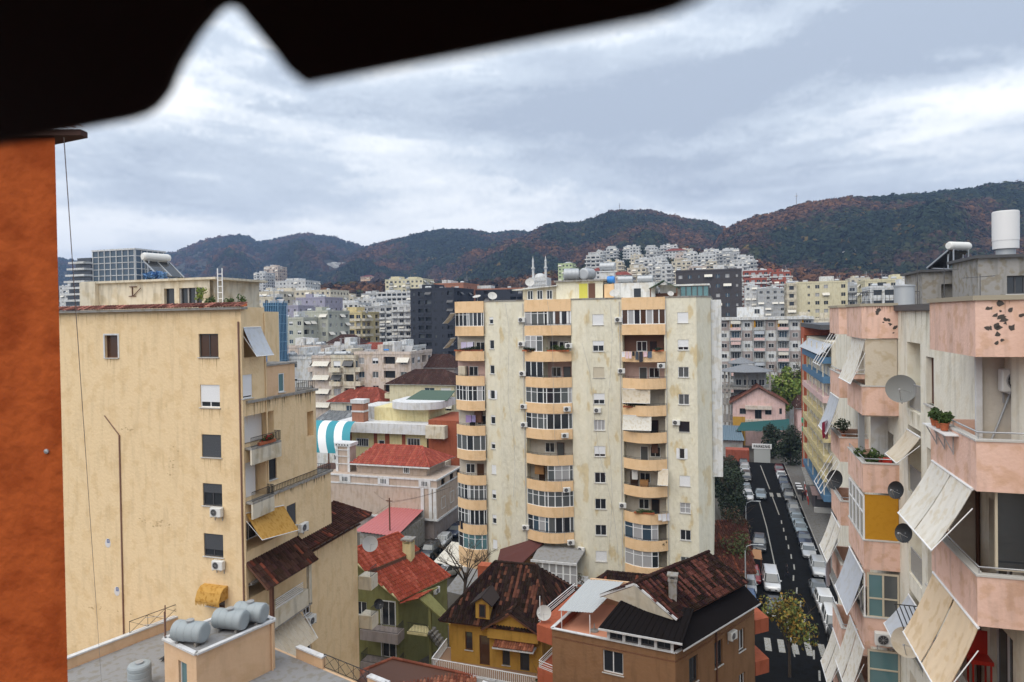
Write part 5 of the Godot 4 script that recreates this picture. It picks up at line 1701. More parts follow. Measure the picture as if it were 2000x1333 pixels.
	for q in [[-37.2, 30.8, 1.0, 5], [-30.0, 30.85, 1.4, 7], [-30.0, 27.8, 1.4, 9], [-30.0, 24.8, 1.4, 6], [-30.0, 21.9, 1.4, 7], [-30.0, 18.9, 1.4, 7], [-41.0, 33.6, 14.0, 26]]:
		var k := B.new()
		drips(k, c(q[0], q[1], 33.5), Vector3.RIGHT, q[2], q[3], 0.25, 0.9, 0.05)
		stuff("grime", k, M.drip_soft)
	for q in [[-35.6, 26.4, 16, 0.5, 0.06], [-33.3, 20.6, 22, 0.6, 0.12], [-32.4, 24.5, 10, 0.5, 0.4], [-38.2, 14.8, 12, 0.9, 0.1]]:
		var k := B.new()
		smear(k, c(q[0], q[1], 33.5), Vector3.RIGHT, q[2], q[3], q[4], 0.05)
		stuff("scuff", k, M.drip_soft)
	# what stands on it or hangs from it
	ac(-28.85, 21.45, 33.5, 0, "air conditioner under the half-shut dark window of the ochre house", "", 0.95)
	ac(-28.8, 18.3, 33.5, 0, "air conditioner with looped pipes under the ochre house's dark shutter", "", 0.95)
	ac(-27, 19.0, 39.0, PI / 2, "air conditioner on the ochre house's side above the dark tiles", "", 1.0)
	ac(-27, 12.5, 39.7, PI / 2, "air conditioner with a white hose on the ochre house's side", "", 1.0)
	solar(-37.7, 35.95, 38.6, 1.35, 1.02, "solar water heater with silver drum on the ochre house's penthouse")
	thing("blue_tarp", "blue plastic sheet under the solar heater of the penthouse", "tarp", -37.3, 35.95, 37.5)
	put("sheet", crown_mesh("tarp", Vector3(1.1, 0.28, 0.5), 260, 0.25, [Color(0.1, 0.22, 0.45), Color(0.16, 0.3, 0.5)], 5, 8), M.leaf, null, Vector3(0, 0.2, 0))
	tank(-28.3, 30.3, 36.6, 0.6, 0.6, 1.3, "blue_plastic", "bright blue water tank on the orange stair cabin", "", true)
	potted("yucca", "bright green spiky yucca at the penthouse's right corner", -32.3, 33.85, 36.3, 1.3, 0.5, LIMES, 411, 0.2)
	thing("roof_ladder", "white ladder leaning at the penthouse corner", "ladder", -31.3, 33.85, 36.9)
	for s in [-0.18, 0.18]: bx("rail", -31.3 + s - 0.025, -31.3 + s + 0.025, 33.85, 36.5, 36.88, 36.93, M.white_frame)
	for i in 6: bx("rung", -31.48, -31.12, 34.1 + i * 0.4, 34.14 + i * 0.4, 36.885, 36.92, M.white_frame)
	for q in [[-30.8, 501, "clump of greens nearest the penthouse"], [-29.5, 502, "middle clump of greens"], [-28.6, 503, "clump of greens nearest the corner"]]: planter(q[2] + " behind the ochre house's tiled edge", q[0], 33.95, 35.0, 0.8, q[1], GREENS, 0.0, 0.5)
	planter("red flowers and greens on the ochre house's loggia", -26.55, 25.6, 34.3, 1.5, 505, [Color(0.05, 0.09, 0.02), Color(0.3, 0.02, 0.02), Color(0.04, 0.07, 0.02)], PI / 2)
	dish(-26.0, 9.6, 36.0, 1.2, 0.5, "white satellite dish low on the ochre house behind the roof cabin", "sill", 0.5)
	dish(-26.4, 15.0, 47.0, 0.7, 0.6, "white satellite dish at the ochre house's far balconies", "sill", 0.4)
	dish(-26.0, 10.4, 47.4, 0.9, 0.4, "dark satellite dish on the ochre house's far lower balcony", "black", 0.4)

# ---------------------------------------------------------------- the apricot house below it, with tanks on its roof
func tank_house() -> void:
	var e1 := Vector2(0.3, 0.954); var e2 := Vector2(-0.954, 0.3)
	var K := Vector2(-24.4, 26.6)
	var at := func(a: float, b: float) -> Array:
		var p := K + e2 * a + e1 * b
		return [p.x, p.y]
	thing("apricot_house", "low apricot house with a tarred flat roof and a stair cabin", "building", -26, 0, 28)
	var b := B.new()
	b.prism(plan([at.call(9.5, -8.0), at.call(-7.0, -8.0), at.call(-7.0, 5.9), at.call(9.5, 5.9)]), 0, 14.4)
	P("wall", b, M.apricot)
	var rf := B.new()
	rf.prism(plan([at.call(9.3, -7.8), at.call(-6.8, -7.8), at.call(-6.8, 5.7), at.call(9.3, 5.7)]), 14.4, 14.44)
	P("roof_surface", rf, M.roofing)
	var par := B.new(); var cap := B.new()
	for q in [[at.call(9.5, 1.2), at.call(9.5, -8)], [at.call(9.5, 5.9), at.call(9.5, 1.2)], [at.call(2.9, 5.85), at.call(9.5, 5.85)], [at.call(-2.2, 5.85), at.call(0.0, 5.85)], [at.call(-6.95, -8), at.call(-6.95, 5.85)], [at.call(-6.95, 5.85), at.call(-5.6, 5.85)]]:
		var a := c(q[0][0], 14.7, q[0][1]); var e := c(q[1][0], 14.7, q[1][1])
		par.bar(a, e, 0.2, 0.58); cap.bar(a + Vector3(0, 0.33, 0), e + Vector3(0, 0.33, 0), 0.32, 0.08)
	P("parapet", par, M.apricot); P("parapet_cap", cap, M.trim)
	# iron rail with crossed panels in the gaps of the parapet
	for q in [[at.call(-2.2, 5.85), at.call(-5.6, 5.85), 14.45, 0.75], [at.call(9.5, 5.7), at.call(9.5, 1.5), 15.0, 0.75]]:
		var r := B.new()
		var a := c(q[0][0], q[2], q[0][1]); var e := c(q[1][0], q[2], q[1][1])
		rail(r, [a, e], q[3], 0.9)
		for i in 4:
			var s := a.lerp(e, i / 4.0); var t := a.lerp(e, (i + 1) / 4.0)
			r.bar(s + Vector3(0, 0.08, 0), t + Vector3(0, q[3], 0), 0.018); r.bar(t + Vector3(0, 0.08, 0), s + Vector3(0, q[3], 0), 0.018)
		P("railing", r, M.iron)
	# the stair cabin
	var cab := B.new()
	var cp := [at.call(2.9, 0), at.call(0, 0), at.call(0, 4.4), at.call(2.9, 4.4)]
	cab.shell(plan(cp), 14.42, 17.0, {0: [[1.3, 0.35, 0.75, 1.55, 0.25]]}, 0.2)
	P("stair_cabin", cab, M.apricot)
	var d := plan(cp)
	win(cur, Vector3(d[0].x, 14.77, -d[0].y) + Vector3(d[1].x - d[0].x, 0, -(d[1].y - d[0].y)).normalized() * 1.3, turn_of(d[1] - d[0]), 0.75, 1.55, {"name": "door", "n": 1, "rec": 0.15, "panes": ["pane_teal"]})
	var lip := B.new()
	for i in 4:
		var a = cp[i]; var e = cp[(i + 1) % 4]
		lip.bar(c(a[0], 17.05, a[1]), c(e[0], 17.05, e[1]), 0.24, 0.1)
	P("cabin_cap", lip, M.trim)
	var top := B.new()
	top.prism(plan([at.call(2.8, 0.1), at.call(0.1, 0.1), at.call(0.1, 4.3), at.call(2.8, 4.3)]), 17.0, 17.02)
	P("cabin_roof", top, M.roofing)
	var pp := B.new()
	pp.tube([c(at.call(-0.06, 4.2)[0], 14.4, at.call(-0.06, 4.2)[1]), c(at.call(-0.06, 4.2)[0], 16.9, at.call(-0.06, 4.2)[1])], 0.06, 7)
	P("drainpipe", pp, M.apricot)
	var lab := "grey plastic water drum lying on the apricot roof cabin"
	var ang := 0.1
	for q in [[-25.55, 27.5], [-24.55, 29.2], [-24.1, 30.2]]: tank(q[0], 17.03, q[1], ang, 0.5, 1.7, "drum_grey", lab, "drums on the apricot roof cabin")
	var q := tank(-28.6, 14.44, 27.3, 0.3, 0.55, 1.2, "drum_grey", "grey water drum standing upright on the tarred roof", "", true)
	for k in [[2.9, 0.05, 18.4], [6.5, 2.0, 17.2]]:
		var p: Array = at.call(k[0], k[1])
		thing("roof_pole", "thin rusty pole on the apricot house's roof", "pole", p[0], 14.4, p[1], "thin poles on the apricot roof")
		var t := B.new()
		t.tube([Vector3.ZERO, Vector3(0, k[2] - 14.4, 0)], 0.035, 6)
		P("shaft", t, M.pipe_brown)
		var x := B.new()
		x.tube([Vector3(0, k[2] - 15.0, 0), Vector3(-1.3, k[2] - 15.2, 0.1)], 0.012, 4)
		P("wire", x, M.grey_frame)
	thing("wet_tarp", "crumpled dark roofing sheet on the tarred roof", "sheet", -28.0, 14.44, 29.6)
	put("folds", crown_mesh("tarp2", Vector3(1.6, 0.12, 0.7), 200, 0.3, [Color(0.05, 0.05, 0.055), Color(0.08, 0.08, 0.085)], 6, 8), M.leaf, null, Vector3(0, 0.12, 0))

# ---------------------------------------------------------------- the pink and cream house on the right
const RF := 3.1
func pink_house() -> void:
	thing("apartment_house", "pink and cream apartment house with boxed balconies and canvas blinds", "building", 9, 0, 30)
	var U := 6.6
	var holes := []
	# wall along the street, w from 16 to 46: openings between the balcony stacks
	var o := c(U, 0, 46)
	for k in 10:
		var y := 29.35 - RF * k
		if y < 2: continue
		holes.append([17.1, y, 1.8, 2.5, 1.0])
		holes.append([19.6, y + 0.5, 0.9, 1.6, 0.25])
		holes.append([25.3, y - 0.75, 1.5, 2.6, 0.25])
		holes.append([13.4, y - 0.6, 1.4, 2.3, 0.4])
		holes.append([7.4, y - 0.6, 1.4, 2.3, 0.4])
		var r := B.new()
		rail(r, [c(U + 0.08, y, 27.1), c(U + 0.08, y, 28.9)], 0.95, 0.12)
		P("window_rail", r, M.grey_frame)
		win(cur, c(U, y + 0.5, 26.4), -PI / 2, 0.9, 1.6, {"n": 1, "rec": 0.2, "frame": "wood", "panes": ["pane_curtain" if k == 0 else "pane_brown"]})
		win(cur, c(U, y - 0.75, 20.7), -PI / 2, 1.5, 2.6, {"n": 2, "rec": 0.18, "shut": 0.8 if k == 0 else 0.0, "sill": false})
		win(cur, c(U, y - 0.6, 32.6), -PI / 2, 1.4, 2.3, {"name": "door", "n": 2, "rec": 0.3, "sill": false, "frame": "wood" if k % 2 else "white_frame", "panes": ["pane_grey"]})
		win(cur, c(U, y - 0.6, 38.6), -PI / 2, 1.4, 2.3, {"name": "door", "n": 2, "rec": 0.3, "sill": false, "frame": "wood", "panes": ["pane"]})
	var b := B.new()
	b.wall(o, Vector3(0, 0, 1), 30, 33.0, holes, 0.25)
	b.quad(c(U, 0, 46), c(18, 0, 46), c(18, 33, 46), c(U, 33, 46)); b.quad(c(18, 0, 16), c(U, 0, 16), c(U, 33, 16), c(18, 33, 16))
	P("wall", b, M.cream_right)
	bx("roof_slab", U - 0.1, 18, 33.0, 33.12, 16, 46, M.concrete)
	bx("roof_edge", U - 0.16, U + 0.1, 33.02, 33.24, 21.7, 30.2, M.dark_frame)
	# balcony stacks: [front u, near w, far w]
	var st := [[5.5, 18.0, 21.6], [5.3, 30.25, 33.7], [5.35, 36.2, 39.2]]
	for si in 3:
		var s = st[si]
		var band := node("roof_band", cur)
		var bb := B.new()
		bb.prism(plan([[s[0], s[1]], [U + (2.4 if si == 0 else 0.0), s[1]], [U + (2.4 if si == 0 else 0.0), s[2]], [s[0], s[2]]]), 31.93, 33.22)
		P("fascia", bb, M.pinkish, band)
		var cp := B.new()
		cp.prism(plan([[s[0] - 0.06, s[1] - 0.06], [U + (2.4 if si == 0 else 0.0), s[1] - 0.06], [U + (2.4 if si == 0 else 0.0), s[2] + 0.06], [s[0] - 0.06, s[2] + 0.06]]), 33.22, 33.33)
		P("coping", cp, mat("weathered_coping", lin(0.33, 0.29, 0.22), 0.9), band)
		for k in 10:
			var t := 30.0 - RF * k
			if t < 3: break
			var bal := node("balcony", cur)
			var e := U + (2.4 if si == 0 else 0.0)
			var p := B.new()
			# three upright faces with thickness, and the floor
			p.prism(plan([[s[0], s[1]], [e, s[1]], [e, s[1] + 0.12], [s[0], s[1] + 0.12]]), t - 1.15, t)
			p.prism(plan([[s[0], s[1] + 0.121], [s[0] + 0.12, s[1] + 0.121], [s[0] + 0.12, s[2]], [s[0], s[2]]]), t - 1.15, t)
			p.prism(plan([[s[0] + 0.121, s[2] - 0.12], [e, s[2] - 0.12], [e, s[2]], [s[0] + 0.121, s[2]]]), t - 1.15, t)
			p.prism(plan([[s[0] + 0.121, s[1] + 0.121], [e, s[1] + 0.121], [e, s[2] - 0.121], [s[0] + 0.121, s[2] - 0.121]]), t - 1.15, t - 1.0)
			P("parapet", p, M.pinkish, bal)
			var cpp := B.new()
			cpp.prism(plan([[s[0] - 0.03, s[1] - 0.03], [e, s[1] - 0.03], [e, s[1] + 0.15], [s[0] + 0.15, s[1] + 0.15], [s[0] + 0.15, s[2] + 0.03], [s[0] - 0.03, s[2] + 0.03]]), t, t + 0.045)
			P("coping", cpp, M.sill, bal)
			if not (si == 1 and k in [0, 2, 3, 4]):
				var r := B.new()
				r.tube([c(e - 0.05, t + 0.2, s[1] + 0.05), c(s[0] + 0.05, t + 0.2, s[1] + 0.05), c(s[0] + 0.05, t + 0.2, s[2] - 0.05)], 0.022, 7)
				for q in [[e - 0.1, s[1] + 0.05], [s[0] + 0.06, s[1] + 0.06], [s[0] + 0.05, (s[1] + s[2]) / 2], [s[0] + 0.05, s[2] - 0.1]]: r.tube([c(q[0], t + 0.04, q[1]), c(q[0], t + 0.2, q[1])], 0.014, 5)
				P("handrail", r, M.steel, bal)
	# nearest stack: grey partition with post, dark rooms below
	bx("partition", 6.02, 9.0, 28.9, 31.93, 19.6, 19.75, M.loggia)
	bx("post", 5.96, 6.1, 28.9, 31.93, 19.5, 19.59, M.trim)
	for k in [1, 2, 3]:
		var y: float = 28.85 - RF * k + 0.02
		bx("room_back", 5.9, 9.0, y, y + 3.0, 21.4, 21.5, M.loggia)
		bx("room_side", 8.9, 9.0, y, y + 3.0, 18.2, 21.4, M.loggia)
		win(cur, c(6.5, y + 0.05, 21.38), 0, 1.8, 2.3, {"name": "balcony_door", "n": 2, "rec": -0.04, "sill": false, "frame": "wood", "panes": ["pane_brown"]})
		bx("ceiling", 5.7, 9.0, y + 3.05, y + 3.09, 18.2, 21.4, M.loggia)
	var sl := win(cur, c(5.95, 26.98, 18.3), 0, 1.5, 1.85, {"name": "sliding_window", "n": 1, "rec": 0.0, "sill": false, "fw": 0.05, "frame": "shutter_beige", "panes": ["pane"]})
	# second stack: blinds and glazing in its near face
	bx("roller_blind", 5.42, 6.58, 30.05, 31.9, 30.33, 30.36, M.canvas_beige)
	bx("roller_blind", 5.36, 6.58, 23.85, 26.0 - 0.35, 30.33, 30.36, M.canvas_ochre)
	bx("ceiling", 5.45, 6.58, 28.78, 28.84, 30.4, 33.5, M.loggia)
	win(cur, c(5.42, 20.7, 30.33), 0, 1.16, 1.8, {"name": "glazing", "n": 2, "tr": 0.42, "rec": 0.0, "sill": false, "fw": 0.07, "frame": "shutter_beige", "panes": ["pane_teal", "pane_grey"]})
	win(cur, c(5.42, 17.6, 30.33), 0, 1.16, 1.8, {"name": "glazing", "n": 1, "tr": 0.55, "rec": 0.0, "sill": false, "fw": 0.07, "frame": "shutter_beige", "panes": ["pane_teal"]})
	for i in 4: win(cur, c(5.33, 23.75, 33.6 - i * 0.82), -PI / 2, 0.82, 1.85, {"name": "glazing", "n": 1, "tr": 0.6, "rec": 0.0, "sill": false, "panes": ["pane_grey"]})
	for i in 4: win(cur, c(5.33, 20.65, 33.6 - i * 0.82), -PI / 2, 0.82, 1.8, {"name": "glazing", "n": 1, "tr": 0.6, "rec": 0.0, "sill": false, "panes": ["pane"]})
	bx("column", 5.5, 5.72, 27.0, 28.85, 32.2, 32.42, M.zinc)
	bx("inner_wall", 5.9, 6.55, 26.95, 28.85, 31.9, 31.95, M.far_white)
	# drop-arm awnings on the street side
	var lefts := [
		[5.45, 31.9, 30.3, 33.2, 0.55, 1.8, "canvas_white", 0.0], [5.5, 28.85, 18.2, 21.4, 0.85, 1.5, "canvas_white", 0.02], [5.5, 25.75, 17.9, 21.4, 0.75, 1.75, "canvas_cream", 0.025],
		[5.3, 22.5, 30.3, 33.5, 0.6, 1.8, "canvas_grey", 0.0], [5.3, 19.4, 30.3, 33.5, 0.6, 2.1, "canvas_white", 0.03], [5.35, 28.8, 36.3, 39.0, 0.6, 1.75, "canvas_grey", 0.0],
		[5.35, 22.5, 36.3, 39.0, 0.6, 1.75, "canvas_white", 0.03], [5.35, 16.4, 36.3, 39.0, 0.6, 1.8, "canvas_white", 0.03], [5.3, 16.3, 30.3, 33.5, 0.6, 1.9, "canvas_white", 0.03]]
	for q in lefts:
		awning(cur, c(q[0] - 0.02, q[1], q[3]), c(q[0] - 0.02, q[1], q[2]), Vector3(-q[4], 0, 0), q[5], M[q[6]], q[7])
	# bare folding frames of the far stack
	for y in [31.9, 25.6]:
		var f := node("awning_frame", cur)
		var fb := B.new()
		for w in [36.4, 37.3, 38.2, 39.0]:
			fb.tube([c(5.35, y, w), c(4.5, y - 1.5, w)], 0.018, 5)
		fb.tube([c(4.5, y - 1.5, 36.4), c(4.5, y - 1.5, 39.0)], 0.02, 5); fb.tube([c(4.85, y - 0.9, 36.4), c(4.85, y - 0.9, 39.0)], 0.012, 5)
		P("bars", fb, M.white_frame, f)
	# small blinds on the wall windows
	awning(cur, c(U - 0.02, 28.55, 28.9), c(U - 0.02, 28.55, 27.1), Vector3(-0.75, 0, 0), 0.95, M.canvas_beige)
	awning(cur, c(U - 0.02, 22.3, 28.9), c(U - 0.02, 22.3, 27.1), Vector3(-0.85, 0, 0), 1.2, M.canvas_grey)
	# flaked patches of bare mortar on the top fascias
	var pr := RandomNumberGenerator.new()
	pr.seed = 3
	var fl := mat("bare_mortar", lin(0.07, 0.06, 0.055), 0.95)
	for q in [[6.05, 32.8, 17.997, 14, 0.3], [6.0, 32.55, 17.997, 10, 0.22], [6.2, 32.7, 30.247, 5, 0.16], [6.4, 32.35, 30.247, 6, 0.14], [5.9, 33.0, 30.247, 4, 0.12]]:
		var k := B.new()
		for i in q[3]:
			var x := c(q[0] + pr.randfn() * q[4] * 0.55, q[1] + pr.randfn() * q[4] * 0.8, q[2])
			var pts := []
			var rr := pr.randf_range(0.02, 0.085)
			for j in 7: pts.append(x + Vector3(cos(j * TAU / 7), sin(j * TAU / 7), 0) * rr * pr.randf_range(0.45, 1.3) + Vector3(0, 0, 0.0015 + i * 0.0001))
			for j in range(1, 6): k.tri(pts[0], pts[j], pts[j + 1])
		stuff("flaked_patch", k, fl)
	for q in [[5.5, 33.2, 18.0, 3.4], [5.3, 33.2, 30.25, 1.2]]:
		var k := B.new()
		drips(k, c(q[0], q[1], q[2]), Vector3.RIGHT, q[3], 12, 0.08, 0.45, 0.05)
		stuff("grime", k, mat("pink_grime", lin(0.4, 0.24, 0.18), 0.95))
	for q in [[33.0, 29.9, 8.0, 26, 0.3, 1.3], [29.3, 28.9, 1.8, 10, 0.2, 0.7]]:
		var k := B.new()
		drips(k, c(U, q[0], q[1]), Vector3(0, 0, 1), q[2], q[3], q[4], q[5], 0.07)
		stuff("grime", k, mat("wall_grime", lin(0.42, 0.39, 0.29), 0.95))
	pink_house_things(U)

func pink_house_things(U: float) -> void:
	# roof: grey cabins, tall white vessel, solar heater, aerials
	thing("roof_cabin", "grey rendered cabin on the pink house's roof with a dark doorway", "cabin", 11.6, 33.12, 43)
	var rb := B.new()
	rb.wall(c(10.3, 33.12, 41.8), Vector3.RIGHT, 2.7, 1.95, [[0.9, 0.1, 0.75, 1.2, 0.4]])
	rb.wall(c(10.3, 33.12, 45.5), Vector3(0, 0, 1), 3.7, 1.95, [])
	P("wall", rb, M.concrete)
	bx("core", 10.35, 13.0, 33.12, 35.06, 42.25, 45.5, M.concrete)
	bx("roof_slab", 10.1, 13.3, 35.08, 35.2, 41.6, 45.7, M.dark_frame)
	thing("roof_cabin", "taller grey roof cabin carrying the white vessel, with a barred window", "cabin", 13.5, 33.12, 39)
	var rc := B.new()
	rc.wall(c(11.5, 33.12, 37.2), Vector3.RIGHT, 5.0, 2.3, [[1.15, 0.6, 1.1, 0.85, 0.25]])
	rc.wall(c(11.5, 33.12, 41.0), Vector3(0, 0, 1), 3.8, 2.3, [])
	P("wall", rc, M.concrete)
	bx("core", 11.55, 16.5, 33.12, 35.4, 37.5, 41, M.concrete)
	bx("roof_slab", 11.3, 16.6, 35.42, 35.56, 37.0, 41.2, M.dark_frame)
	win(cur, c(12.65, 33.72, 37.2), 0, 1.1, 0.85, {"n": 3, "rec": 0.2, "frame": "dark_frame"})
	thing("white_vessel", "tall white chimney vessel on the taller roof cabin", "vessel", 12.95, 35.56, 38.2)
	var wv := B.new()
	wv.lathe([[0.0, 0.0], [0.4, 0.0], [0.4, 0.36], [0.42, 0.36]], 28)
	P("collar", wv, M.zinc)
	var wv2 := B.new()
	wv2.lathe([[0.4, 0.34], [0.53, 0.34], [0.535, 0.72], [0.55, 0.73], [0.55, 2.1], [0.51, 2.13], [0.0, 2.15]], 32)
	P("drum", wv2, mat("vessel_white", lin(0.66, 0.66, 0.67), 0.5))
	solar(12.1, 35.2, 43.3, -2.5, 0.8, "solar water heater with a white drum on the grey roof cabin")
	for q in [[9.9, 33.12, 36.5, 1.9], [10.0, 33.12, 41.5, 2.9], [11.2, 33.12, 36.0, 1.5]]:
		thing("aerial", "thin rooftop aerial with crossed rods on the pink house", "aerial", q[0], q[1], q[2], "aerials on the pink house")
		var m := B.new()
		m.tube([Vector3.ZERO, Vector3(0, q[3], 0)], 0.02, 5)
		P("mast", m, M.dark_frame)
		var x := B.new()
		x.tube([Vector3(-0.7, q[3] * 0.9, 0), Vector3(0.6, q[3] * 0.95, 0)], 0.012, 4)
		for i in 7: x.tube([Vector3(-0.6 + i * 0.18, q[3] * 0.905 + i * 0.007, -0.2), Vector3(-0.6 + i * 0.18, q[3] * 0.905 + i * 0.007, 0.2)], 0.007, 4)
		P("rods", x, M.dark_frame)
	# roof edge clutter
	thing("roof_railing", "dark iron roof railing behind the pink house's second band", "railing", 8.5, 33.12, 42)
	var rl := B.new()
	rail(rl, [c(6.7, 33.12, 42.0), c(10.2, 33.12, 42.0)], 0.95, 0.2)
	P("bars", rl, M.iron)
	thing("round_flue", "grey cylindrical flue on the pink house's roof", "flue", 7.9, 33.12, 35.0)
	var fu := B.new()
	fu.lathe([[0, 0], [0.42, 0], [0.42, 1.0], [0.46, 1.0], [0.46, 1.06], [0, 1.1]], 18)
	P("pipe", fu, M.zinc)
	# on the walls and balconies
	dish(6.35, 29.55, 28.6, -0.35, 0.52, "large grey satellite dish on the cream wall of the pink house", "dish_grey", 0.25)
	dish(6.2, 26.0, 28.4, -0.9, 0.33, "black satellite dish below the beige wall blind", "black", 0.3)
	dish(6.0, 25.0, 26.4, -0.9, 0.33, "black satellite dish half hidden by the stained white awning", "black", 0.3)
	dish(6.1, 20.9, 26.8, -0.5, 0.5, "beige satellite dish by the cream striped awning", "canvas_beige", 0.3)
	dish(5.6, 23.8, 38.6, -0.9, 0.5, "black satellite dish in a far corner balcony", "black", 0.3)
	ac(6.85, 31.0, 19.6, 0, "air conditioner on the grey loggia partition, its pipe slanting down", "", 1.0)
	ac(6.0, 19.75, 30.22, 0, "air conditioner on a pink parapet under greenish panes", "", 0.9)
	thing("drain_hose", "grey hose slanting down the loggia partition", "hose", 6.6, 29, 19.5)
	var h := B.new()
	h.tube([c(6.75, 31.1, 19.55), c(6.45, 30.2, 19.55), c(6.1, 29.3, 19.5)], 0.025, 6)
	P("tube", h, M.zinc)
	for q in [[20.6, 701], [20.2, 702], [19.8, 703]]: potted("potted_shrub", "small leafy plant in a clay pot on the pink parapet ledge", 5.35, 29.95, q[0], 0.28, 0.2, GREENS, q[1], 0.11, "clay pots on the parapet ledge")
	thing("pot_shelf", "white bracket shelf for pots outside the pink parapet", "shelf", 5.35, 29.9, 20.2)
	bx("board", 5.2, 5.5, 29.9, 29.93, 19.2, 21.2, M.white_frame)
	for i in 3:
		var k := B.new()
		k.bar(c(5.22, 29.9, 19.5 + i * 0.7), c(5.45, 29.45, 19.5 + i * 0.7), 0.025); k.bar(c(5.46, 29.9, 19.5 + i * 0.7), c(5.46, 29.4, 19.5 + i * 0.7), 0.025)
		P("bracket", k, M.grey_frame)
	for q in [[5.75, 30.7, 711, 0.55], [6.15, 31.0, 712, 0.7], [5.55, 31.6, 713, 0.5]]: potted("balcony_shrub", "dense green shrub on the balcony between the blinds", q[0], 26.0, q[1], q[3] + 0.5, 0.45, GREENS, q[2], 0.2, "shrubs on the open pink balcony")
	potted("bonsai_tree", "small round-headed tree on the far pink balcony", 5.55, 26.9, 36.5, 0.8, 0.5, DARKS, 715, 0.12)
	thing("toy_crate", "bright red crate among the balcony shrubs", "crate", 6.1, 26.0, 30.45)
	bx("box", 5.95, 6.4, 26.0, 26.95 + 0.1, 30.5, 30.7, mat("red_plastic", lin(0.5, 0.03, 0.015), 0.4))
	bx("rim", 5.93, 6.42, 27.05, 27.1, 30.48, 30.72, M.red_plastic)
	clothes("crimson and white washing at the far pink balcony", 4.6, 27.6, 36.4, [[0.4, 0.8, lin(0.4, 0.03, 0.08)], [0.5, 0.9, lin(0.6, 0.45, 0.5)]], 1.2)
	clothes("pale washing hanging below the far grey awning", 4.7, 20.6, 36.4, [[0.5, 1.1, lin(0.55, 0.56, 0.66)], [0.4, 1.3, lin(0.6, 0.6, 0.68)], [0.4, 0.8, lin(0.5, 0.5, 0.55)]], 1.3)
	thing("orange_chest", "orange chest in the dark near balcony", "chest", 6.4, 22.7, 19.5)
	bx("box", 6.1, 7.2, 22.7, 23.6, 18.6, 19.6, mat("orange_wood", lin(0.36, 0.08, 0.02), 0.6))
	bx("lid", 6.08, 7.22, 23.6, 23.66, 18.58, 19.62, M.orange_wood)
	thing("red_chair", "red chair in the dark near balcony", "chair", 6.3, 22.7, 20.4)
	bx("seat", 6.0, 6.5, 23.9, 24.0, 20.1, 20.6, M.red_plastic)
	bx("backrest", 6.0, 6.5, 24.0, 24.6, 20.55, 20.6, M.red_plastic)
	for q in [[6.03, 20.13], [6.43, 20.13], [6.03, 20.53], [6.43, 20.53]]: bx("leg", q[0], q[0] + 0.04, 22.7, 23.9, q[1], q[1] + 0.04, M.red_plastic)
	thing("folding_rack", "black folding laundry rack outside the cream wall", "rack", 6.2, 23.3, 26.0)
	var fr := B.new()
	for i in 5: fr.tube([c(5.7 + i * 0.15, 22.2, 25.2), c(5.7 + i * 0.15, 22.6, 27.0)], 0.02, 5)
	fr.tube([c(5.7, 22.2, 25.2), c(6.55, 22.2, 25.2)], 0.02, 5); fr.tube([c(5.7, 22.6, 27.0), c(6.55, 22.6, 27.0)], 0.02, 5)
	P("bars", fr, M.black)

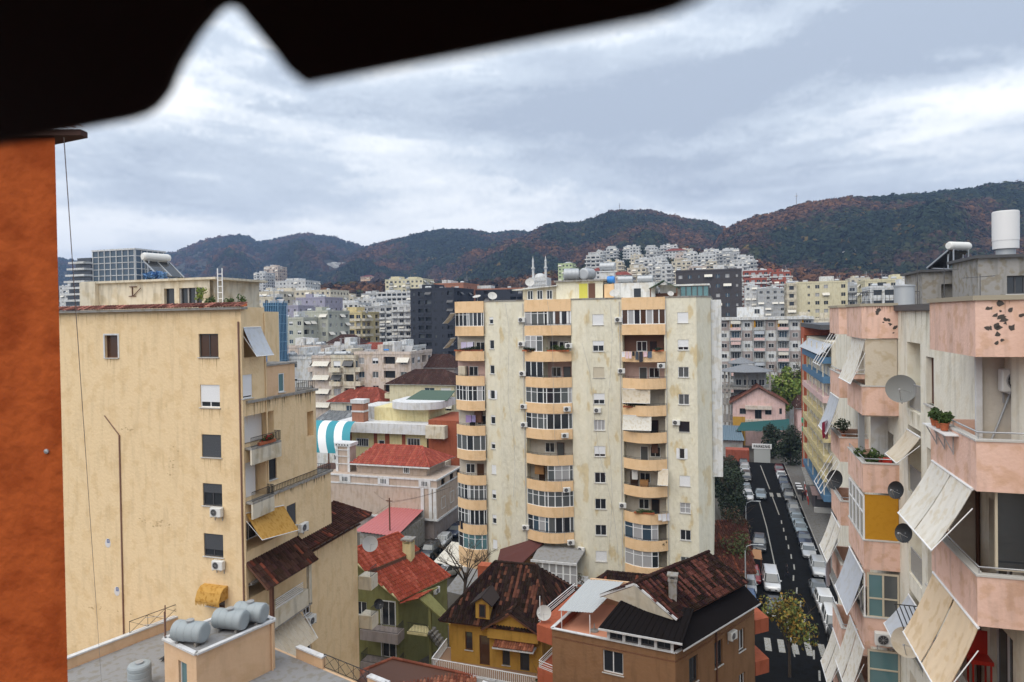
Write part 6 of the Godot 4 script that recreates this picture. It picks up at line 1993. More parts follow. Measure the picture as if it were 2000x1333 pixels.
# ---------------------------------------------------------------- houses between the towers
func brown_house() -> void:
	thing("brown_house", "brown plastered house with dark skirt roofs and a roof terrace", "building", -5, 0, 48)
	var e := Vector2(0.504, 0.864)
	var pl := [[-11.2, 44.15], [-3.06, 42.9], [1.9, 51.4], [-3.4, 55.2], [-9.6, 51.2]]
	var q := plan(pl)
	var d0: Vector2 = (q[1] - q[0]).normalized(); var d1: Vector2 = (q[2] - q[1]).normalized()
	var h0 := wins(cur, Vector3(q[0].x, 0, -q[0].y), d0, [[3.55, 9.95, 1.35, 1.45, {"n": 2, "rec": 0.14}], [3.55, 6.9, 1.35, 1.45, {"n": 2, "rec": 0.14}], [3.55, 3.9, 1.35, 1.45, {"n": 2, "rec": 0.14}]])
	var l := []
	for y in [9.5, 6.4, 3.3]:
		l.append([1.5, y, 1.0, 1.7, {"n": 2, "rec": 0.16, "frame": "dark_frame"}]); l.append([4.5, y, 1.0, 1.7, {"n": 2, "rec": 0.16, "frame": "dark_frame"}]); l.append([7.6, y, 0.85, 1.5, {"n": 2, "rec": 0.16}])
	var h1 := wins(cur, Vector3(q[1].x, 0, -q[1].y), d1, l)
	var b := B.new()
	b.shell(q, 0, 12.1, {0: h0, 1: h1}, 0.14, false)
	P("wall", b, M.brown)
	var fl := B.new()
	fl.prism(q, 11.5, 11.6)
	P("terrace_floor", fl, mat("terracotta_floor", lin(0.6, 0.27, 0.17), 0.8))
	# low parapet cap round the terrace
	var cap := B.new()
	for k in [[0, 1], [1, 2], [4, 0]]: cap.bar(Vector3(q[k[0]].x, 12.13, -q[k[0]].y), Vector3(q[k[1]].x, 12.13, -q[k[1]].y), 0.22, 0.06)
	P("parapet_cap", cap, M.trim)
	# attic storey set in from the terrace: clerestory windows and posts
	var at := [[-7.3, 43.75], [-3.25, 43.12], [1.6, 51.2], [-3.4, 54.6], [-6.6, 50.2]]
	var aq := plan(at)
	var ab := B.new()
	ab.prism(aq, 11.6, 12.95, true, false)
	P("attic_wall", ab, M.wood)
	var ax: Vector2 = (aq[1] - aq[0]); var an := ax.normalized()
	for i in 5:
		var p: Vector2 = aq[0] + ax * (i / 4.0)
		bx("post", p.x + O.x - 0.09, p.x + O.x + 0.09, 12.16, 12.95, p.y + O.z - 0.2, p.y + O.z - 0.02, M.trim)
		if i < 4: win(cur, Vector3(p.x, 12.2, -(p.y - 0.06)) + Vector3(an.x, 0, -an.y) * 0.1, turn_of(an), 0.9, 0.7, {"n": 2, "rec": 0.0, "sill": false, "frame": "dark_frame"})
	# dark sheet skirt roofs
	var sheet := mat("dark_sheet", lin(0.01, 0.008, 0.008), 0.8)
	sheet.metallic_specular = 0.15
	var sk := B.new()
	slab(sk, [c(-7.9, 12.95, 43.2), c(-2.6, 12.95, 42.5), c(-2.0, 14.1, 45.0), c(-6.6, 14.1, 45.7)], 0.08)
	P("front_skirt", sk, sheet)
	var sk2 := B.new()
	slab(sk2, [c(-2.55, 12.5, 42.6), c(2.3, 12.5, 51.0), c(1.0, 13.6, 51.9), c(-3.3, 13.6, 44.4)], 0.08)
	P("side_skirt", sk2, sheet)
	var fs := B.new()
	fs.bar(c(-7.9, 12.9, 43.17), c(-2.6, 12.9, 42.47), 0.05, 0.12); fs.bar(c(-2.55, 12.45, 42.6), c(2.3, 12.45, 51.0), 0.05, 0.1)
	P("gutter", fs, M.trim)
	for i in 14:
		var sm := B.new()
		var t := (i + 0.5) / 14.0
		sm.bar(c(-7.9, 12.98, 43.2).lerp(c(-2.6, 12.98, 42.5), t), c(-6.6, 14.12, 45.7).lerp(c(-2.0, 14.12, 45.0), t), 0.03, 0.03)
		P("seam", sm, sheet)
	# tiled gable roof with a pale gable end
	var r0 := c(-5.75, 15.4, 44.8); var r1 := c(-1.2, 15.4, 52.3)
	var eR0 := c(-3.0, 13.75, 43.9); var eR1 := c(1.55, 13.75, 51.4); var eL0 := c(-8.3, 13.8, 46.2); var eL1 := c(-3.6, 13.8, 53.8)
	var ed := (eR1 - eR0).normalized()
	tiled_roof([[eR0, eR1, r1, r0, ed], [eL1, eL0, r0, r1, -ed]], [[r0, r1]], Color(0.024, 0.013, 0.011), M.wood, {"odd": Color(0.085, 0.033, 0.026), "odds": 0.3, "pitch": 0.23, "row": 0.36, "vary": 0.4})
	var gb := B.new()
	gb.tri(eL0 + Vector3(0.2, 0, 0.1), eR0 + Vector3(-0.2, 0, 0.1), r0 + Vector3(0, -0.1, 0.12)); gb.tri(eR0 + Vector3(-0.2, 0, 0), eL0 + Vector3(0.2, 0, 0), r0 + Vector3(0, -0.1, 0.02))
	P("gable", gb, M.far_cream)
	var vb := B.new()
	vb.bar(eL0, r0, 0.08, 0.14); vb.bar(eR0, r0, 0.08, 0.14)
	P("verge_board", vb, M.trim)
	var ch := node("chimney", cur)
	bx("stack", -3.6, -3.1, 13.5, 15.6, 45.3, 45.8, M.concrete, ch)
	bx("neck", -3.65, -3.05, 15.6, 15.75, 45.25, 45.85, M.concrete, ch)
	for k in [[-3.6, 45.3], [-3.2, 45.3], [-3.6, 45.7], [-3.2, 45.7]]: bx("prop", k[0], k[0] + 0.1, 15.75, 15.95, k[1], k[1] + 0.1, M.concrete, ch)
	bx("cowl", -3.7, -3.0, 15.95, 16.03, 45.2, 45.9, M.concrete, ch)
	# pergola of white corrugated sheet on the terrace
	var pg := node("pergola", cur)
	var ps := B.new()
	sag(ps, [c(-11.0, 12.9, 45.2), c(-8.6, 13.1, 45.0), c(-7.2, 13.5, 49.8), c(-9.9, 13.3, 50.2)], 0.0, 2, 0.018, 12)
	P("sheet", ps, mat("pale_sheet", lin(0.4, 0.42, 0.43), 0.6), pg)
	for k in [[-10.8, 45.3], [-8.8, 45.1], [-9.8, 50.0]]: bx("post", k[0] - 0.03, k[0] + 0.03, 11.6, 12.9, k[1] - 0.03, k[1] + 0.03, M.white_frame, pg)
	bx("back_wall", -9.7, -6.4, 11.6, 13.4, 50.1, 50.25, M.apricot, pg)
	# terracotta balconies on the far left edge
	for y in [12.0, 9.0, 6.0]:
		var bal := node("balcony", cur)
		var bb := B.new()
		bb.prism(plan([[-12.4, 44.7], [-11.15, 44.2], [-9.7, 50.5], [-11.0, 50.8]]), y - 1.1, y)
		P("front", bb, M.terracotta_paint, bal)
		if y < 12:
			var r := B.new()
			rail(r, [c(-11.2, y, 44.3), c(-12.3, y, 44.75), c(-11.0, y, 50.6)], 0.5, 0.0, 0.014, 2)
			P("railing", r, M.white_frame, bal)
	var r := B.new()
	rail(r, [c(-12.3, 12.15, 44.8), c(-11.0, 12.15, 50.6)], 0.55, 0.0, 0.014, 2)
	P("terrace_rail", r, M.white_frame)
	for y in [11.0, 8.0, 5.0]:
		var bal := node("balcony", cur)
		var bb := B.new()
		bb.prism(plan([[1.95, 51.5], [2.9, 52.3], [2.0, 54.2], [0.2, 53.6]]), y - 1.0, y)
		P("front", bb, M.terracotta_paint, bal)
	var dp := B.new()
	dp.tube([c(-0.65, 0.5, 46.9), c(-0.65, 12.2, 46.9)], 0.06, 6)
	P("drainpipe", dp, M.wood)
	ac(0.2, 10.9, 48.45, 1.04, "air conditioner under the dark eave of the brown house", "")
	thing("parasol_base", "round grey parasol base on the terracotta terrace", "stand", -8.6, 11.6, 45.6)
	var pb := B.new()
	pb.lathe([[0, 0], [0.3, 0], [0.3, 0.06], [0.06, 0.1], [0.04, 0.5], [0, 0.5]], 18)
	P("weight", pb, M.concrete)
	dish(-12.0, 12.15, 45.2, 0.2, 0.5, "white satellite dish on the terracotta terrace corner", "sill", 0.4)
	thing("white_mast", "white pole at the terracotta terrace corner", "pole", -12.2, 12.1, 44.85)
	var wm := B.new()
	wm.tube([Vector3.ZERO, Vector3(0, 1.8, 0)], 0.03, 6)
	P("shaft", wm, M.white_frame)
	# the long dark roof of the neighbour behind it
	thing("old_house", "low old house under a long dark tiled roof before the tower", "building", -8, 0, 62)
	bx("wall", -12.5, -2.5, 0, 6.6, 58, 66, M.brown)
	tiled_roof([[c(-13, 6.5, 57.6), c(-2.2, 6.5, 57.6), c(-4.0, 9.4, 62.3), c(-10.5, 9.4, 62.3), Vector3.RIGHT], [c(-13, 6.5, 66.6), c(-13, 6.5, 57.6), c(-10.5, 9.4, 62.3), Vector3(0, 0, 1)], [c(-2.2, 6.5, 57.6), c(-2.2, 6.5, 66.6), c(-4, 9.4, 62.3), Vector3(0, 0, -1)]], [[c(-10.5, 9.4, 62.3), c(-4, 9.4, 62.3)], [c(-13, 6.5, 57.6), c(-10.5, 9.4, 62.3)]], Color(0.026, 0.016, 0.013), M.wood, {"odds": 0.12, "odd": Color(0.16, 0.055, 0.035)})

func yellow_house() -> void:
	thing("yellow_house", "marigold yellow house with dark hipped tiles, a dormer and white balcony", "building", -17.5, 0, 53)
	var q := plan([[-21.2, 50.5], [-13.6, 50.5], [-13.6, 57], [-21.2, 57]])
	var w := wins(cur, c(-21.2, 0, 50.5), Vector2(1, 0), [
		[1.25, 6.55, 0.62, 1.45, {"n": 1, "rec": 0.12, "frame": "wood"}], [2.45, 5.5, 0.85, 2.35, {"name": "door", "n": 1, "rec": 0.12, "frame": "wood", "panes": ["pane_brown"], "sill": false}],
		[4.35, 5.75, 0.62, 1.5, {"n": 1, "rec": 0.12, "frame": "dark_frame"}], [5.8, 5.5, 0.75, 1.9, {"name": "door", "n": 1, "rec": 0.12, "frame": "dark_frame", "sill": false}], [1.4, 2.2, 0.8, 1.4, {}], [4.0, 2.2, 0.8, 1.4, {}]])
	var b := B.new()
	b.shell(q, 0, 9.1, {0: w}, 0.14)
	P("wall", b, M.marigold)
	bx("wing_wall", -22.4, -21.21, 0, 7.2, 53, 58, M.marigold)
	var dark := Color(0.026, 0.016, 0.013); var o := {"odd": Color(0.1, 0.042, 0.028), "odds": 0.2, "pitch": 0.24, "row": 0.38, "vary": 0.4}
	var rl := c(-18.6, 12.4, 54.2); var rr := c(-14.9, 12.4, 54.2)
	tiled_roof([[c(-21.9, 8.9, 49.8), c(-12.8, 8.9, 49.8), rr, rl, Vector3.RIGHT], [c(-21.9, 8.9, 58.2), c(-21.9, 8.9, 49.8), rl, Vector3(0, 0, 1)], [c(-12.8, 8.9, 49.8), c(-11.6, 8.4, 58.2), rr, Vector3(0, 0, -1)], [c(-11.6, 8.9, 58.2), c(-21.9, 8.9, 58.2), rl, rr, Vector3.LEFT]], [[rl, rr], [c(-21.9, 8.9, 49.8), rl], [c(-12.8, 8.9, 49.8), rr]], dark, M.wood, o)
	# dormer
	var dm := node("dormer", cur)
	bx("front", -18.9, -17.75, 9.35, 10.6, 50.15, 50.3, M.marigold, dm)
	bx("cheeks", -18.88, -17.77, 9.3, 10.6, 50.3, 52.3, M.marigold, dm)
	win(dm, c(-18.6, 9.45, 50.13), 0, 0.55, 1.05, {"n": 1, "rec": 0.0, "frame": "wood", "sill": false})
	var dr := B.new()
	slab(dr, [c(-19.2, 10.45, 49.9), c(-18.32, 11.05, 49.9), c(-18.32, 11.05, 53), c(-19.2, 10.45, 53)], -0.1); slab(dr, [c(-18.32, 11.05, 49.9), c(-17.45, 10.45, 49.9), c(-17.45, 10.45, 53), c(-18.32, 11.05, 53)], -0.1)
	P("dormer_roof", dr, mat("old_tile", lin(0.026, 0.016, 0.013), 0.9), dm)
	var dg := B.new()
	dg.tri(c(-18.95, 10.6, 50.14), c(-17.7, 10.6, 50.14), c(-18.32, 11.0, 50.14))
	P("dormer_gable", dg, M.marigold, dm)
	# cross gable to the right of the door
	var gw := B.new()
	gw.prism(plan([[-17.9, 49.95], [-13.8, 49.95], [-13.8, 50.48], [-17.9, 50.48]]), 8.0, 8.9)
	gw.tri(c(-17.9, 8.9, 49.95), c(-13.8, 8.9, 49.95), c(-15.9, 10.1, 49.95))
	P("porch_gable", gw, M.marigold)
	tiled_roof([[c(-18.3, 8.75, 49.6), c(-18.3, 8.75, 53), c(-15.9, 10.25, 53), c(-15.9, 10.25, 49.6), Vector3(0, 0, -1)], [c(-13.4, 8.75, 53), c(-13.4, 8.75, 49.6), c(-15.9, 10.25, 49.6), c(-15.9, 10.25, 53), Vector3(0, 0, 1)]], [[c(-15.9, 10.25, 49.6), c(-15.9, 10.25, 53)]], dark, M.wood, o)
	var ca := node("window_canopy", cur)
	var ct := B.new()
	tiles(ct, [c(-17.3, 7.55, 49.5), c(-14.1, 7.55, 49.5), c(-14.1, 8.0, 50.4), c(-17.3, 8.0, 50.4)], Vector3.RIGHT, Color(0.22, 0.085, 0.05), 0.3, Color(0.3, 0.12, 0.07), 0.2, 0.2, 0.3)
	stuff("canopy_tiles", ct, M.tile, ca)
	bx("board", -17.35, -14.05, 7.42, 7.53, 49.5, 50.45, M.trim, ca)
	# white balcony round the front
	var bal := node("balcony", cur)
	var bb := B.new()
	bb.prism(plan([[-22.3, 48.9], [-13.4, 48.4], [-13.4, 50.49], [-21.22, 50.49], [-21.22, 52.6], [-22.5, 52.6]]), 4.85, 5.45)
	P("slab", bb, M.trim, bal)
	var bf := B.new()
	bf.prism(plan([[-22.15, 49.05], [-13.5, 48.55], [-13.5, 50.49], [-21.22, 50.49], [-21.22, 52.5], [-22.35, 52.5]]), 5.45, 5.47)
	P("floor_tiles", bf, mat("balcony_tiles", lin(0.3, 0.19, 0.12), 0.8), bal)
	var r := B.new()
	rail(r, [c(-22.35, 5.45, 52.4), c(-22.2, 5.45, 49.0), c(-13.5, 5.45, 48.5)], 0.8, 0.16, 0.024)
	P("railing", r, M.white_frame, bal)
	for u in [-21.9, -17.5]: bx("pillar", u, u + 0.35, 0, 4.85, 49.2, 49.55, M.trim, bal)
	bx("chimney", -21.0, -19.6, 9.0, 11.1, 56.4, 57.4, M.terracotta_paint)
	thing("rolled_awning", "white rolled awning casing below the yellow house's balcony", "awning", -16.7, 5.6, 47.6)
	var ra := B.new()
	ra.tube([Vector3(-0.8, 0, 0), Vector3(0.95, -0.35, 0.2)], 0.32, 16)
	P("casing", ra, M.shutter_white)
	var rm := B.new()
	rm.tube([Vector3(0.0, 0, 0), Vector3(0, 0.0, -0.85)], 0.05, 6)
	P("bracket", rm, M.grey_frame)

func green_house() -> void:
	thing("green_house", "olive green house with bright red tile roofs and two front balconies", "building", -31, 0, 60)
	var q := plan([[-36.5, 57.3], [-29.3, 57.3], [-27.0, 63.6], [-36.5, 63.6]])
	var w := wins(cur, c(-36.5, 0, 57.3), Vector2(1, 0), [
		[5.45, 4.2, 1.4, 2.3, {"name": "door", "n": 2, "rec": 0.15, "sill": false, "trim": "trim"}], [5.45, 1.2, 1.4, 2.3, {"name": "door", "n": 2, "rec": 0.15, "sill": false, "trim": "trim"}], [2.7, 4.9, 1.2, 1.3, {}]])
	var b := B.new()
	b.shell(q, 0, 6.85, {0: w}, 0.16)
	var gp := [c(-29.3, 6.85, 57.3), c(-32.1, 8.85, 57.3), c(-34.6, 10.7, 57.3), c(-37.2, 8.6, 57.3), c(-36.5, 6.85, 57.3)]
	for i in range(1, 4): b.tri(gp[0], gp[i], gp[i + 1])
	P("wall", b, M.olive)
	var red := Color(0.24, 0.052, 0.031); var o := {"odd": Color(0.31, 0.077, 0.049), "odds": 0.2, "vary": 0.16, "pitch": 0.3, "row": 0.42}
	var d := Vector3(2.3, 0, -6.7)
	var e0 := c(-28.9, 6.9, 56.9); var m0 := c(-32.1, 9.0, 56.9); var n0 := c(-32.2, 9.35, 56.7); var r0 := c(-34.6, 10.95, 56.7); var l0 := c(-37.6, 8.6, 56.7)
	tiled_roof([[e0, e0 + d, m0 + d, m0, d]], [[e0 + d, m0 + d]], red, M.butter, o)
	tiled_roof([[n0, n0 + d, r0 + d, r0, d], [l0 + d, l0, r0, r0 + d, -d]], [[r0, r0 + d], [n0 + d, r0 + d]], red, M.butter, o)
	var stp := B.new()
	slab(stp, [m0 + Vector3(0.05, -0.1, 0), m0 + d + Vector3(0.05, -0.1, 0), n0 + d + Vector3(0, -0.02, 0), n0 + Vector3(0, -0.02, 0)], 0.1)
	P("step_wall", stp, M.wood)
	var ch := node("chimney", cur)
	bx("stack", -30.9, -30.0, 8.8, 10.5, 61.6, 62.5, M.butter, ch)
	for k in [[-30.9, 61.6], [-30.15, 61.6], [-30.9, 62.35], [-30.15, 62.35]]: bx("prop", k[0], k[0] + 0.15, 10.5, 10.85, k[1], k[1] + 0.15, M.butter, ch)
	bx("cap", -31.05, -29.85, 10.85, 11.0, 61.45, 62.65, M.concrete, ch)
	# balconies
	for y in [4.35, 1.35]:
		var bal := node("balcony", cur)
		bx("slab", -32.6, -28.7, y - 1.1, y - 0.17, 55.95, 57.29, M.mauve, bal)
		var r := B.new()
		rail(r, [c(-32.55, y - 0.15, 57.2), c(-32.55, y - 0.15, 56.0), c(-28.75, y - 0.15, 56.0), c(-28.75, y - 0.15, 57.2)], 0.75, 0.13, 0.014)
		P("railing", r, M.iron, bal)
	# covered stair on the right
	bx("stair_pillar", -26.15, -25.9, 0, 6.5, 57.1, 57.35, M.olive)
	var sr := B.new()
	slab(sr, [c(-28.6, 6.7, 57.0), c(-27.0, 7.3, 57.0), c(-26.4, 7.3, 60.0), c(-28.0, 6.7, 60.0)], 0.12); slab(sr, [c(-27.0, 7.3, 57.0), c(-23.2, 4.6, 57.0), c(-23.0, 4.6, 57.8), c(-26.6, 7.3, 58.4)], 0.14)
	P("stair_roof", sr, M.olive)
	var pt := B.new()
	tiles(pt, [c(-28.9, 6.65, 56.8), c(-26.9, 7.4, 56.8), c(-26.4, 7.4, 59.0), c(-28.4, 6.65, 59.0)], Vector3(0, 0, -1), red, 0.16, Color(0.36, 0.1, 0.055), 0.2, 0.3, 0.42)
	stuff("porch_tiles", pt, M.tile)
	var st := B.new()
	for i in 14: st.box(c(-26.0 + i * 0.24, 4.2 - i * 0.28, 56.6), c(-25.7 + i * 0.24, 4.45 - i * 0.28, 57.8))
	P("stair", st, M.concrete)
	bx("landing", -28.0, -26.0, 4.15, 4.35, 56.4, 57.9, M.butter)
	var r := B.new()
	rail(r, [c(-28.0, 4.35, 56.45), c(-26.1, 4.35, 56.45), c(-22.8, 0.6, 56.6)], 0.85, 0.14)
	P("stair_rail", r, M.iron)
	ac(-27.4, 6.0, 61.5, 1.45, "air conditioner on the olive wall under the red eave", "")

func villas() -> void:
	# pale pink villa with white bands
	thing("pink_villa", "pale pink villa with white cornices, corner pilasters and red hip roof", "building", -49, 0, 98)
	var q := plan([[-60, 92.7], [-40.7, 92.7], [-40.7, 103], [-60, 103]])
	var w := wins(cur, c(-40.7, 0, 92.7), Vector2(0, 1), [[1.6, 4.4, 1.4, 1.6, {"trim": "trim"}], [5.0, 4.4, 1.4, 1.6, {"trim": "trim"}], [7.8, 4.4, 1.2, 1.6, {"trim": "trim"}]])
	var b := B.new()
	b.shell(q, 3.2, 9.0, {1: w})
	P("wall", b, M.villa_pink)
	bx("ground_floor", -59.5, -41.6, 0, 3.2, 93.4, 103, M.mauve)
	for k in [[8.95, 9.2, 0.14], [7.75, 7.95, 0.1], [3.0, 3.3, 0.14]]:
		var s := B.new()
		s.box(c(-60.1, k[0], 92.7 - k[2]), c(-40.7 + k[2], k[1], 92.69)); s.box(c(-40.69, k[0], 92.7 - k[2]), c(-40.7 + k[2], k[1], 103))
		P("cornice", s, M.trim)
	for u in [-43.3, -42.0, -41.3]: bx("pilaster", u, u + 0.5, 3.3, 7.75, 92.55, 92.69, M.trim)
	for u in [-57, -50.4, -43.6]:
		var g := node("baluster_panel", cur)
		bx("panel", u, u + 1.9, 7.96, 8.94, 92.56, 92.69, M.trim, g)
		for i in 4: bx("slot", u + 0.5 + i * 0.25, u + 0.62 + i * 0.25, 8.15, 8.8, 92.53, 92.559, M.pane, g)
	# attic with red hip roof
	bx("attic", -55.5, -43.5, 9.0, 10.4, 95.2, 102.5, M.villa_pink)
	win(cur, c(-47.3, 9.25, 95.18), 0, 0.9, 0.9, {"n": 3, "rec": 0.0, "trim": "trim"})
	bx("gutter", -56.4, -42.6, 10.3, 10.5, 94.3, 94.5, M.trim)
	var red := Color(0.27, 0.064, 0.046)
	tiled_roof([[c(-56.3, 10.5, 94.4), c(-42.6, 10.5, 94.4), c(-45.6, 12.8, 98.5), c(-54.0, 12.8, 98.5), Vector3.RIGHT], [c(-42.6, 10.5, 94.4), c(-41.8, 10.5, 102.8), c(-45.6, 12.8, 98.5), Vector3(0, 0, -1)], [c(-41.8, 10.5, 102.8), c(-56.3, 10.5, 102.8), c(-54.0, 12.8, 98.5), c(-45.6, 12.8, 98.5), Vector3.LEFT], [c(-56.3, 10.5, 102.8), c(-56.3, 10.5, 94.4), c(-54.0, 12.8, 98.5), Vector3(0, 0, 1)]], [[c(-42.6, 10.5, 94.4), c(-45.6, 12.8, 98.5)], [c(-45.6, 12.8, 98.5), c(-54.0, 12.8, 98.5)]], red, M.trim, {"odd": Color(0.32, 0.09, 0.06), "odds": 0.2, "vary": 0.18, "pitch": 0.34, "row": 0.5})
	var tw := node("chimney_tower", cur)
	bx("shaft", -58.9, -56.6, 9.0, 13.0, 95, 97, M.villa_pink, tw)
	for u in [-59.0, -56.9]: bx("corner_post", u, u + 0.4, 9.0, 13.0, 94.85, 94.99, M.trim, tw)
	for y in [10.2, 11.4, 12.4]: bx("ring", -59.05, -56.45, y, y + 0.14, 94.8, 94.84, M.trim, tw)
	bx("crown", -59.2, -56.3, 13.0, 13.5, 94.8, 97.2, M.trim, tw)
	for i in 5: bx("dentil", -58.9 + i * 0.5, -58.7 + i * 0.5, 13.15, 13.35, 94.75, 94.8, M.pane, tw)
	# tin shed in front
	thing("tin_shed", "shed under a faded rose ribbed metal roof", "shed", -45.5, 0, 87)
	bx("wall", -48.2, -42.6, 0, 3.6, 83.2, 92.2, M.concrete)
	var sr := B.new()
	sag(sr, [c(-48.9, 3.9, 83.0), c(-42.1, 3.9, 82.2), c(-42.9, 4.6, 92.5), c(-48.6, 4.6, 93.0)], 0.0, 2, 0.05, 12)
	P("roof_sheet", sr, mat("rose_sheet", lin(0.42, 0.13, 0.13), 0.6))
	for k in [[-44.0, 84.0, 8.5], [-47.2, 80.0, 6.3]]:
		thing("utility_pole", "dark wooden utility pole beside the tin shed", "pole", k[0], 0, k[1], "utility poles by the tin shed")
		var p := B.new()
		p.tube([Vector3.ZERO, Vector3(0, k[2], 0)], 0.13, 8, 0.75)
		P("shaft", p, M.wood)
		var x := B.new()
		x.bar(Vector3(-0.5, k[2] - 0.4, 0), Vector3(0.5, k[2] - 0.4, 0), 0.1)
		P("crossarm", x, M.wood)
	thing("power_lines", "thin power lines strung from the utility pole", "cable", -44, 7.9, 84)
	var pw := B.new()
	for s in [[Vector3(0.4, 0, 0), Vector3(5.5, 0.3, -9)], [Vector3(-0.4, 0, 0), Vector3(5.0, 0.1, -9)], [Vector3(0, -0.3, 0), Vector3(-3.2, -1.9, 4)], [Vector3(0, 0, 0), Vector3(-9, -1.2, -11)]]:
		var pts := []
		for i in 9: pts.append(s[0].lerp(s[1], i / 8.0) - Vector3(0, 0.3 * sin(PI * i / 8.0), 0))
		pw.tube(pts, 0.018, 4)
	P("wires", pw, M.black)
	# butter villa with brick-red pilasters
	thing("butter_villa", "butter yellow villa with red-brown wall strips and broad white terraces", "building", -58, 0, 116)
	var yq := plan([[-67, 112], [-51, 112], [-51, 122], [-67, 122]])
	var yw := wins(cur, c(-67, 0, 112), Vector2(1, 0), [[1.8, 9.6, 2.4, 1.4, {"n": 5, "trim": "trim"}], [6.4, 8.6, 1.1, 2.2, {"n": 1, "trim": "trim"}], [12.2, 9.0, 2.4, 2.4, {"n": 4, "trim": "trim"}]])
	var yb := B.new()
	yb.shell(yq, 0, 12.4, {0: yw})
	P("wall", yb, M.butter)
	for k in [[-67.0, -66.2], [-61.6, -60.9], [-59.3, -58.4], [-55.9, -55.2]]: bx("red_strip", k[0], k[1], 7.0, 12.3, 111.93, 111.99, M.brick_paint)
	bx("terrace_band", -69, -50.2, 12.4, 14.2, 110.4, 122, M.trim)
	bx("upper_wall", -62.5, -51.5, 14.2, 16.6, 114, 122, M.butter)
	bx("upper_wall", -66, -62.6, 14.2, 16.6, 115, 122, M.far_white)
	var rt := B.new()
	var rp := []
	for i in 13: rp.append(Vector2(-54 - 5.0 * cos(PI * i / 12.0) - O.x, 115 - 3.4 * sin(PI * i / 12.0) - O.z))
	rp.append(c2(-49, 121)); rp.append(c2(-59, 121))
	rt.prism(rp, 16.6, 17.9)
	P("round_terrace", rt, M.trim)
	var gr := B.new()
	slab(gr, [c(-57, 17.9, 116), c(-48.6, 17.9, 116), c(-49, 19.2, 121), c(-56, 19.2, 121)], 0.1)
	P("green_roof", gr, mat("green_felt", lin(0.06, 0.1, 0.075), 0.9))
	var yc := node("chimney", cur)
	bx("stack", -65.6, -63.2, 14.2, 17.6, 111.2, 113, M.clay, yc)
	bx("band", -65.7, -63.1, 16.0, 16.3, 111.1, 113.1, M.trim, yc)
	bx("crown", -65.8, -63.0, 17.6, 18.3, 111.0, 113.2, M.trim, yc)
	# dark red house on its right
	thing("oxblood_house", "oxblood red house wall squeezed beside the cream tower", "building", -46.5, 0, 114)
	var xw := wins(cur, c(-50.2, 0, 111), Vector2(1, 0), [[5.4, 9.0, 1.0, 1.6, {}], [5.4, 5.0, 1.0, 1.6, {}], [5.4, 12.5, 1.0, 1.6, {}]])
	var xb := B.new()
	xb.shell(plan([[-50.2, 111], [-43, 111], [-43, 122], [-50.2, 122]]), 0, 15, {0: xw})
	P("wall", xb, M.brick_paint)
	bx("balcony", -50.1, -46.5, 12.0, 14.2, 109.5, 110.99, M.far_cream)
	bx("balcony", -51.5, -46, 7.2, 8.2, 108.5, 110.99, M.far_cream)
	# striped canopy dome
	thing("striped_canopy", "teal and white striped barrel canopy beside the ochre house", "canopy", -65.7, 8.5, 105)
	for i in 5:
		var s := B.new()
		var u0 := -69.6 + i * 1.6; var tlt := 0.5
		for j in 8:
			var a0 := PI * 0.5 * j / 8.0; var a1 := PI * 0.5 * (j + 1) / 8.0
			s.quad(c(u0 + tlt * (1 - sin(a0)) * 3 - 1.0, 9.9 + 5.0 * sin(a0), 103.5 - 4 * cos(a0) + 4), c(u0 + 1.6 + tlt * (1 - sin(a0)) * 3 - 1.0, 9.9 + 5.0 * sin(a0), 103.5 - 4 * cos(a0) + 4), c(u0 + 1.6 + tlt * (1 - sin(a1)) * 3 - 1.0, 9.9 + 5.0 * sin(a1), 103.5 - 4 * cos(a1) + 4), c(u0 + tlt * (1 - sin(a1)) * 3 - 1.0, 9.9 + 5.0 * sin(a1), 103.5 - 4 * cos(a1) + 4))
		s.smooth(60)
		P("stripe", s, mat("stripe_teal", lin(0.02, 0.24, 0.3), 0.6) if i % 2 == 0 else M.shutter_white)
	for u in [-69, -66, -62.5]: bx("post", u, u + 0.2, 0, 10, 103.6, 103.8, M.wood)
	bx("deck", -70, -61.5, 6.4, 6.7, 102.5, 110, M.wood)
	# red roof at the very bottom
	thing("red_roof_house", "low house whose brick-red barrel tiles fill the foreground below", "building", -23, 0, 46)
	bx("wall", -27.5, -18.5, 0, 5.2, 43.5, 48.2, M.butter)
	tiled_roof([[c(-28.2, 5.0, 43.0), c(-17.8, 4.6, 43.0), c(-18.4, 5.4, 48.9), c(-25.4, 6.0, 48.6), c(-27.6, 5.4, 46.9), Vector3.RIGHT]], [[c(-27.6, 5.4, 46.9), c(-25.4, 6.0, 48.6)], [c(-25.4, 6.0, 48.6), c(-18.4, 5.4, 48.9)]], Color(0.2, 0.07, 0.045), M.wood, {"odd": Color(0.32, 0.13, 0.08), "odds": 0.3, "vary": 0.3})
	# rusty roof right of the tower
	thing("rust_roof_house", "low shed house under a rusty tiled lean-to beside the tower", "building", 0.6, 0, 82)
	bx("wall", -1.2, 2.2, 0, 4.2, 79.5, 92, M.brown)
	tiled_roof([[c(-2.2, 4.4, 78.2), c(3.2, 4.4, 79.2), c(2.6, 6.3, 93), c(-1.2, 6.3, 92), Vector3.RIGHT]], [], Color(0.075, 0.03, 0.022), M.wood, {"odds": 0.15, "odd": Color(0.15, 0.05, 0.03)})
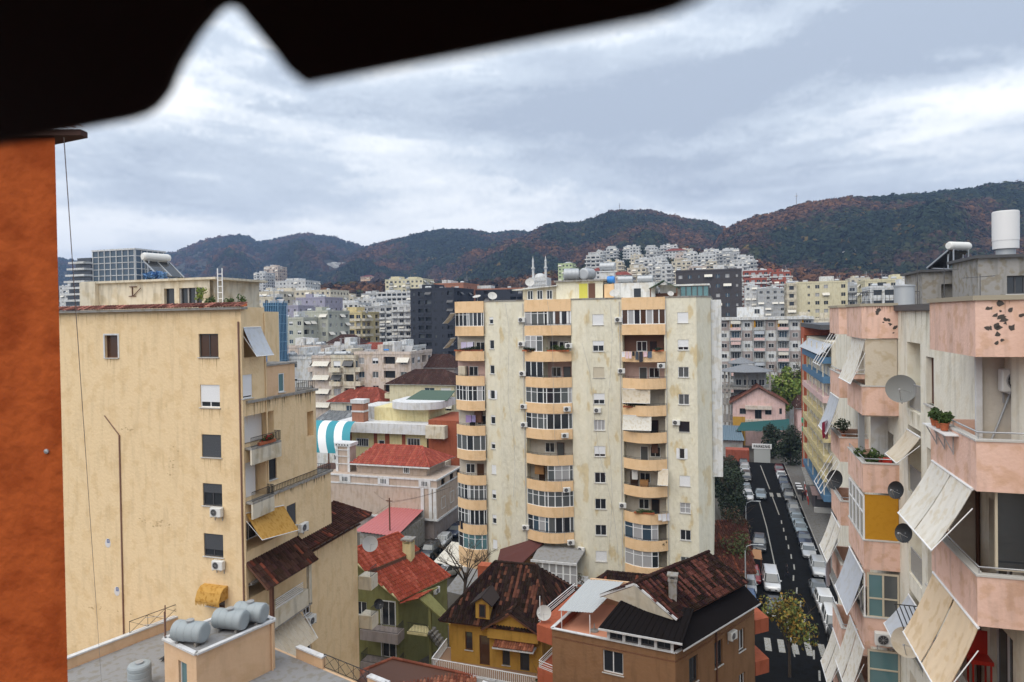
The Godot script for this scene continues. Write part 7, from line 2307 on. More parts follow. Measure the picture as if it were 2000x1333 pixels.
	# pale tarpaulins and sheds left of the tower's foot
	for k in [[-31.5, 79.5, 3.2, 5.5, "canvas_white", "pale tarpaulin roof of the yard left of the tower"], [-27.8, 72.5, 2.8, 4.0, "roofing", "dark felt roof of a yard shed left of the tower"]]:
		thing("yard_shed", k[5], "shed", k[0], 0, k[1])
		var s := B.new()
		slab(s, [c(k[0] - k[3] / 2, k[2], k[1] - 3), c(k[0] + k[3] / 2, k[2] - 0.4, k[1] - 3), c(k[0] + k[3] / 2, k[2] + 0.2, k[1] + 3), c(k[0] - k[3] / 2, k[2] + 0.6, k[1] + 3)], 0.06)
		P("roof_sheet", s, M[k[4]])
		for p in [[-0.45, -2.9], [0.45, -2.9], [-0.45, 2.9], [0.45, 2.9]]: bx("post", k[0] + p[0] * k[3] - 0.06, k[0] + p[0] * k[3] + 0.06, 0, k[2] - 0.3, k[1] + p[1] - 0.06, k[1] + p[1] + 0.06, M.wood)

# ---------------------------------------------------------------- the street
func street() -> void:
	O = Vector3.ZERO
	var grp := func(called: String, b: B, m: Material) -> void:
		var o := put(called, b.mesh(), m, self)
		o.name = numbered(called)
		o.rotation.y = -TH
		tag(o, "", "", "", "structure")
	var b := B.new()
	b.quad(c(2.2, 0.004, 48), c(12.4, 0.004, 48), c(12.4, 0.004, 160), c(2.2, 0.004, 160))
	grp.call("road", b, M.asphalt)
	b = B.new()
	b.quad(c(-42.2, 0.004, 60), c(-34.5, 0.004, 60), c(-34.5, 0.004, 130), c(-42.2, 0.004, 130))
	b.quad(c(-42.2, 0.004, 48), c(2.2, 0.004, 44), c(2.2, 0.004, 48), c(-42.2, 0.004, 52))
	grp.call("side_road", b, M.asphalt)
	b = B.new()
	b.box(c(12.4, 0, 48), c(19, 0.13, 160)); b.box(c(0.2, 0, 92), c(2.2, 0.13, 160)); b.box(c(0.6, 0, 56), c(2.2, 0.13, 92))
	grp.call("pavement", b, M.paving)
	b = B.new()
	for e in [[12.3, 12.45], [2.15, 2.3]]: b.box(c(e[0], 0, 48), c(e[1], 0.14, 160))
	grp.call("kerb", b, M.concrete)
	var mk := B.new()
	var line := func(u0: float, w0: float, u1: float, w1: float, t: float) -> void:
		mk.quad(c(u0 - t / 2, 0.009, w0), c(u0 + t / 2, 0.009, w0), c(u1 + t / 2, 0.009, w1), c(u1 - t / 2, 0.009, w1))
	var w := 66.0
	while w < 117: # dashed centre line
		line.call(8.4 if w > 90 else 7.9, w, 8.5 if w > 90 else 8.1, w + 1.9, 0.17); w += 4.0
	line.call(8.4, 119, 8.1, 131, 0.17); line.call(8.0, 136, 7.4, 157, 0.17)
	line.call(6.1, 95, 6.05, 112, 0.15); line.call(6.05, 112, 5.7, 127, 0.15)
	line.call(4.8, 95.0, 6.1, 95.05, 0.15); line.call(5.2, 91.5, 6.1, 91.6, 0.15)
	line.call(6.2, 70, 6.1, 90, 0.12)
	mk.quad(c(4.6, 0.009, 95), c(6.1, 0.009, 95), c(6.1, 0.009, 95.2), c(4.6, 0.009, 95.2))
	for i in 3: line.call(10.9, 84 + i * 2.6, 10.9, 85.2 + i * 2.6, 0.2)
	for z in [[130.6, 133.4, 4.0], [70.6, 73.4, 3.6]]: # zebra crossings
		for i in 7: mk.quad(c(z[2] + i * 1.25, 0.009, z[0]), c(z[2] + i * 1.25 + 0.6, 0.009, z[0]), c(z[2] + i * 1.25 + 0.6, 0.009, z[1]), c(z[2] + i * 1.25, 0.009, z[1]))
	mk.quad(c(-36.6, 0.009, 62), c(-36.45, 0.009, 62), c(-38.0, 0.009, 110), c(-38.15, 0.009, 110))
	grp.call("road_markings", mk, M.road_paint)
	for k in [["p_silver", 0.42, 0.43, 0.44], ["p_white", 0.7, 0.7, 0.7], ["p_black", 0.015, 0.016, 0.018], ["p_grey", 0.13, 0.14, 0.15], ["p_navy", 0.02, 0.03, 0.06], ["p_red", 0.3, 0.02, 0.02], ["p_blue", 0.06, 0.13, 0.28], ["p_maroon", 0.12, 0.015, 0.02], ["p_steel", 0.22, 0.27, 0.3]]:
		var m := mat(k[0], lin(k[1], k[2], k[3]), 0.35, 0.2)
		m.clearcoat_enabled = true
		m.clearcoat = 0.7
		m.clearcoat_roughness = 0.1
	var R := "cars parked along the right kerb"; var L := "cars parked along the left kerb"
	for k in [["hatch", "p_maroon", 151, "maroon hatchback parked last before the parking gate"], ["sedan", "p_white", 145.4, "white saloon parked behind the maroon hatchback"], ["hatch", "p_navy", 140.2, "navy hatchback parked below the white saloon"], ["sedan", "p_grey", 134.9, "grey saloon parked by the upper zebra crossing"], ["suv", "p_black", 128.6, "black off-roader parked beside the pavement bins"], ["suv", "p_grey", 120.6, "dark grey off-roader parked across from the driving car"], ["sedan", "p_steel", 115.4, "steel blue saloon parked mid row"], ["hatch", "p_steel", 110.4, "small steel blue hatchback between saloon and white car"], ["sedan", "p_navy", 105.4, "navy saloon parked at the lower end of the row"], ["sedan", "p_silver", 100.2, "silver saloon nosing out at the end of the row"]]:
		car(k[0], k[1], k[3], 10.75, k[2], PI + rng.randf_range(-0.03, 0.03), R)
	car("suv", "p_silver", "silver estate standing on the road near the kerb", 11.2, 93.5, PI, "")
	for k in [["sedan", "p_grey", 86.6, 10.3, "grey saloon parked behind the white off-roader"], ["suv", "p_white", 82.2, 10.5, "white off-roader parked before the white van"], ["van", "p_white", 77.2, 10.6, "white van parked beside the balcony laundry"], ["suv", "p_black", 72.6, 10.6, "black-fronted off-roader parked behind the white van"], ["suv", "p_grey", 67.2, 10.9, "grey off-roader parked below the pink house's awnings"]]:
		car(k[0], k[1], k[4], k[3], k[2], PI + rng.randf_range(-0.03, 0.03), "cars parked below the pink house")
	for k in [["sedan", "p_black", 156, 3.9, "black saloon parked by the red container"], ["suv", "p_silver", 149.5, 4.0, "silver off-roader parked near the red container"], ["suv", "p_black", 142.5, 4.1, "big black off-roader parked at the top left kerb"], ["hatch", "p_steel", 132.8, 3.7, "steel hatchback parked beside the dark trees"], ["hatch", "p_white", 127.9, 3.9, "white hatchback tucked under the dark trees"], ["suv", "p_black", 101.2, 4.5, "black off-roader parked inside the marked bay"], ["van", "p_white", 87.6, 5.2, "white minibus parked at the end of the marked bay"], ["sedan", "p_black", 80.2, 5.0, "black saloon parked behind the white minibus"], ["hatch", "p_red", 89.0, 3.2, "red hatchback before the tan tarpaulin"], ["hatch", "p_silver", 85.6, 2.6, "silver hatchback squeezed beside the minibus"], ["hatch", "p_blue", 81.0, 2.4, "blue hatchback parked behind the silver one"]]:
		car(k[0], k[1], k[4], k[3], k[2], PI + rng.randf_range(-0.04, 0.04), L)
	car("sedan", "p_steel", "steel blue saloon driving over the zebra crossing", 6.1, 129.6, PI, "", "driving_car")
	for k in [["suv", "p_black", 87.0, "black off-roader parked below the pink villa"], ["hatch", "p_silver", 91.6, "pale hatchback parked below the pink villa"], ["sedan", "p_navy", 96.6, "navy saloon parked below the pink villa"], ["hatch", "p_grey", 101.4, "grey hatchback parked farthest up the villa street"]]:
		car(k[0], k[1], k[3], -39.4, k[2], PI + 0.05, "cars in the villa street")
	car("hatch", "p_white", "white hatchback in the yard left of the tower", -34.2, 80.5, 2.4)
	car("sedan", "p_silver", "silver saloon in the yard left of the tower", -33.4, 86.0, 2.7)
	# street lamps
	for k in [[2.0, 77.6], [2.6, 95.6]]:
		thing("street_lamp", "grey street lamp with a single arm on the left pavement", "lamp", k[0], 0.13, k[1], "street lamps on the left pavement")
		var p := B.new()
		p.tube([Vector3.ZERO, Vector3(0, 7.2, 0)], 0.09, 8, 0.65)
		P("post", p, M.zinc)
		var a := B.new()
		a.tube([Vector3(0, 7.1, 0), Vector3(0.15, 7.7, 0), Vector3(0.7, 7.95, 0), Vector3(1.5, 8.0, 0)], 0.045, 7)
		P("arm", a, M.zinc)
		put("lamp_head", cbox(0.55, 0.12, 0.22, 0.03).mesh(), M.zinc, null, Vector3(1.6, 7.93, 0))
	# pavement bins, barrier, kiosk, gate
	thing("kiosk", "dark kiosk under a brown striped awning on the right pavement", "kiosk", 16.3, 0.13, 124)
	bx("body", 14.2, 18.6, 0.13, 3.1, 122.0, 127, M.dark_frame)
	bx("counter", 14.0, 18.6, 0.13, 0.9, 121.3, 121.95, M.sill)
	bx("sign_board", 14.5, 18.4, 2.25, 2.85, 121.85, 121.97, mat("pale_sign", lin(0.5, 0.4, 0.42), 0.7))
	for i in 2:
		var s := B.new()
		slab(s, [c(13.6, 3.15 + i * 0.35, 120.6 + i * 1.8), c(18.8, 3.15 + i * 0.35, 120.6 + i * 1.8), c(18.8, 3.5 + i * 0.35, 122.3 + i * 1.8), c(13.6, 3.5 + i * 0.35, 122.3 + i * 1.8)], 0.06)
		P("awning", s, mat("taupe_canvas", lin(0.22, 0.15, 0.14), 0.9))
	var kr := B.new()
	slab(kr, [c(13.4, 3.5, 126.5), c(18.8, 3.5, 126.5), c(18.6, 3.9, 137), c(13.8, 3.9, 139)], 0.1)
	P("roof_sheet", kr, M.concrete)
	thing("barrier", "red and white barrier along the right pavement", "barrier", 13.9, 0.13, 131)
	for i in 6:
		var s := B.new()
		s.bar(c(13.6 + i * 0.12, 1.0, 126 + i * 2.2), c(13.6 + (i + 1) * 0.12, 1.0, 126 + (i + 1) * 2.2), 0.08, 0.22)
		P("bar", s, M.red_plastic if i % 2 == 0 else M.shutter_white)
		bx("post", 13.55 + i * 0.12, 13.65 + i * 0.12, 0.13, 1.0, 126 + i * 2.2, 126.1 + i * 2.2, M.red_plastic)
	for i in 3:
		thing("rubbish_bin", "wheeled bin with a pale lid on the right pavement", "bin", 13.0, 0.13, 133 + i * 2.0, "bins on the right pavement")
		put("body", cbox(0.9, 0.95, 0.7, 0.05).mesh(), M.dark_frame)
		put("lid", cbox(0.95, 0.12, 0.75, 0.04).mesh(), M.shutter_white, null, Vector3(0, 0.96, 0))
	thing("parking_gate", "pale wall board reading PARKING at the end of the street", "gate", 8.2, 0, 160)
	bx("wall", 6.2, 9.6, 0, 3.0, 160, 160.3, mat("gate_grey", lin(0.42, 0.44, 0.44), 0.8))
	bx("board", 5.8, 9.9, 3.05, 4.15, 159.9, 160.1, M.shutter_white)
	var tm := TextMesh.new()
	tm.text = "PARKING"
	tm.font = SystemFont.new()
	tm.font.font_names = PackedStringArray(["Droid Sans"])
	tm.font.font_weight = 700
	tm.font_size = 64
	tm.pixel_size = 0.0125
	tm.depth = 0.03
	put("lettering", tm, M.black, null, c(7.85, 3.6, 159.87))
	thing("red_container", "dark red container beside the parking gate", "container", 2.6, 0, 161)
	bx("body", 0.2, 5.2, 0, 2.6, 160, 163, M.far_red)
	for i in 16: bx("rib", 0.3 + i * 0.31, 0.42 + i * 0.31, 0.1, 2.5, 159.94, 159.99, M.far_red)
	thing("blue_shed", "shed with a slate blue ribbed roof above the red container", "shed", 2, 0, 167)
	bx("wall", -0.4, 4.0, 0, 4.0, 165, 176, M.far_grey)
	var bs := B.new()
	sag(bs, [c(-0.8, 4.0, 164), c(4.4, 4.0, 164), c(3.6, 5.4, 177), c(-0.4, 5.4, 177)], 0.0, 2, 0.06, 10)
	P("roof_sheet", bs, mat("slate_sheet", lin(0.1, 0.15, 0.19), 0.6))
	thing("teal_tarpaulin", "long teal tarpaulin sagging over a yard before the pink gabled house", "tarpaulin", 8, 0, 173)
	var tt := B.new()
	sag(tt, [c(2.5, 5.0, 171), c(14.6, 5.6, 171), c(15.0, 7.4, 177), c(4.0, 6.2, 177)], 0.5, 6)
	P("sheet", tt, mat("teal_cloth", lin(0.008, 0.065, 0.065), 0.85))
	for k in [[3, 171.5], [14, 171.5], [14.6, 176.5], [4.4, 176.5]]: bx("post", k[0] - 0.08, k[0] + 0.08, 0, 5.4, k[1] - 0.08, k[1] + 0.08, M.wood)
	thing("tan_tarpaulin", "tan tarpaulin behind the red hatchback", "tarpaulin", 3.0, 0, 92.5)
	var tn := B.new()
	sag(tn, [c(1.8, 2.0, 91.4), c(4.4, 1.8, 91.4), c(4.4, 2.1, 94.2), c(1.8, 2.3, 94.2)], 0.1, 5)
	P("sheet", tn, mat("tan_cloth", lin(0.4, 0.2, 0.09), 0.85))
	for k in [[1.9, 91.5], [4.3, 91.5], [4.3, 94.1], [1.9, 94.1]]: bx("post", k[0] - 0.04, k[0] + 0.04, 0, 1.95, k[1] - 0.04, k[1] + 0.04, M.wood)
	# trees and bushes
	tree("street_tree", "young yellow-green tree over the lower zebra crossing", 5.4, 66.0, 7.6, Vector3(2.9, 2.6, 2.9), YELLOWS, 21, 1500, 0.17, 0.0, "", 0.7)
	tree("dark_tree", "dark evergreen tree between the tower and the street", 1.0, 108, 9.5, Vector3(3.2, 4.4, 3.2), DARKS, 22, 2600, 0.24, 0.0, "dark trees by the street", 0.58)
	tree("dark_tree", "dark evergreen tree between the tower and the street", -0.4, 116, 10.5, Vector3(3.4, 4.6, 3.4), DARKS, 23, 2600, 0.24, 0.0, "dark trees by the street", 0.58)
	tree("dark_tree", "dark evergreen tree between the tower and the street", 0.9, 124, 8.5, Vector3(2.8, 3.8, 2.8), DARKS, 24, 2200, 0.24, 0.0, "dark trees by the street", 0.58)
	tree("rusty_tree", "half-bare rusty tree beside the street lamps", 1.2, 92, 9.0, Vector3(3.0, 3.6, 3.0), RUSTS, 25, 1100, 0.16, 0.0, "", 0.62)
	tree("rusty_tree", "loose green and rust tree nearer the brown house", 0.6, 84, 8.0, Vector3(2.8, 3.2, 2.8), [Color(0.05, 0.08, 0.02), Color(0.1, 0.08, 0.03), Color(0.08, 0.1, 0.03)], 26, 1300, 0.17, 0.0, "", 0.6)
	tree("lime_bush", "light green bushy tree at the tower's right foot", -5.6, 72.6, 6.4, Vector3(1.9, 2.2, 1.9), LIMES, 27, 1100, 0.16, 0.0, "", 0.66)
	tree("gold_bush", "golden autumn bush before the veranda", -21.0, 69.2, 5.6, Vector3(2.3, 1.9, 1.9), GOLDS, 28, 1300, 0.17, 0.0, "", 0.68)
	tree("gold_bush", "olive bush to the right of the golden one", -18.2, 68.6, 4.8, Vector3(1.7, 1.5, 1.6), LIMES, 29, 800, 0.15, 0.0, "", 0.66)
	tree("conifer", "dark spreading conifer at the end of the street", 13.6, 158, 9.5, Vector3(3.6, 5.2, 3.6), DARKS, 30, 3000, 0.3, 0.0, "", 0.52)
	tree("conifer", "dark conifer beside the parking gate", 10.6, 165, 8.0, Vector3(2.6, 4.2, 2.6), DARKS, 31, 1800, 0.3, 0.0, "", 0.52)
	tree("leafy_tree", "broad light green tree behind the pink gabled house", 15.5, 197, 21, Vector3(6.0, 7.5, 6.0), LIMES, 32, 3600, 0.42, 0.0, "", 0.58)
	tree("leafy_tree", "slim dark tree at the panel block's right end", 20.5, 201, 22, Vector3(2.2, 7.0, 2.2), DARKS, 33, 1800, 0.35, 0.0, "", 0.6)
	tree("garden_tree", "dark shrubbery between green and yellow houses", -24.6, 52.5, 4.2, Vector3(1.9, 1.9, 1.9), DARKS, 34, 1300, 0.15, 0.0, "garden shrubs", 0.55)
	tree("garden_tree", "dark shrubbery between green and yellow houses", -27.6, 53.6, 3.4, Vector3(1.9, 1.5, 1.7), DARKS, 35, 1100, 0.15, 0.0, "garden shrubs", 0.55)
	tree("garden_tree", "dark leafy tree between yellow and brown houses", -12.9, 48.6, 7.6, Vector3(1.1, 3.2, 1.4), [Color(0.03, 0.05, 0.018), Color(0.06, 0.07, 0.02), Color(0.2, 0.14, 0.02)], 36, 1500, 0.14, 0.0, "", 0.6)
	tree("garden_tree", "dark leafy shrub on the brown house's left side", -13.2, 46.4, 5.4, Vector3(0.9, 2.0, 1.0), DARKS, 37, 900, 0.14, 0.0, "", 0.6)
	tree("rust_shrub", "russet shrub behind the white pergola", -13.4, 66.5, 5.6, Vector3(1.7, 2.0, 1.5), RUSTS, 38, 900, 0.14, 0.0, "", 0.6)
	# bare tree
	thing("bare_tree", "leafless tree with fine branches before the tower's left foot", "tree", -27.6, 0, 69.5)
	put("trunk", trunk_mesh("bare", 9.0, 0.22, 3.4, 9, 51, 9), M.bark)
	person("person in dark clothes striding across the road", 7.2, 90.7, 2.2, lin(0.015, 0.015, 0.018), 0.35)
	person("person in a black coat walking on the right pavement", 12.95, 128.6, 0.2, lin(0.012, 0.012, 0.015), 0.15)
	person("person in a dark red jacket on the right pavement", 13.4, 129.4, 0.4, lin(0.1, 0.02, 0.02), 0.15)

# a standing or striding figure: one skin over a skeleton of tapered capsules
func person(label: String, u: float, w: float, turn: float, coat: Color, stride: float) -> void:
	thing("person", label, "person", u, 0.01 if u < 12 else 0.135, w, "")
	cur.rotation.y = -TH + turn
	var j := func(x: float, y: float, z: float) -> Vector3: return Vector3(x, y, z)
	var s := stride
	var bones := [
		[j.call(0, 0.95, 0), j.call(0, 1.18, 0.0), 0.15, 0.14], [j.call(0, 1.18, 0), j.call(0, 1.4, 0.01), 0.15, 0.13], [j.call(-0.17, 1.42, 0), j.call(0.17, 1.42, 0), 0.085, 0.085], [j.call(0, 1.42, 0), j.call(0, 1.54, 0.01), 0.06, 0.055],
		[j.call(0, 1.62, 0.02), j.call(0, 1.69, 0.015), 0.095, 0.1],
		[j.call(-0.1, 0.93, 0), j.call(-0.1, 0.5, s * 0.55 + 0.04), 0.1, 0.072], [j.call(-0.1, 0.5, s * 0.55 + 0.04), j.call(-0.1, 0.09, s * 0.9), 0.07, 0.048], [j.call(-0.1, 0.06, s * 0.9 - 0.03), j.call(-0.1, 0.045, s * 0.9 + 0.16), 0.05, 0.042],
		[j.call(0.1, 0.93, 0), j.call(0.1, 0.5, -s * 0.35 + 0.03), 0.1, 0.072], [j.call(0.1, 0.5, -s * 0.35 + 0.03), j.call(0.1, 0.1, -s * 1.0), 0.07, 0.048], [j.call(0.1, 0.07, -s * 1.0 - 0.02), j.call(0.1, 0.045, -s * 1.0 + 0.16), 0.05, 0.042],
		[j.call(-0.2, 1.4, 0), j.call(-0.26, 1.12, -s * 0.5), 0.065, 0.05], [j.call(-0.26, 1.12, -s * 0.5), j.call(-0.25, 0.88, -s * 0.4 + 0.1), 0.048, 0.036], [j.call(0.2, 1.4, 0), j.call(0.26, 1.12, s * 0.5), 0.065, 0.05], [j.call(0.26, 1.12, s * 0.5), j.call(0.25, 0.88, s * 0.7 + 0.1), 0.048, 0.036]]
	for sd in [-1, 1]:
		var hz: float = (-s * 0.4 + 0.1) if sd < 0 else (s * 0.7 + 0.1)
		for f in 5:
			var fx := (f - 2) * 0.018
			bones.append([j.call(sd * 0.25 + (0.03 * -sd if f == 0 else 0.0), 0.87, hz + fx), j.call(sd * 0.25 + (0.045 * -sd if f == 0 else 0.0), 0.77 + 0.012 * absf(f - 2.5), hz + fx * 1.4), 0.014, 0.01])
	var cell := 0.03
	var lo := Vector3(-0.36, 0.0, -0.55); var nx := 24; var ny := 62; var nz := 37
	var val := PackedFloat32Array()
	val.resize(nx * ny * nz)
	val.fill(1.0)
	for b in bones:
		var r: float = maxf(b[2], b[3]) + 0.1
		var p0: Vector3 = (b[0].min(b[1]) - Vector3(r, r, r) - lo) / cell; var p1: Vector3 = (b[0].max(b[1]) + Vector3(r, r, r) - lo) / cell
		var ab: Vector3 = b[1] - b[0]
		for ix in range(maxi(0, int(p0.x)), mini(nx, int(p1.x) + 2)):
			for iy in range(maxi(0, int(p0.y)), mini(ny, int(p1.y) + 2)):
				for iz in range(maxi(0, int(p0.z)), mini(nz, int(p1.z) + 2)):
					var p := lo + Vector3(ix, iy, iz) * cell
					var t := clampf((p - b[0]).dot(ab) / maxf(ab.length_squared(), 1e-6), 0, 1)
					var d := p.distance_to(b[0] + ab * t) - lerpf(b[2], b[3], t)
					var k := (ix * ny + iy) * nz + iz
					var h := clampf(0.5 + 0.5 * (val[k] - d) / 0.04, 0, 1)
					val[k] = lerpf(val[k], d, h) - 0.04 * h * (1 - h)
	var m := B.new()
	m.colored = true
	var at := {}
	var vert := func(ix: int, iy: int, iz: int) -> Vector3:
		var k := (ix * ny + iy) * nz + iz
		if at.has(k): return at[k]
		var sum := Vector3.ZERO; var n := 0
		for e in [[0, 0, 0, 1, 0, 0], [0, 1, 0, 1, 1, 0], [0, 0, 1, 1, 0, 1], [0, 1, 1, 1, 1, 1], [0, 0, 0, 0, 1, 0], [1, 0, 0, 1, 1, 0], [0, 0, 1, 0, 1, 1], [1, 0, 1, 1, 1, 1], [0, 0, 0, 0, 0, 1], [1, 0, 0, 1, 0, 1], [0, 1, 0, 0, 1, 1], [1, 1, 0, 1, 1, 1]]:
			var a := val[((ix + e[0]) * ny + iy + e[1]) * nz + iz + e[2]]; var b2 := val[((ix + e[3]) * ny + iy + e[4]) * nz + iz + e[5]]
			if (a < 0) != (b2 < 0):
				sum += Vector3(ix + e[0], iy + e[1], iz + e[2]).lerp(Vector3(ix + e[3], iy + e[4], iz + e[5]), a / (a - b2)); n += 1
		at[k] = lo + sum / maxf(n, 1) * cell
		return at[k]
	for ix in range(1, nx - 1):
		for iy in range(1, ny - 1):
			for iz in range(1, nz - 1):
				var a := val[(ix * ny + iy) * nz + iz]
				for ax in 3:
					var b2 := val[((ix + int(ax == 0)) * ny + iy + int(ax == 1)) * nz + iz + int(ax == 2)]
					if (a < 0) == (b2 < 0): continue
					var q := [Vector3i(0, 0, 0), Vector3i(0, 0, 0), Vector3i(0, 0, 0), Vector3i(0, 0, 0)]
					var e1 := Vector3i(0, 1, 0) if ax == 0 else (Vector3i(0, 0, 1) if ax == 1 else Vector3i(1, 0, 0))
					var e2 := Vector3i(0, 0, 1) if ax == 0 else (Vector3i(1, 0, 0) if ax == 1 else Vector3i(0, 1, 0))
					var o := Vector3i(ix, iy, iz)
					q = [o, o - e1, o - e1 - e2, o - e2]
					var v := []
					for z in q: v.append(vert.call(z.x, z.y, z.z))
					var y: float = v[0].y
					m.color = Color(0.3, 0.19, 0.14) if (y > 1.5 and y < 1.7 and v[0].z > 0.03) or y < 0.9 and absf(v[0].x) > 0.2 else (Color(0.02, 0.015, 0.012) if y > 1.5 else (coat.srgb_to_linear() if y > 0.85 else Color(0.014, 0.015, 0.02)))
					if a < 0: m.quad(v[0], v[1], v[2], v[3])
					else: m.quad(v[3], v[2], v[1], v[0])
	m.smooth(70)
	P("body", m, tinted("figure", Color.WHITE, 0.85))

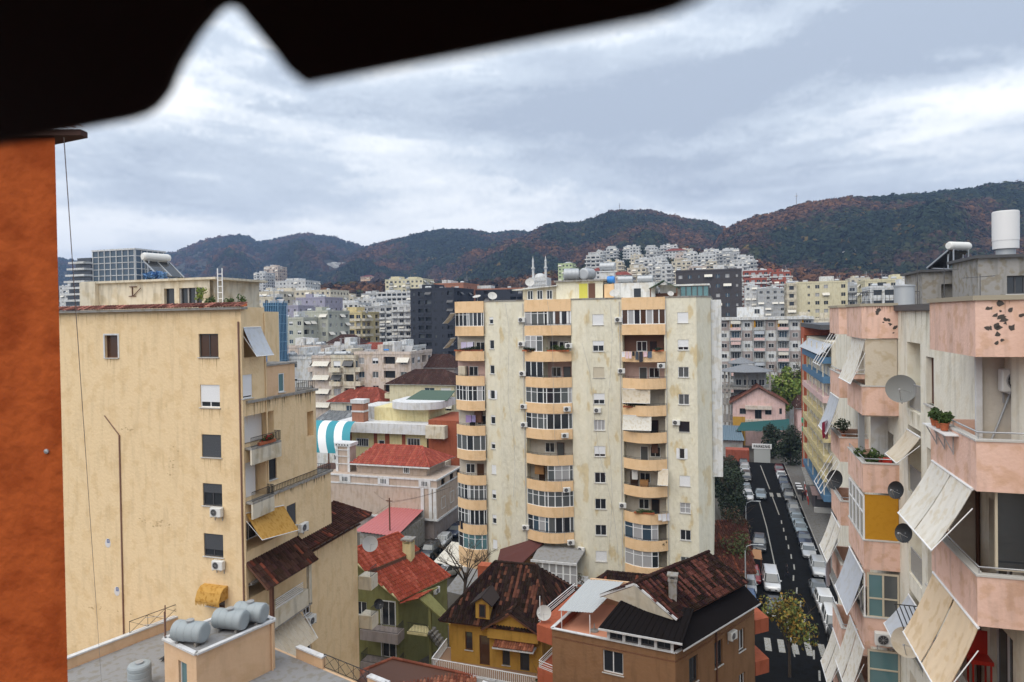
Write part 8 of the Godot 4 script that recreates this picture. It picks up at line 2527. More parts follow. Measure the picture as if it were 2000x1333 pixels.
# far blocks: name, label, category, group, left u, right u, front w, depth, top, paint, traits
var blocks := [
	["netted_building", "building wrapped in blue scaffold netting behind the ochre house", "building", "", -96.74, -93.04, 127.6, 3, 36.4, "net_blue", {"pat": "-", "net": true}],
	["apartment_block", "white-walled block with small windows behind the blue tank", "building", "", -95.41, -87.06, 130.9, 12, 24.4, "far_white", {"pat": "-s-"}],
	["apartment_block", "pink block with cream blinds beside the white-walled block", "building", "", -86.34, -81.59, 130.0, 12, 24.7, "far_pink", {"pat": "wb", "blind": 0.6}],
	["apartment_block", "pale block whose balconies carry torn black awnings", "building", "", -81.35, -75.59, 129.6, 12, 24.8, "far_cream", {"pat": "bd", "dark": true, "blind": 0.4}],
	["apartment_block", "long beige block with black loggia openings", "building", "", -76.54, -63.13, 131.2, 11, 25.5, "far_pink", {"pat": "wwdw", "blind": 0.2, "blue": true}],
	["apartment_block", "cream house front with two glazed balcony storeys", "building", "", -65.7, -51.44, 126.4, 9, 22.3, "pale_yellow", {"pat": "--bb", "slope": true, "roofc": 1}],
	["apartment_block", "mauve attic house with a broad brown roof", "building", "", -66.66, -56.02, 138.0, 9, 24.8, "mauve", {"pat": "-ww-", "slope": true, "roofc": 1}],
	["apartment_block", "small white house with a grey roof below the pink block", "building", "", -80.76, -72.14, 122.9, 9, 14.7, "far_white", {"pat": "-s", "slope": true, "roofc": 2}],
	["apartment_block", "house with a plain red roof and a white verge", "building", "", -79.31, -67.64, 125.9, 9, 18.4, "far_cream", {"pat": "-w", "slope": true, "roofc": 0}],
	["apartment_block", "house with a red tile roof behind the verge house", "building", "", -82.51, -73.48, 141.3, 9, 19.1, "far_pink", {"pat": "w", "slope": true, "roofc": 0}],
	["apartment_block", "cream row with terracotta roof below the yellow balconies", "building", "", -99.15, -90.36, 169.6, 10, 26.3, "far_cream", {"pat": "w", "slope": true, "roofc": 0}],
	["apartment_block", "cream row with large panes beside the charcoal block", "building", "", -90.68, -81.79, 170.1, 10, 25.1, "far_white", {"pat": "dw"}],
	["apartment_block", "white rooftop cabin row with clutter above the pink block", "building", "", -104.83, -95.25, 147.0, 9, 26.2, "far_pink", {"pat": "w-"}],
	["apartment_block", "white roof storey with blue sheeting", "building", "", -95.93, -88.6, 151.5, 9, 26.0, "far_white", {"pat": "-d"}],
	["apartment_block", "brown roofed house under the yellow balconies", "building", "", -119.84, -110.68, 189.4, 9, 28.2, "far_red", {"pat": "w", "slope": true, "roofc": 1}],
	["apartment_block", "pale grey-green block with regular square windows", "building", "", -137.54, -127.54, 201.8, 14, 35.7, "pale_greygreen", {"pat": "wsw", "fh": 3.0}],
	["apartment_block", "pale grey block with dark loggias left of the square windows", "building", "", -141.05, -131.43, 193.4, 14, 33.5, "pale_greygreen", {"pat": "dww", "fh": 3.0}],
	["apartment_block", "yellow block with white balcony bands and a red stair strip", "building", "", -147.85, -133.0, 234.0, 14, 35.5, "far_yellow", {"pat": "bb-d", "accent": "far_cream"}],
	["apartment_block", "lilac grey block with small windows, some of them pale", "building", "", -162.28, -153.88, 223.2, 14, 38.3, "far_lilac", {"pat": "s"}],
	["apartment_block", "lilac grey upper block under a flat dark roof", "building", "", -171.46, -157.68, 247.4, 14, 42.1, "far_lilac", {"pat": "s"}],
	["apartment_block", "long grey balcony block beside the charcoal tower", "building", "", -168.16, -151.88, 295.9, 16, 39.0, "far_grey", {"pat": "bdb", "accent": "far_white"}],
	["apartment_block", "white balcony block close to the charcoal tower", "building", "", -149.03, -138.99, 290.4, 16, 39.4, "far_white", {"pat": "bb"}],
	["apartment_block", "low white school roof with a yellow band", "building", "", -259.49, -210.24, 335.7, 20, 49.6, "far_cream", {"pat": "w"}],
	["apartment_block", "white modern block with long window bands", "building", "", -210.21, -185.62, 388.9, 18, 49.7, "far_white", {"pat": "ddd"}],
	["apartment_block", "white hillside block with four window rows", "building", "", -328.1, -301.35, 447.0, 20, 63.0, "far_white", {"pat": "w", "fh": 3.2}],
	["apartment_block", "pale yellow block with dark balconies under the hill", "building", "", -219.2, -191.13, 418.1, 18, 59.4, "pale_yellow", {"pat": "wbww", "accent": "far_grey"}],
	["apartment_block", "white villa block on the slope left", "building", "", -447.07, -423.55, 514.3, 16, 70.7, "far_white", {"pat": "wb"}],
	["apartment_block", "lower white block beside the slope villa", "building", "", -419.74, -397.16, 501.7, 16, 65.7, "far_white", {"pat": "w"}],
	["apartment_block", "pinkish stepped block on the wooded slope", "building", "", -463.51, -446.4, 612.9, 16, 90.0, "far_pink", {"pat": "wb"}],
	["apartment_block", "white stepped block beside the pinkish one", "building", "", -460.58, -446.33, 592.4, 16, 82.3, "far_white", {"pat": "wb"}],
	["villa", "low white villa alone in the wood", "building", "", -527.84, -501.93, 835.1, 12, 112.4, "far_white", {"pat": "d", "flat": true}],
	["villa", "small orange villa on a cleared slope", "building", "", -426.65, -410.43, 749.8, 10, 87.6, "apricot", {"pat": "d", "slope": true, "roofc": 0}],
	["apartment_block", "cream roof cabins among plants left of the lilac block", "building", "", -216.75, -203.65, 280.4, 12, 46.8, "far_cream", {"pat": "w"}],
	["apartment_block", "tall charcoal block with recessed dark balconies", "building", "", -117.11, -98.77, 244.0, 22, 44.3, "charcoal", {"pat": "sdds", "fh": 3.3, "dark": true, "accent": "charcoal"}],
	["apartment_block", "brick-coloured upper block behind the charcoal one", "building", "", -121.92, -108.11, 278.5, 20, 47.9, "clay", {"pat": "-ss-"}],
	["apartment_block", "charcoal block with a clay coloured top storey", "building", "", -114.07, -85.37, 293.7, 20, 45.7, "charcoal", {"pat": "d--d", "cap": "clay"}],
	["apartment_block", "light green block under the wood", "building", "", -129.18, -117.17, 548.1, 14, 76.0, "far_green", {"pat": "w"}],
	["apartment_block", "dark charcoal office block with blue windows", "building", "", -16.99, 6.79, 266.5, 24, 49.2, "charcoal_warm", {"pat": "wwsw", "fh": 3.6, "bluewin": true}],
	["apartment_block", "pale yellow panel block with paired dark windows", "building", "", 26.74, 44.67, 281.2, 16, 44.2, "pale_yellow", {"pat": "-sww-w", "fh": 3.05, "band": true}],
	["apartment_block", "narrow end of the yellow panel block with balconies", "building", "", 23.36, 26.8, 279.9, 12, 43.8, "far_cream", {"pat": "d"}],
	["apartment_block", "yellow roof storey with an orange blind", "building", "", 46.35, 63.57, 257.8, 14, 43.4, "pale_yellow", {"pat": "wdw", "blindc": true}],
	["apartment_block", "white glazed roof structure behind the iron railing", "building", "", 39.62, 52.94, 213.2, 12, 39.6, "far_white", {"pat": "d", "dark": true}],
	["apartment_block", "white roof cabin standing on the panel block", "building", "", 4.07, 11.59, 216.0, 8, 35.0, "far_white", {"pat": "-w", "noroof": true}],
	["apartment_block", "cream block with small balconies right of the panel block", "building", "", 20.38, 31.98, 215.4, 10, 30.9, "far_cream", {"pat": "wbw"}],
	["apartment_block", "terracotta and white terraced flats below the right hill", "building", "terracotta terraced flats", 12.51, 20.43, 455.2, 14, 59.4, "far_red", {"pat": "b", "accent": "far_white"}],
	["apartment_block", "terracotta and white terraced flats below the right hill", "building", "terracotta terraced flats", 21.66, 31.56, 468.8, 14, 60.2, "far_red", {"pat": "b", "accent": "far_white"}],
	["apartment_block", "terracotta and white terraced flats below the right hill", "building", "terracotta terraced flats", 29.13, 39.99, 450.4, 14, 57.8, "far_red", {"pat": "b", "accent": "far_white"}],
	["apartment_block", "terracotta and white terraced flats below the right hill", "building", "terracotta terraced flats", 12.48, 24.62, 424.5, 14, 53.3, "far_red", {"pat": "b", "accent": "far_white"}],
	["apartment_block", "terracotta and white terraced flats below the right hill", "building", "terracotta terraced flats", 28.47, 37.58, 423.7, 14, 51.9, "far_red", {"pat": "b", "accent": "far_white"}],
	["villa", "lone white house with a terrace on the right hill", "building", "", 103.01, 114.49, 829.2, 12, 99.4, "far_white", {"pat": "w", "slope": true, "roofc": 0}],
	["villa", "tiny white house low on the right hill slope", "building", "", 135.84, 142.38, 880.5, 10, 103.7, "far_white", {"pat": "w"}],
	["villa", "second tiny white house on the right hill slope", "building", "", 143.84, 149.28, 882.8, 10, 104.1, "far_white", {"pat": "w"}],
	["apartment_block", "mid-sized white terraced flats with a set-back top storey, halfway up the hillside town", "building", "white terraced flats on the hillside", -99.32, -88.7, 515.2, 14, 78.8, "far_white", {"pat": "bdb", "step": true}],
	["apartment_block", "slim flat-roofed white terraced flats, halfway up the hillside town", "building", "white terraced flats on the hillside", -105.77, -99.89, 596.3, 14, 89.4, "far_white", {"pat": "bbw"}],
	["apartment_block", "broad flat-roofed cream terraced flats, low down the hillside town", "building", "cream terraced flats on the hillside", -83.07, -69.96, 499.7, 14, 72.0, "far_cream", {"pat": "bbw"}],
	["apartment_block", "slim white terraced flats with a set-back top storey, high up the hillside town", "building", "white terraced flats on the hillside", -113.92, -102.9, 699.2, 14, 101.8, "far_white", {"pat": "bdb", "step": true}],
	["apartment_block", "broad rosy terraced flats under a red hipped roof, low down the hillside town", "building", "rosy terraced flats on the hillside", -71.55, -59.52, 461.3, 14, 62.9, "far_pink", {"pat": "bw", "slope": true, "roofc": 0}],
	["apartment_block", "mid-sized flat-roofed white terraced flats, high up the hillside town", "building", "white terraced flats on the hillside", -95.54, -80.15, 695.1, 14, 102.0, "far_white", {"pat": "bww"}],
	["apartment_block", "broad cream terraced flats with a set-back top storey, low down the hillside town", "building", "cream terraced flats on the hillside", -62.96, -50.05, 474.5, 14, 65.2, "far_cream", {"pat": "wb", "step": true}],
	["apartment_block", "broad flat-roofed white terraced flats, halfway up the hillside town", "building", "white terraced flats on the hillside", -66.41, -52.43, 546.9, 14, 76.8, "far_white", {"pat": "bw"}],
	["apartment_block", "mid-sized flat-roofed grey terraced flats, halfway up the hillside town", "building", "grey terraced flats on the hillside", -66.31, -53.52, 630.5, 14, 90.5, "far_grey", {"pat": "wb"}],
	["apartment_block", "mid-sized white terraced flats with a set-back top storey, low down the hillside town", "building", "white terraced flats on the hillside", -45.28, -34.01, 490.2, 14, 67.4, "far_white", {"pat": "bw", "step": true}],
	["apartment_block", "mid-sized flat-roofed white terraced flats, high up the hillside town", "building", "white terraced flats on the hillside", -60.74, -44.35, 716.5, 14, 104.0, "far_white", {"pat": "bbw"}],
	["apartment_block", "broad white terraced flats under a red hipped roof, high up the hillside town", "building", "white terraced flats on the hillside", -54.2, -34.36, 698.1, 14, 99.3, "far_white", {"pat": "bww", "slope": true, "roofc": 0}],
	["apartment_block", "broad cream terraced flats with a set-back top storey, low down the hillside town", "building", "cream terraced flats on the hillside", -37.08, -22.7, 535.1, 14, 73.1, "far_cream", {"pat": "wb", "step": true}],
	["apartment_block", "mid-sized flat-roofed white terraced flats, halfway up the hillside town", "building", "white terraced flats on the hillside", -32.74, -20.99, 619.8, 14, 86.8, "far_white", {"pat": "bww"}],
	["apartment_block", "broad flat-roofed rosy terraced flats, low down the hillside town", "building", "rosy terraced flats on the hillside", -22.41, -10.51, 486.9, 14, 65.6, "far_pink", {"pat": "bdb"}],
	["apartment_block", "mid-sized white terraced flats with a set-back top storey, halfway up the hillside town", "building", "white terraced flats on the hillside", -20.44, -7.9, 602.8, 14, 82.6, "far_white", {"pat": "bw", "step": true}],
	["apartment_block", "slim flat-roofed cream terraced flats, low down the hillside town", "building", "cream terraced flats on the hillside", -12.1, -4.33, 562.7, 14, 74.3, "far_cream", {"pat": "bdb"}],
	["apartment_block", "mid-sized flat-roofed white terraced flats, halfway up the hillside town", "building", "white terraced flats on the hillside", -8.73, 6.4, 669.6, 14, 91.9, "far_white", {"pat": "wb"}],
	["apartment_block", "broad grey terraced flats with a set-back top storey, halfway up the hillside town", "building", "grey terraced flats on the hillside", -2.69, 12.8, 650.6, 14, 87.6, "far_grey", {"pat": "bw", "step": true}],
	["apartment_block", "mid-sized flat-roofed white terraced flats, high up the hillside town", "building", "white terraced flats on the hillside", 0.52, 16.26, 724.9, 14, 97.8, "far_white", {"pat": "wb"}],
	["apartment_block", "mid-sized flat-roofed white terraced flats, halfway up the hillside town", "building", "white terraced flats on the hillside", 12.44, 26.06, 634.0, 14, 82.9, "far_white", {"pat": "bww"}],
	["apartment_block", "broad white terraced flats with a set-back top storey, low down the hillside town", "building", "white terraced flats on the hillside", 5.13, 18.07, 547.9, 14, 71.3, "far_white", {"pat": "bbw", "step": true}],
	["apartment_block", "slim flat-roofed cream terraced flats, halfway up the hillside town", "building", "cream terraced flats on the hillside", -77.09, -66.85, 605.8, 14, 85.8, "far_cream", {"pat": "wb"}],
	["apartment_block", "mid-sized flat-roofed white terraced flats, halfway up the hillside town", "building", "white terraced flats on the hillside", -56.74, -44.39, 570.6, 14, 80.3, "far_white", {"pat": "bww"}],
	["apartment_block", "slim rosy terraced flats with a set-back top storey, halfway up the hillside town", "building", "rosy terraced flats on the hillside", -40.51, -29.23, 638.2, 14, 87.3, "far_pink", {"pat": "wb", "step": true}],
	["apartment_block", "broad white terraced flats under a red hipped roof, low down the hillside town", "building", "white terraced flats on the hillside", -86.58, -74.18, 467.1, 14, 66.6, "far_white", {"pat": "bw", "slope": true, "roofc": 0}],
	["apartment_block", "slim flat-roofed cream terraced flats, high up the hillside town", "building", "cream terraced flats on the hillside", -41.8, -30.3, 742.6, 14, 101.4, "far_cream", {"pat": "wb"}],
	["apartment_block", "slim white terraced flats with a set-back top storey, high up the hillside town", "building", "white terraced flats on the hillside", -80.11, -67.02, 751.9, 14, 106.1, "far_white", {"pat": "bdb", "step": true}],
	["apartment_block", "slim flat-roofed grey terraced flats, low down the hillside town", "building", "grey terraced flats on the hillside", 19.58, 26.71, 593.4, 14, 75.3, "far_grey", {"pat": "bdb"}],
	["apartment_block", "slim flat-roofed white terraced flats, high up the hillside town", "building", "white terraced flats on the hillside", -18.56, -8.2, 749.6, 14, 101.0, "far_white", {"pat": "bww"}],
	["apartment_block", "grey infill flats half hidden behind the ochre house", "building", "grey infill flats", -289.49, -272.62, 352.7, 14, 50.8, "far_grey", {"pat": "w"}],
	["apartment_block", "cream infill flats half hidden left of the lilac block", "building", "cream infill flats", -196.96, -186.37, 254.7, 14, 43.1, "far_cream", {"pat": "w"}],
	["apartment_block", "grey infill flats half hidden behind the lilac block", "building", "grey infill flats", -245.52, -231.06, 365.9, 14, 45.0, "far_grey", {"pat": "bw"}],
	["apartment_block", "white infill flats half hidden above the yellow balcony block", "building", "white infill flats", -200.61, -182.25, 317.6, 14, 41.5, "far_white", {"pat": "bw"}],
	["apartment_block", "cream infill flats half hidden above the yellow balcony block", "building", "cream infill flats", -228.7, -216.22, 370.8, 14, 46.6, "far_cream", {"pat": "w"}],
	["apartment_block", "white infill flats half hidden above the grey balcony block", "building", "white infill flats", -208.01, -192.88, 356.7, 14, 44.6, "far_white", {"pat": "w"}],
	["apartment_block", "grey infill flats half hidden below the pale yellow block", "building", "grey infill flats", -244.2, -228.12, 429.4, 14, 50.8, "far_grey", {"pat": "w"}],
	["apartment_block", "white infill flats half hidden at the glass tower", "building", "white infill flats", -390.49, -380.58, 320.3, 14, 51.5, "far_white", {"pat": "w"}],
	["apartment_block", "white infill flats half hidden beyond the glass tower", "building", "white infill flats", -484.16, -473.93, 396.1, 14, 61.8, "far_white", {"pat": "wdw"}],
	["apartment_block", "cream infill flats half hidden right of the clay-topped block", "building", "cream infill flats", -122.89, -111.41, 403.4, 14, 48.1, "far_cream", {"pat": "wdw"}],
	["apartment_block", "grey infill flats half hidden behind the tower roof", "building", "grey infill flats", -80.28, -72.15, 290.5, 14, 39.6, "far_grey", {"pat": "w"}],
	["apartment_block", "white infill flats half hidden under the terracotta flats", "building", "white infill flats", 11.78, 18.51, 402.5, 14, 48.1, "far_white", {"pat": "w"}],
	["apartment_block", "grey infill flats half hidden under the terracotta flats", "building", "grey infill flats", 17.66, 31.56, 384.5, 14, 45.5, "far_grey", {"pat": "w"}],
	["apartment_block", "cream infill flats half hidden right of the yellow panel block", "building", "cream infill flats", 67.84, 78.14, 420.4, 14, 51.4, "far_cream", {"pat": "w"}],
	["apartment_block", "grey infill flats half hidden right of the yellow panel block", "building", "grey infill flats", 49.27, 59.46, 330.9, 14, 44.2, "far_grey", {"pat": "bb"}],
	["apartment_block", "white infill flats half hidden behind the pink house", "building", "white infill flats", 90.33, 104.65, 407.0, 14, 51.3, "far_white", {"pat": "wdw"}],
	["apartment_block", "cream infill flats half hidden behind the pink house", "building", "cream infill flats", 97.24, 114.5, 378.2, 14, 48.3, "far_cream", {"pat": "bw"}],
]

func far_block(q: Array) -> void:
	var u0: float = q[4]; var u1: float = q[5]; var w0: float = q[6]; var dp: float = q[7]; var top: float = q[8]; var o: Dictionary = q[10]
	var mid := G((u0 + u1) / 2, 0, w0 + dp / 2)
	if q[0] == "villa":
		# move it along its bearing to where the slope carries it
		var d := -mid.z
		while d < 2500.0 and land(mid.x / -mid.z * d, d) < 33.0 + (top - 38.0) / -mid.z * d: d += 10.0
		var k := d / -mid.z
		u0 *= k; u1 *= k; w0 *= k; dp *= k; top = 33.0 + (top - 33.0) * k
		mid = G((u0 + u1) / 2, 0, w0 + dp / 2)
	var base := maxf(0.0, land(mid.x, -mid.z) - 6.0)
	var far := w0 > 215.0
	keep_out.append([mid.x, -mid.z, maxf(u1 - u0, dp) * 0.75 + 4.0])
	thing(q[0], q[1], q[2], (u0 + u1) / 2, base, w0 + dp / 2, q[3])
	var mt: Material = M[q[9]]
	var acc: Material = M[o.get("accent", q[9])]
	var fh: float = o.get("fh", 3.0)
	var pat: String = o.get("pat", "w")
	var hgt := top - base
	var slope: bool = o.get("slope", false)
	if slope: hgt -= 2.6
	var wall := B.new(); var pane := B.new(); var bal := B.new(); var bl := B.new(); var pane2 := B.new()
	var rg := RandomNumberGenerator.new()
	rg.seed = int(absf(u0 * 31 + w0 * 7)) + 3
	var parts := []      # single windows of nearer blocks
	var face := func(a: Vector2, e: Vector2) -> void:
		var L := a.distance_to(e)
		var d := (e - a) / L
		var x := Vector3(d.x, 0, -d.y); var z := x.cross(Vector3.UP)
		var org := Vector3(a.x, 0, -a.y)
		var n := maxi(pat.length() if L > 6 else 1, roundi(L / 3.3))
		var holes := []
		var fl := int(hgt / fh)
		var y0 := hgt - fl * fh
		for f in fl:
			var y := y0 + f * fh
			if y < hgt - 42.0: continue
			for i in n:
				var k := pat[i % pat.length()]
				var cw := L / n
				var cx := cw * (i + 0.5)
				var hw := 0.0; var hy := 0.0; var hh := 0.0
				match k:
					"w": hw = minf(1.45, cw * 0.55); hy = 0.95; hh = 1.35
					"s": hw = minf(0.8, cw * 0.4); hy = 1.1; hh = 1.0
					"b": hw = cw * 0.62; hy = 0.15; hh = 2.2
					"d": hw = cw * 0.82; hy = 0.75; hh = 1.75
				if hw <= 0.0: continue
				var dp2 := 0.9 if k == "d" else 0.22
				holes.append([cx - hw / 2, y + hy, hw, hh, dp2] if k == "d" else [cx - hw / 2, y + hy, hw, hh])
				var p := org + x * (cx - hw / 2) + Vector3(0, y + hy, 0) - z * (dp2 - 0.02)
				if not far and k != "d": parts.append([org + x * (cx - hw / 2) + Vector3(0, y + hy, 0), turn_of(d), hw, hh, rg.randi() % 5])
				else:
					var tgt := pane if rg.randf() < 0.75 else pane2
					tgt.quad(p, p + x * hw, p + x * hw + Vector3(0, hh, 0), p + Vector3(0, hh, 0))
					if k != "d": bl.obox(p + x * (hw * 0.5 - 0.04), x * 0.08, Vector3(0, hh, 0), z * 0.05)
				if k == "b" or k == "d":
					var s := org + x * (cx - cw * 0.46) + Vector3(0, y, 0)
					var out := 1.2 if k == "b" else 0.12
					bal.obox(s, x * cw * 0.92, Vector3(0, 0.14, 0), z * out)
					bal.obox(s + z * (out - 0.1) + Vector3(0, 0.141, 0), x * cw * 0.92, Vector3(0, 0.85, 0), z * 0.1)
					if k == "b":
						bal.obox(s + Vector3(0, 0.141, 0), x * 0.1, Vector3(0, 0.85, 0), z * (out - 0.1)); bal.obox(s + x * (cw * 0.92 - 0.1) + Vector3(0, 0.141, 0), x * 0.1, Vector3(0, 0.85, 0), z * (out - 0.1))
				if rg.randf() < o.get("blind", 0.18) and k in ["b", "w", "d"]:
					var t := org + x * (cx - cw * 0.42) + Vector3(0, y + 2.35, 0) + z * 0.05
					slab(bl, [t + z * 0.9 - Vector3(0, 1.0, 0), t + z * 0.9 - Vector3(0, 1.0, 0) + x * cw * 0.84, t + x * cw * 0.84, t], 0.03)
		wall.wall(org, x, L, hgt, holes, 0.22)
	var a := Vector2(u0 - O.x, w0 - O.z); var b := Vector2(u1 - O.x, w0 - O.z); var e := Vector2(u1 - O.x, w0 + dp - O.z); var g := Vector2(u0 - O.x, w0 + dp - O.z)
	face.call(a, b)
	if o.get("step", false):
		# an upper storey set back from the front, with a band of windows
		var st := B.new()
		var x0 := lerpf(a.x, b.x, 0.12); var x1 := lerpf(a.x, b.x, 0.8)
		st.wall(Vector3(x0, hgt, -a.y - 2.2), Vector3.RIGHT, x1 - x0, 2.9, [[0.6, 0.4, (x1 - x0) - 1.2, 1.9, 0.6]])
		st.box(Vector3(x0, hgt, -a.y - 2.9), Vector3(x1, hgt + 2.9, -a.y - 8.0))
		P("setback_storey", st, mt)
	face.call(b, e); face.call(g, a)
	wall.quad(Vector3(e.x, 0, -e.y), Vector3(g.x, 0, -g.y), Vector3(g.x, hgt, -g.y), Vector3(e.x, hgt, -e.y))
	wall.quad(Vector3(a.x, hgt, -a.y), Vector3(b.x, hgt, -b.y), Vector3(e.x, hgt, -e.y), Vector3(g.x, hgt, -g.y))
	P("wall", wall, mt)
	if pane.v.size(): stuff("windows", pane, M["pane_blue"] if o.has("bluewin") else M.pane)
	if pane2.v.size(): stuff("curtained_windows", pane2, M.pane_grey if o.has("dark") else M.pane_curtain)
	if bal.v.size(): stuff("balconies", bal, acc)
	if bl.v.size(): stuff("frames_and_blinds", bl, M.canvas_white if not o.has("dark") else M.dark_frame)
	for p in parts: win(cur, p[0], p[1], p[2], p[3], {"n": 2 if p[2] > 0.9 else 1, "rec": 0.16, "sill": false, "panes": [["pane", "pane_grey", "pane", "pane_curtain", "pane_blue"][p[4]]], "shut": [0.0, 0.0, 0.5, 0.0, 0.0][p[4]]})
	var W := u1 - u0
	if slope:
		var col: Color = [Color(0.2, 0.055, 0.04), Color(0.05, 0.028, 0.024), Color(0.16, 0.17, 0.18)][o.get("roofc", 0)]
		var ov := 0.6
		var l := Vector3(a.x - ov, hgt, -a.y + ov); var r := Vector3(b.x + ov, hgt, -b.y + ov); var rb := Vector3(e.x + ov, hgt, -e.y - ov); var lb := Vector3(g.x - ov, hgt, -g.y - ov)
		var m := (dp + 2 * ov) / 2
		var h1 := Vector3(a.x - ov + minf(m, W * 0.3), hgt + 2.6, -a.y + ov - m); var h2 := Vector3(b.x + ov - minf(m, W * 0.3), hgt + 2.6, -b.y + ov - m)
		tiled_roof([[l, r, h2, h1, Vector3.RIGHT], [r, rb, h2, Vector3(0, 0, -1)], [lb, l, h1, Vector3(0, 0, 1)], [rb, lb, h1, h2, Vector3.LEFT]], [[h1, h2], [r, h2], [l, h1]], col, M.trim, {"pitch": 0.45, "row": 0.8, "vary": 0.2, "odds": 0.1, "odd": col * 1.5})
	elif not o.has("noroof"):
		var par := B.new()
		for s in [[a, b], [b, e], [g, a]]:
			var p0 := Vector3(s[0].x, hgt + 0.3, -s[0].y); var p1 := Vector3(s[1].x, hgt + 0.3, -s[1].y)
			par.bar(p0, p1, 0.22, 0.62)
		P("parapet", par, M[o.cap] if o.has("cap") else mt)
		# roof cabins, drums and masts
		var k := rg.randi_range(1, 2)
		for i in k:
			var cu := lerpf(a.x + W * 0.2, b.x - W * 0.25, rg.randf()); var cw := W * rg.randf_range(0.15, 0.3); var cd := rg.randf_range(2, dp * 0.5)
			var cb := B.new()
			cb.box(Vector3(cu - cw / 2, hgt, -a.y - 2.0), Vector3(cu + cw / 2, hgt + rg.randf_range(1.8, 2.6), -a.y - 2.0 - cd))
			P("roof_cabin", cb, M.far_white if rg.randf() < 0.5 else mt)
		var dr := B.new()
		for i in rg.randi_range(1, 4):
			dr.lathe([[0, -0.8], [0.45, -0.75], [0.5, -0.6], [0.5, 0.6], [0.45, 0.75], [0, 0.8]], 10, Transform3D(Basis(Vector3.BACK, PI / 2), Vector3(lerpf(a.x + 1, b.x - 1, rg.randf()), hgt + 0.9, -a.y - rg.randf_range(0.8, 3.0))))
		var cl := B.new()
		for i in rg.randi_range(3, 7):
			var p := Vector3(lerpf(a.x + 0.5, b.x - 0.5, rg.randf()), hgt, -a.y - rg.randf_range(0.6, dp * 0.6))
			match rg.randi() % 3:
				0:
					cl.bar(p, p + Vector3(0, rg.randf_range(2.0, 4.5), 0), 0.1)
					cl.bar(p + Vector3(-0.7, 2.2, 0), p + Vector3(0.7, 2.3, 0), 0.07)
				1: slab(cl, [p + Vector3(0, 0.3, 0), p + Vector3(1.8, 0.3, 0), p + Vector3(1.8, 1.5, -1.0), p + Vector3(0, 1.5, -1.0)], 0.1)
				2: cl.box(p, p + Vector3(rg.randf_range(0.6, 2.0), rg.randf_range(0.6, 1.3), -0.8))
		stuff("roof_clutter", cl, M.grey_frame)
		stuff("roof_drums", dr, M.zinc if not o.has("blue") else M.blue_plastic)
	if o.has("net"):
		var nb := B.new()
		for i in 9: nb.bar(Vector3(lerpf(a.x, b.x, i / 8.0), 0, -a.y + 0.2), Vector3(lerpf(a.x, b.x, i / 8.0), hgt + 1, -a.y + 0.2), 0.08)
		for i in 14: nb.bar(Vector3(a.x, hgt - i * 2.0, -a.y + 0.2), Vector3(b.x, hgt - i * 2.0, -a.y + 0.2), 0.07)
		for i in 7: nb.bar(Vector3(b.x + 0.2, 0, lerpf(-b.y, -e.y, i / 6.0)), Vector3(b.x + 0.2, hgt + 1, lerpf(-b.y, -e.y, i / 6.0)), 0.09)
		for i in 14: nb.bar(Vector3(b.x + 0.2, hgt - i * 2.0, -b.y), Vector3(b.x + 0.2, hgt - i * 2.0, -e.y), 0.08)
		stuff("scaffold_poles", nb, mat("net_pole", lin(0.2, 0.36, 0.52), 0.7))

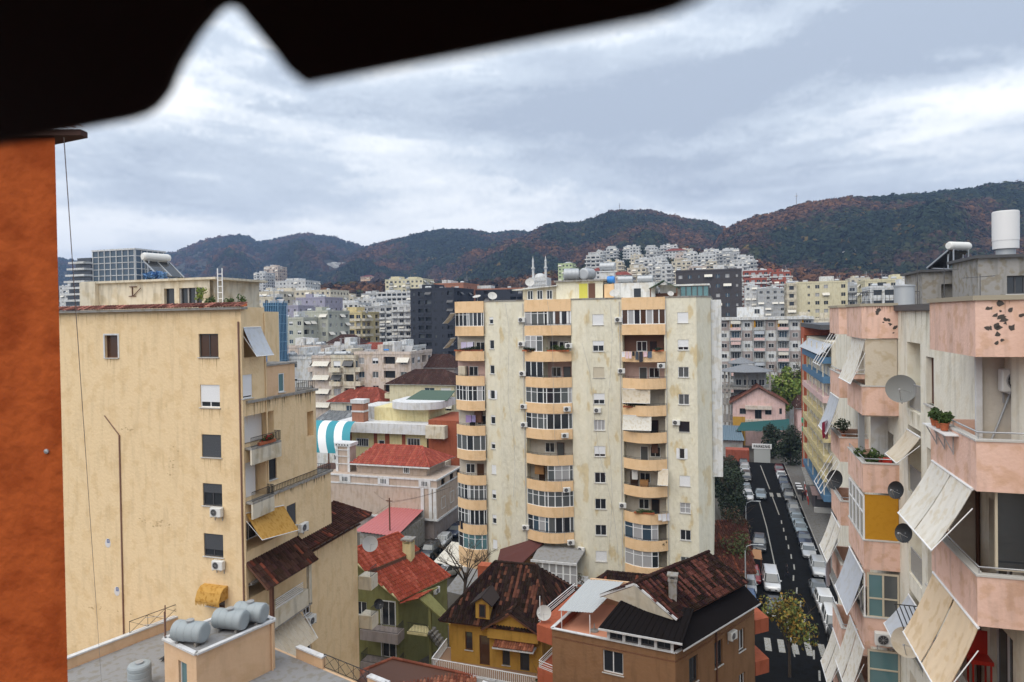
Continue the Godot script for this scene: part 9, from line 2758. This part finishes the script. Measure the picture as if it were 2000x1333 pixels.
func far_things() -> void:
	plaster("pale_greygreen", lin(0.46, 0.47, 0.41), 0.25, 0.5)
	plaster("net_blue", lin(0.03, 0.1, 0.2), 1.0, 1.0, 0.3)
	for q in blocks: far_block(q)
	panel_block()
	# glass office tower on the far left
	thing("glass_tower", "glass office tower with a white grid and stepped terraces", "building", -232, 0, 279)
	keep_out.append([-205.0, 350.0, 40.0])
	cur.position = G(-294, 0, 270)
	var b := B.new()
	var base := 0.0
	bx("glass_core", -247, -220, base, 70, 281, 300, M.pane_blue)
	var fr := B.new()
	for i in 8: fr.box(c(-247.3 + i * 3.86, 0, 280.6), c(-246.9 + i * 3.86, 70, 280.98))
	for i in 21: fr.box(c(-247.3, 6 + i * 3.2, 280.5), c(-219.8, 6.35 + i * 3.2, 280.58))
	for i in 6: fr.box(c(-219.98, 0, 281 + i * 3.6), c(-219.6, 70, 281.4 + i * 3.6))
	for i in 21: fr.box(c(-219.58, 6 + i * 3.2, 281), c(-219.5, 6.35 + i * 3.2, 300))
	stuff("facade_grid", fr, M.far_white)
	for i in 20:
		var y := 3.0 + i * 3.2
		var l := -266.0 + maxf(0.0, i - 12) * 1.2
		bx("terrace_floor", l, -247.4, y, y + 1.0, 277.5 - 0.1 * i, 296, M.far_white)
		bx("terrace_glass", l + 1.0, -247.5, y + 1.0, y + 3.2, 280, 295, M.pane)
	bx("roof_edge", -247.6, -219.4, 70, 70.8, 280.4, 300.5, M.far_white)
	# mosque with two minarets
	thing("mosque", "white mosque with a low dome and two slim minarets", "building", -75.5, 20, 444)
	keep_out.append([40.0, 450.0, 20.0])
	var mu := -116.0; var mw := 434.0
	cur.position = G(mu, 0, mw); O = Vector3(mu, 0, mw)
	var hb := B.new()
	var hl := []
	for i in 9:
		for f in 3: hl.append([0.5 + i * 1.25, 50 + f * 2.6, 0.7, 1.5])
	hb.wall(c(mu - 6, 0, mw), Vector3.RIGHT, 12, 59, hl, 0.4)
	hb.wall(c(mu + 6, 0, mw), Vector3(0, 0, -1), 12, 59, [], 0.4)
	hb.box(c(mu - 5.9, 0, mw + 0.45), c(mu + 5.9, 58.9, mw + 12))
	P("hall", hb, M.far_white)
	var dm := B.new()
	var pr := []
	for i in 9: pr.append([4.2 * cos(PI / 2 * i / 8.0), 59 + 3.0 * sin(PI / 2 * i / 8.0)])
	dm.lathe(pr, 20, Transform3D(Basis(), Vector3(0, 0, -6)))
	P("dome", dm, M.far_white)
	for s in [-4.0, 4.6]:
		var mn := node("minaret", cur, Vector3(s, 0, -3))
		var mb := B.new()
		mb.lathe([[0.9, 40], [0.8, 64.5], [1.25, 65], [1.25, 65.8], [0.7, 65.9], [0.62, 69.5], [0.75, 69.6], [0.0, 73.5]], 12)
		P("shaft", mb, M.far_white, mn)
	# masts on the crests
	for k in [[0.16 * 1500, 1500.0, 20.0], [0.419 * 1150, 1150.0, 24.0], [-0.113 * 2000, 2000.0, 16.0], [-0.424 * 2600, 2600.0, 14.0]]:
		var m := Node3D.new()
		m.name = numbered("radio_mast")
		add_child(m)
		cur = m
		m.position = Vector3(k[0], land(k[0], k[1]) - 1.0, -k[1])
		tag(m, "thin lattice radio mast on a wooded hill crest", "mast", "radio masts on the crests")
		var t := B.new()
		t.tube([Vector3(0, 0, 0), Vector3(0, k[2] + 8.0, 0)], 0.8, 4, 0.5)
		P("lattice", t, M.grey_frame)
		var t2 := B.new()
		t2.box(Vector3(-1.4, k[2] + 2, -1.4), Vector3(1.4, k[2] + 3.6, 1.4))
		P("antenna_ring", t2, M.far_white)
	# dark pavilion roofs on columns
	thing("pavilion_house", "unfinished grey house under a wide dark umbrella roof", "building", 5.5, 0, 187)
	for y in [5.0, 9.5, 13.5]: bx("floor_slab", -0.3, 11.5, y, y + 0.5, 184.5, 196, M.concrete)
	for u in [0.0, 1.0, 5.5, 11.0]: bx("column", u, u + 0.45, 0, 18.2, 184.8, 185.25, M.concrete)
	bx("inner_wall", 2.5, 10.5, 5.5, 17.6, 188, 195, M.far_grey)
	for i in 4: win(cur, c(3.0 + i * 1.9, 14.3, 187.98), 0, 1.4, 1.6, {"n": 2, "rec": -0.02})
	var pv := B.new()
	for s in [[5.5, 187.5, 7.0, 18.2, 20.0], [4.5, 190.5, 3.6, 20.0, 21.6]]:
		for i in 8:
			var a0 := TAU * i / 8; var a1 := TAU * (i + 1) / 8
			pv.tri(c(s[0] + cos(a0) * s[2], s[3], s[1] + sin(a0) * s[2] * 0.8), c(s[0] + cos(a1) * s[2], s[3], s[1] + sin(a1) * s[2] * 0.8), c(s[0], s[4], s[1]))
			pv.tri(c(s[0] + cos(a1) * s[2], s[3] - 0.15, s[1] + sin(a1) * s[2] * 0.8), c(s[0] + cos(a0) * s[2], s[3] - 0.15, s[1] + sin(a0) * s[2] * 0.8), c(s[0], s[3] - 0.1, s[1]))
			pv.quad(c(s[0] + cos(a0) * s[2], s[3] - 0.15, s[1] + sin(a0) * s[2] * 0.8), c(s[0] + cos(a1) * s[2], s[3] - 0.15, s[1] + sin(a1) * s[2] * 0.8), c(s[0] + cos(a1) * s[2], s[3], s[1] + sin(a1) * s[2] * 0.8), c(s[0] + cos(a0) * s[2], s[3], s[1] + sin(a0) * s[2] * 0.8))
	P("umbrella_roof", pv, M.far_dark_grey)
	# pale rose gabled house at the head of the street
	thing("gabled_house", "pale rose gabled house with balconies behind the teal tarpaulin", "building", 8, 0, 184)
	var gw := wins(cur, c(2.1, 0, 180), Vector2(1, 0), [[1.6, 7.9, 1.5, 1.4, {"n": 2, "frame": "dark_frame"}], [5.2, 6.8, 1.6, 2.5, {"n": 2, "frame": "dark_frame"}], [7.6, 7.9, 1.5, 1.4, {"n": 2, "frame": "dark_frame"}], [10.9, 8.1, 0.6, 1.4, {"n": 1, "frame": "dark_frame"}], [7.3, 11.0, 1.5, 1.2, {"n": 2, "frame": "dark_frame"}], [1.6, 4.5, 1.5, 1.4, {"n": 2}], [5.2, 3.6, 1.6, 2.3, {"n": 2}]])
	var gb := B.new()
	gb.shell(plan([[2.1, 180], [14.4, 180], [14.4, 190], [2.1, 190]]), 0, 10.8, {0: gw.filter(func(h): return h[1] + h[3] < 10.8)}, 0.14, false)
	gb.tri(c(2.1, 10.8, 180), c(14.4, 10.8, 180), c(8.2, 14.4, 180))
	P("wall", gb, M.pale_rose)
	bx("ochre_corner", 2.05, 5.0, 0, 7.2, 179.9, 179.98, M.marigold)
	for y in [6.7, 10.1]: bx("balcony", 5.0, 11.2, y - 0.9, y, 178.8, 179.95, M.far_pink)
	tiled_roof([[c(1.3, 10.5, 191), c(1.3, 10.5, 179.2), c(8.2, 14.8, 179.2), c(8.2, 14.8, 191), Vector3(0, 0, 1)], [c(15.2, 10.5, 179.2), c(15.2, 10.5, 191), c(8.2, 14.8, 191), c(8.2, 14.8, 179.2), Vector3(0, 0, -1)]], [[c(8.2, 14.8, 179.2), c(8.2, 14.8, 191)]], Color(0.1, 0.045, 0.035), M.wood, {"pitch": 0.4, "row": 0.7})
	far_block(["small_house", "narrow pale rose house right of the leafy tree", "building", "", 17.0, 20.5, 178.0, 9.0, 12.5, "pale_rose", {"pat": "w", "slope": true, "roofc": 1}])
	# red-edged building along the right side of the street
	thing("apartment_house", "brick-red edged apartment house with blue and yellow balconies up the street", "building", 22, 0, 138)
	var rb := B.new()
	rb.prism(plan([[15.5, 112], [24, 112], [24, 149], [15.5, 149]]), 4.0, 28.5)
	P("wall", rb, M.far_cream)
	bx("red_slab", 15.0, 15.48, 1.0, 30.2, 144.0, 149.2, M.terracotta_paint)
	bx("red_slab", 15.0, 24, 28.6, 30.0, 143.0, 149.2, M.terracotta_paint)
	bx("yellow_strip", 15.2, 15.49, 4, 27, 140.8, 141.6, M.butter)
	for i in 8:
		var y: float = 5.2 + i * 3.0
		var bal := node("balcony", cur)
		var blue := i in [0, 6, 7]
		bx("front", 14.3, 15.49, y - 0.95, y, 112.5, 140.5, mat("balcony_blue", lin(0.07, 0.16, 0.27), 0.7) if blue else (M.pale_rose if i == 5 else M.far_yellow), bal)
		for k in 5: bx("post", 14.35, 14.5, y, y + 2.0, 113 + k * 6.8, 113.15 + k * 6.8, M.far_cream, bal)
		for k in 6: win(bal, c(15.49, y - 0.9, 138 - k * 4.4), -PI / 2, 1.6, 2.3, {"n": 2, "rec": -0.03, "sill": false})
	var gl := B.new()
	slab(gl, [c(13.8, 26.6, 140.5), c(13.8, 26.6, 112), c(15.5, 28.2, 112), c(15.5, 28.2, 140.5)], 0.08)
	P("glass_roof", gl, M.canvas_grey)
	bx("dark_roof", 15.0, 25, 30.21, 31.0, 120, 149.5, M.dark_frame)
	for k in [[14.6, 11.4, 146.0], [14.6, 9.8, 145.2]]: bx("green_cross_arm", k[0], k[0] + 0.4, k[1], k[1] + 0.8, k[2] - 1.5, k[2], mat("pharmacy_green", lin(0.02, 0.4, 0.2), 0.5))

# the striped white and grey panel block: each window and balcony its own
func panel_block() -> void:
	thing("panel_block", "white and grey panel block with pink-banded balconies and ochre squares", "building", 9, 0, 209)
	keep_out.append([66.0, 193.0, 25.0])
	var u0 := -1.2; var u1 := 24.0; var w0 := 205.0
	bx("core", u0, u1, 0, 31.2, w0 + 0.4, w0 + 11, M.far_white)
	bx("roof_slab", u0 - 0.4, u1, 31.2, 32.0, w0 - 1.0, w0 + 11, M.far_white)
	var bays := ["w", "b", "w", "b", "w", "b", "w", "b"]
	var cw := (u1 - u0) / 8.0
	for i in 8:
		for f in 7:
			var y := 28.2 - f * 2.95
			var x := u0 + i * cw
			if bays[i] == "w":
				var m: Material = M.mauve if (i / 2 + f) % 2 == 0 else M.far_white
				bx("panel", x, x + cw - 0.35, y, y + 2.93, w0, w0 + 0.38, m)
				win(cur, c(x + 0.7, y + 1.0, w0), 0, 1.5, 1.2, {"n": 2, "rec": -0.03, "sill": false, "panes": [["pane", "pane_grey", "pane"][(i + f) % 3]]})
				if f == 0: bx("ochre_square", x + cw - 0.36, x + cw + 0.5, y + 0.6, y + 2.9, w0 - 0.3, w0 - 0.02, M.canvas_ochre)
			else:
				var bal := node("balcony", cur)
				bx("slab", x, x + cw - 0.3, y, y + 0.16, w0 - 1.2, w0 + 0.4, M.far_grey, bal)
				bx("front", x, x + cw - 0.3, y + 0.161, y + 0.9, w0 - 1.2, w0 - 1.1, M.pale_rose if (f + i) % 3 != 0 else M.far_grey, bal)
				win(bal, c(x + 0.35, y + 0.92, w0 - 0.02), 0, cw - 1.0, 1.8, {"n": 3, "rec": -0.03, "sill": false, "panes": [["pane", "pane_blue", "pane_grey"][(i * 3 + f) % 3]]})
				if (i + f * 2) % 5 < 2: bx("blind", x + 0.1, x + cw - 0.4, y + 1.9, y + 2.8, w0 - 1.15, w0 - 1.1, M[["canvas_white", "canvas_grey", "pale_rose"][f % 3]], bal)
		bx("fin", u0 + i * cw - 0.3, u0 + i * cw - 0.02, 0, 31.1, w0 - 0.5, w0 + 0.4, M.far_grey)

func _ready() -> void:
	rng.seed = 12
	unit_box = ArrayMesh.new()
	var ub := B.new()
	ub.box(Vector3(-0.5, -0.5, -0.5), Vector3(0.5, 0.5, 0.5))
	unit_box = ub.mesh()
	world()
	materials()
	ground()
	print("land ", Time.get_ticks_msec())
	street()
	print("street ", Time.get_ticks_msec())
	tower()
	ochre_house()
	tank_house()
	pink_house()
	print("near houses ", Time.get_ticks_msec())
	brown_house()
	yellow_house()
	green_house()
	villas()
	print("houses ", Time.get_ticks_msec())
	far_things()
	print("far ", Time.get_ticks_msec())
	forest()
	near_things()
	for k in cache.values():
		if k is Node and not k.is_inside_tree(): k.free()
	if ac_proto: ac_proto.free()
	print("done ", Time.get_ticks_msec())
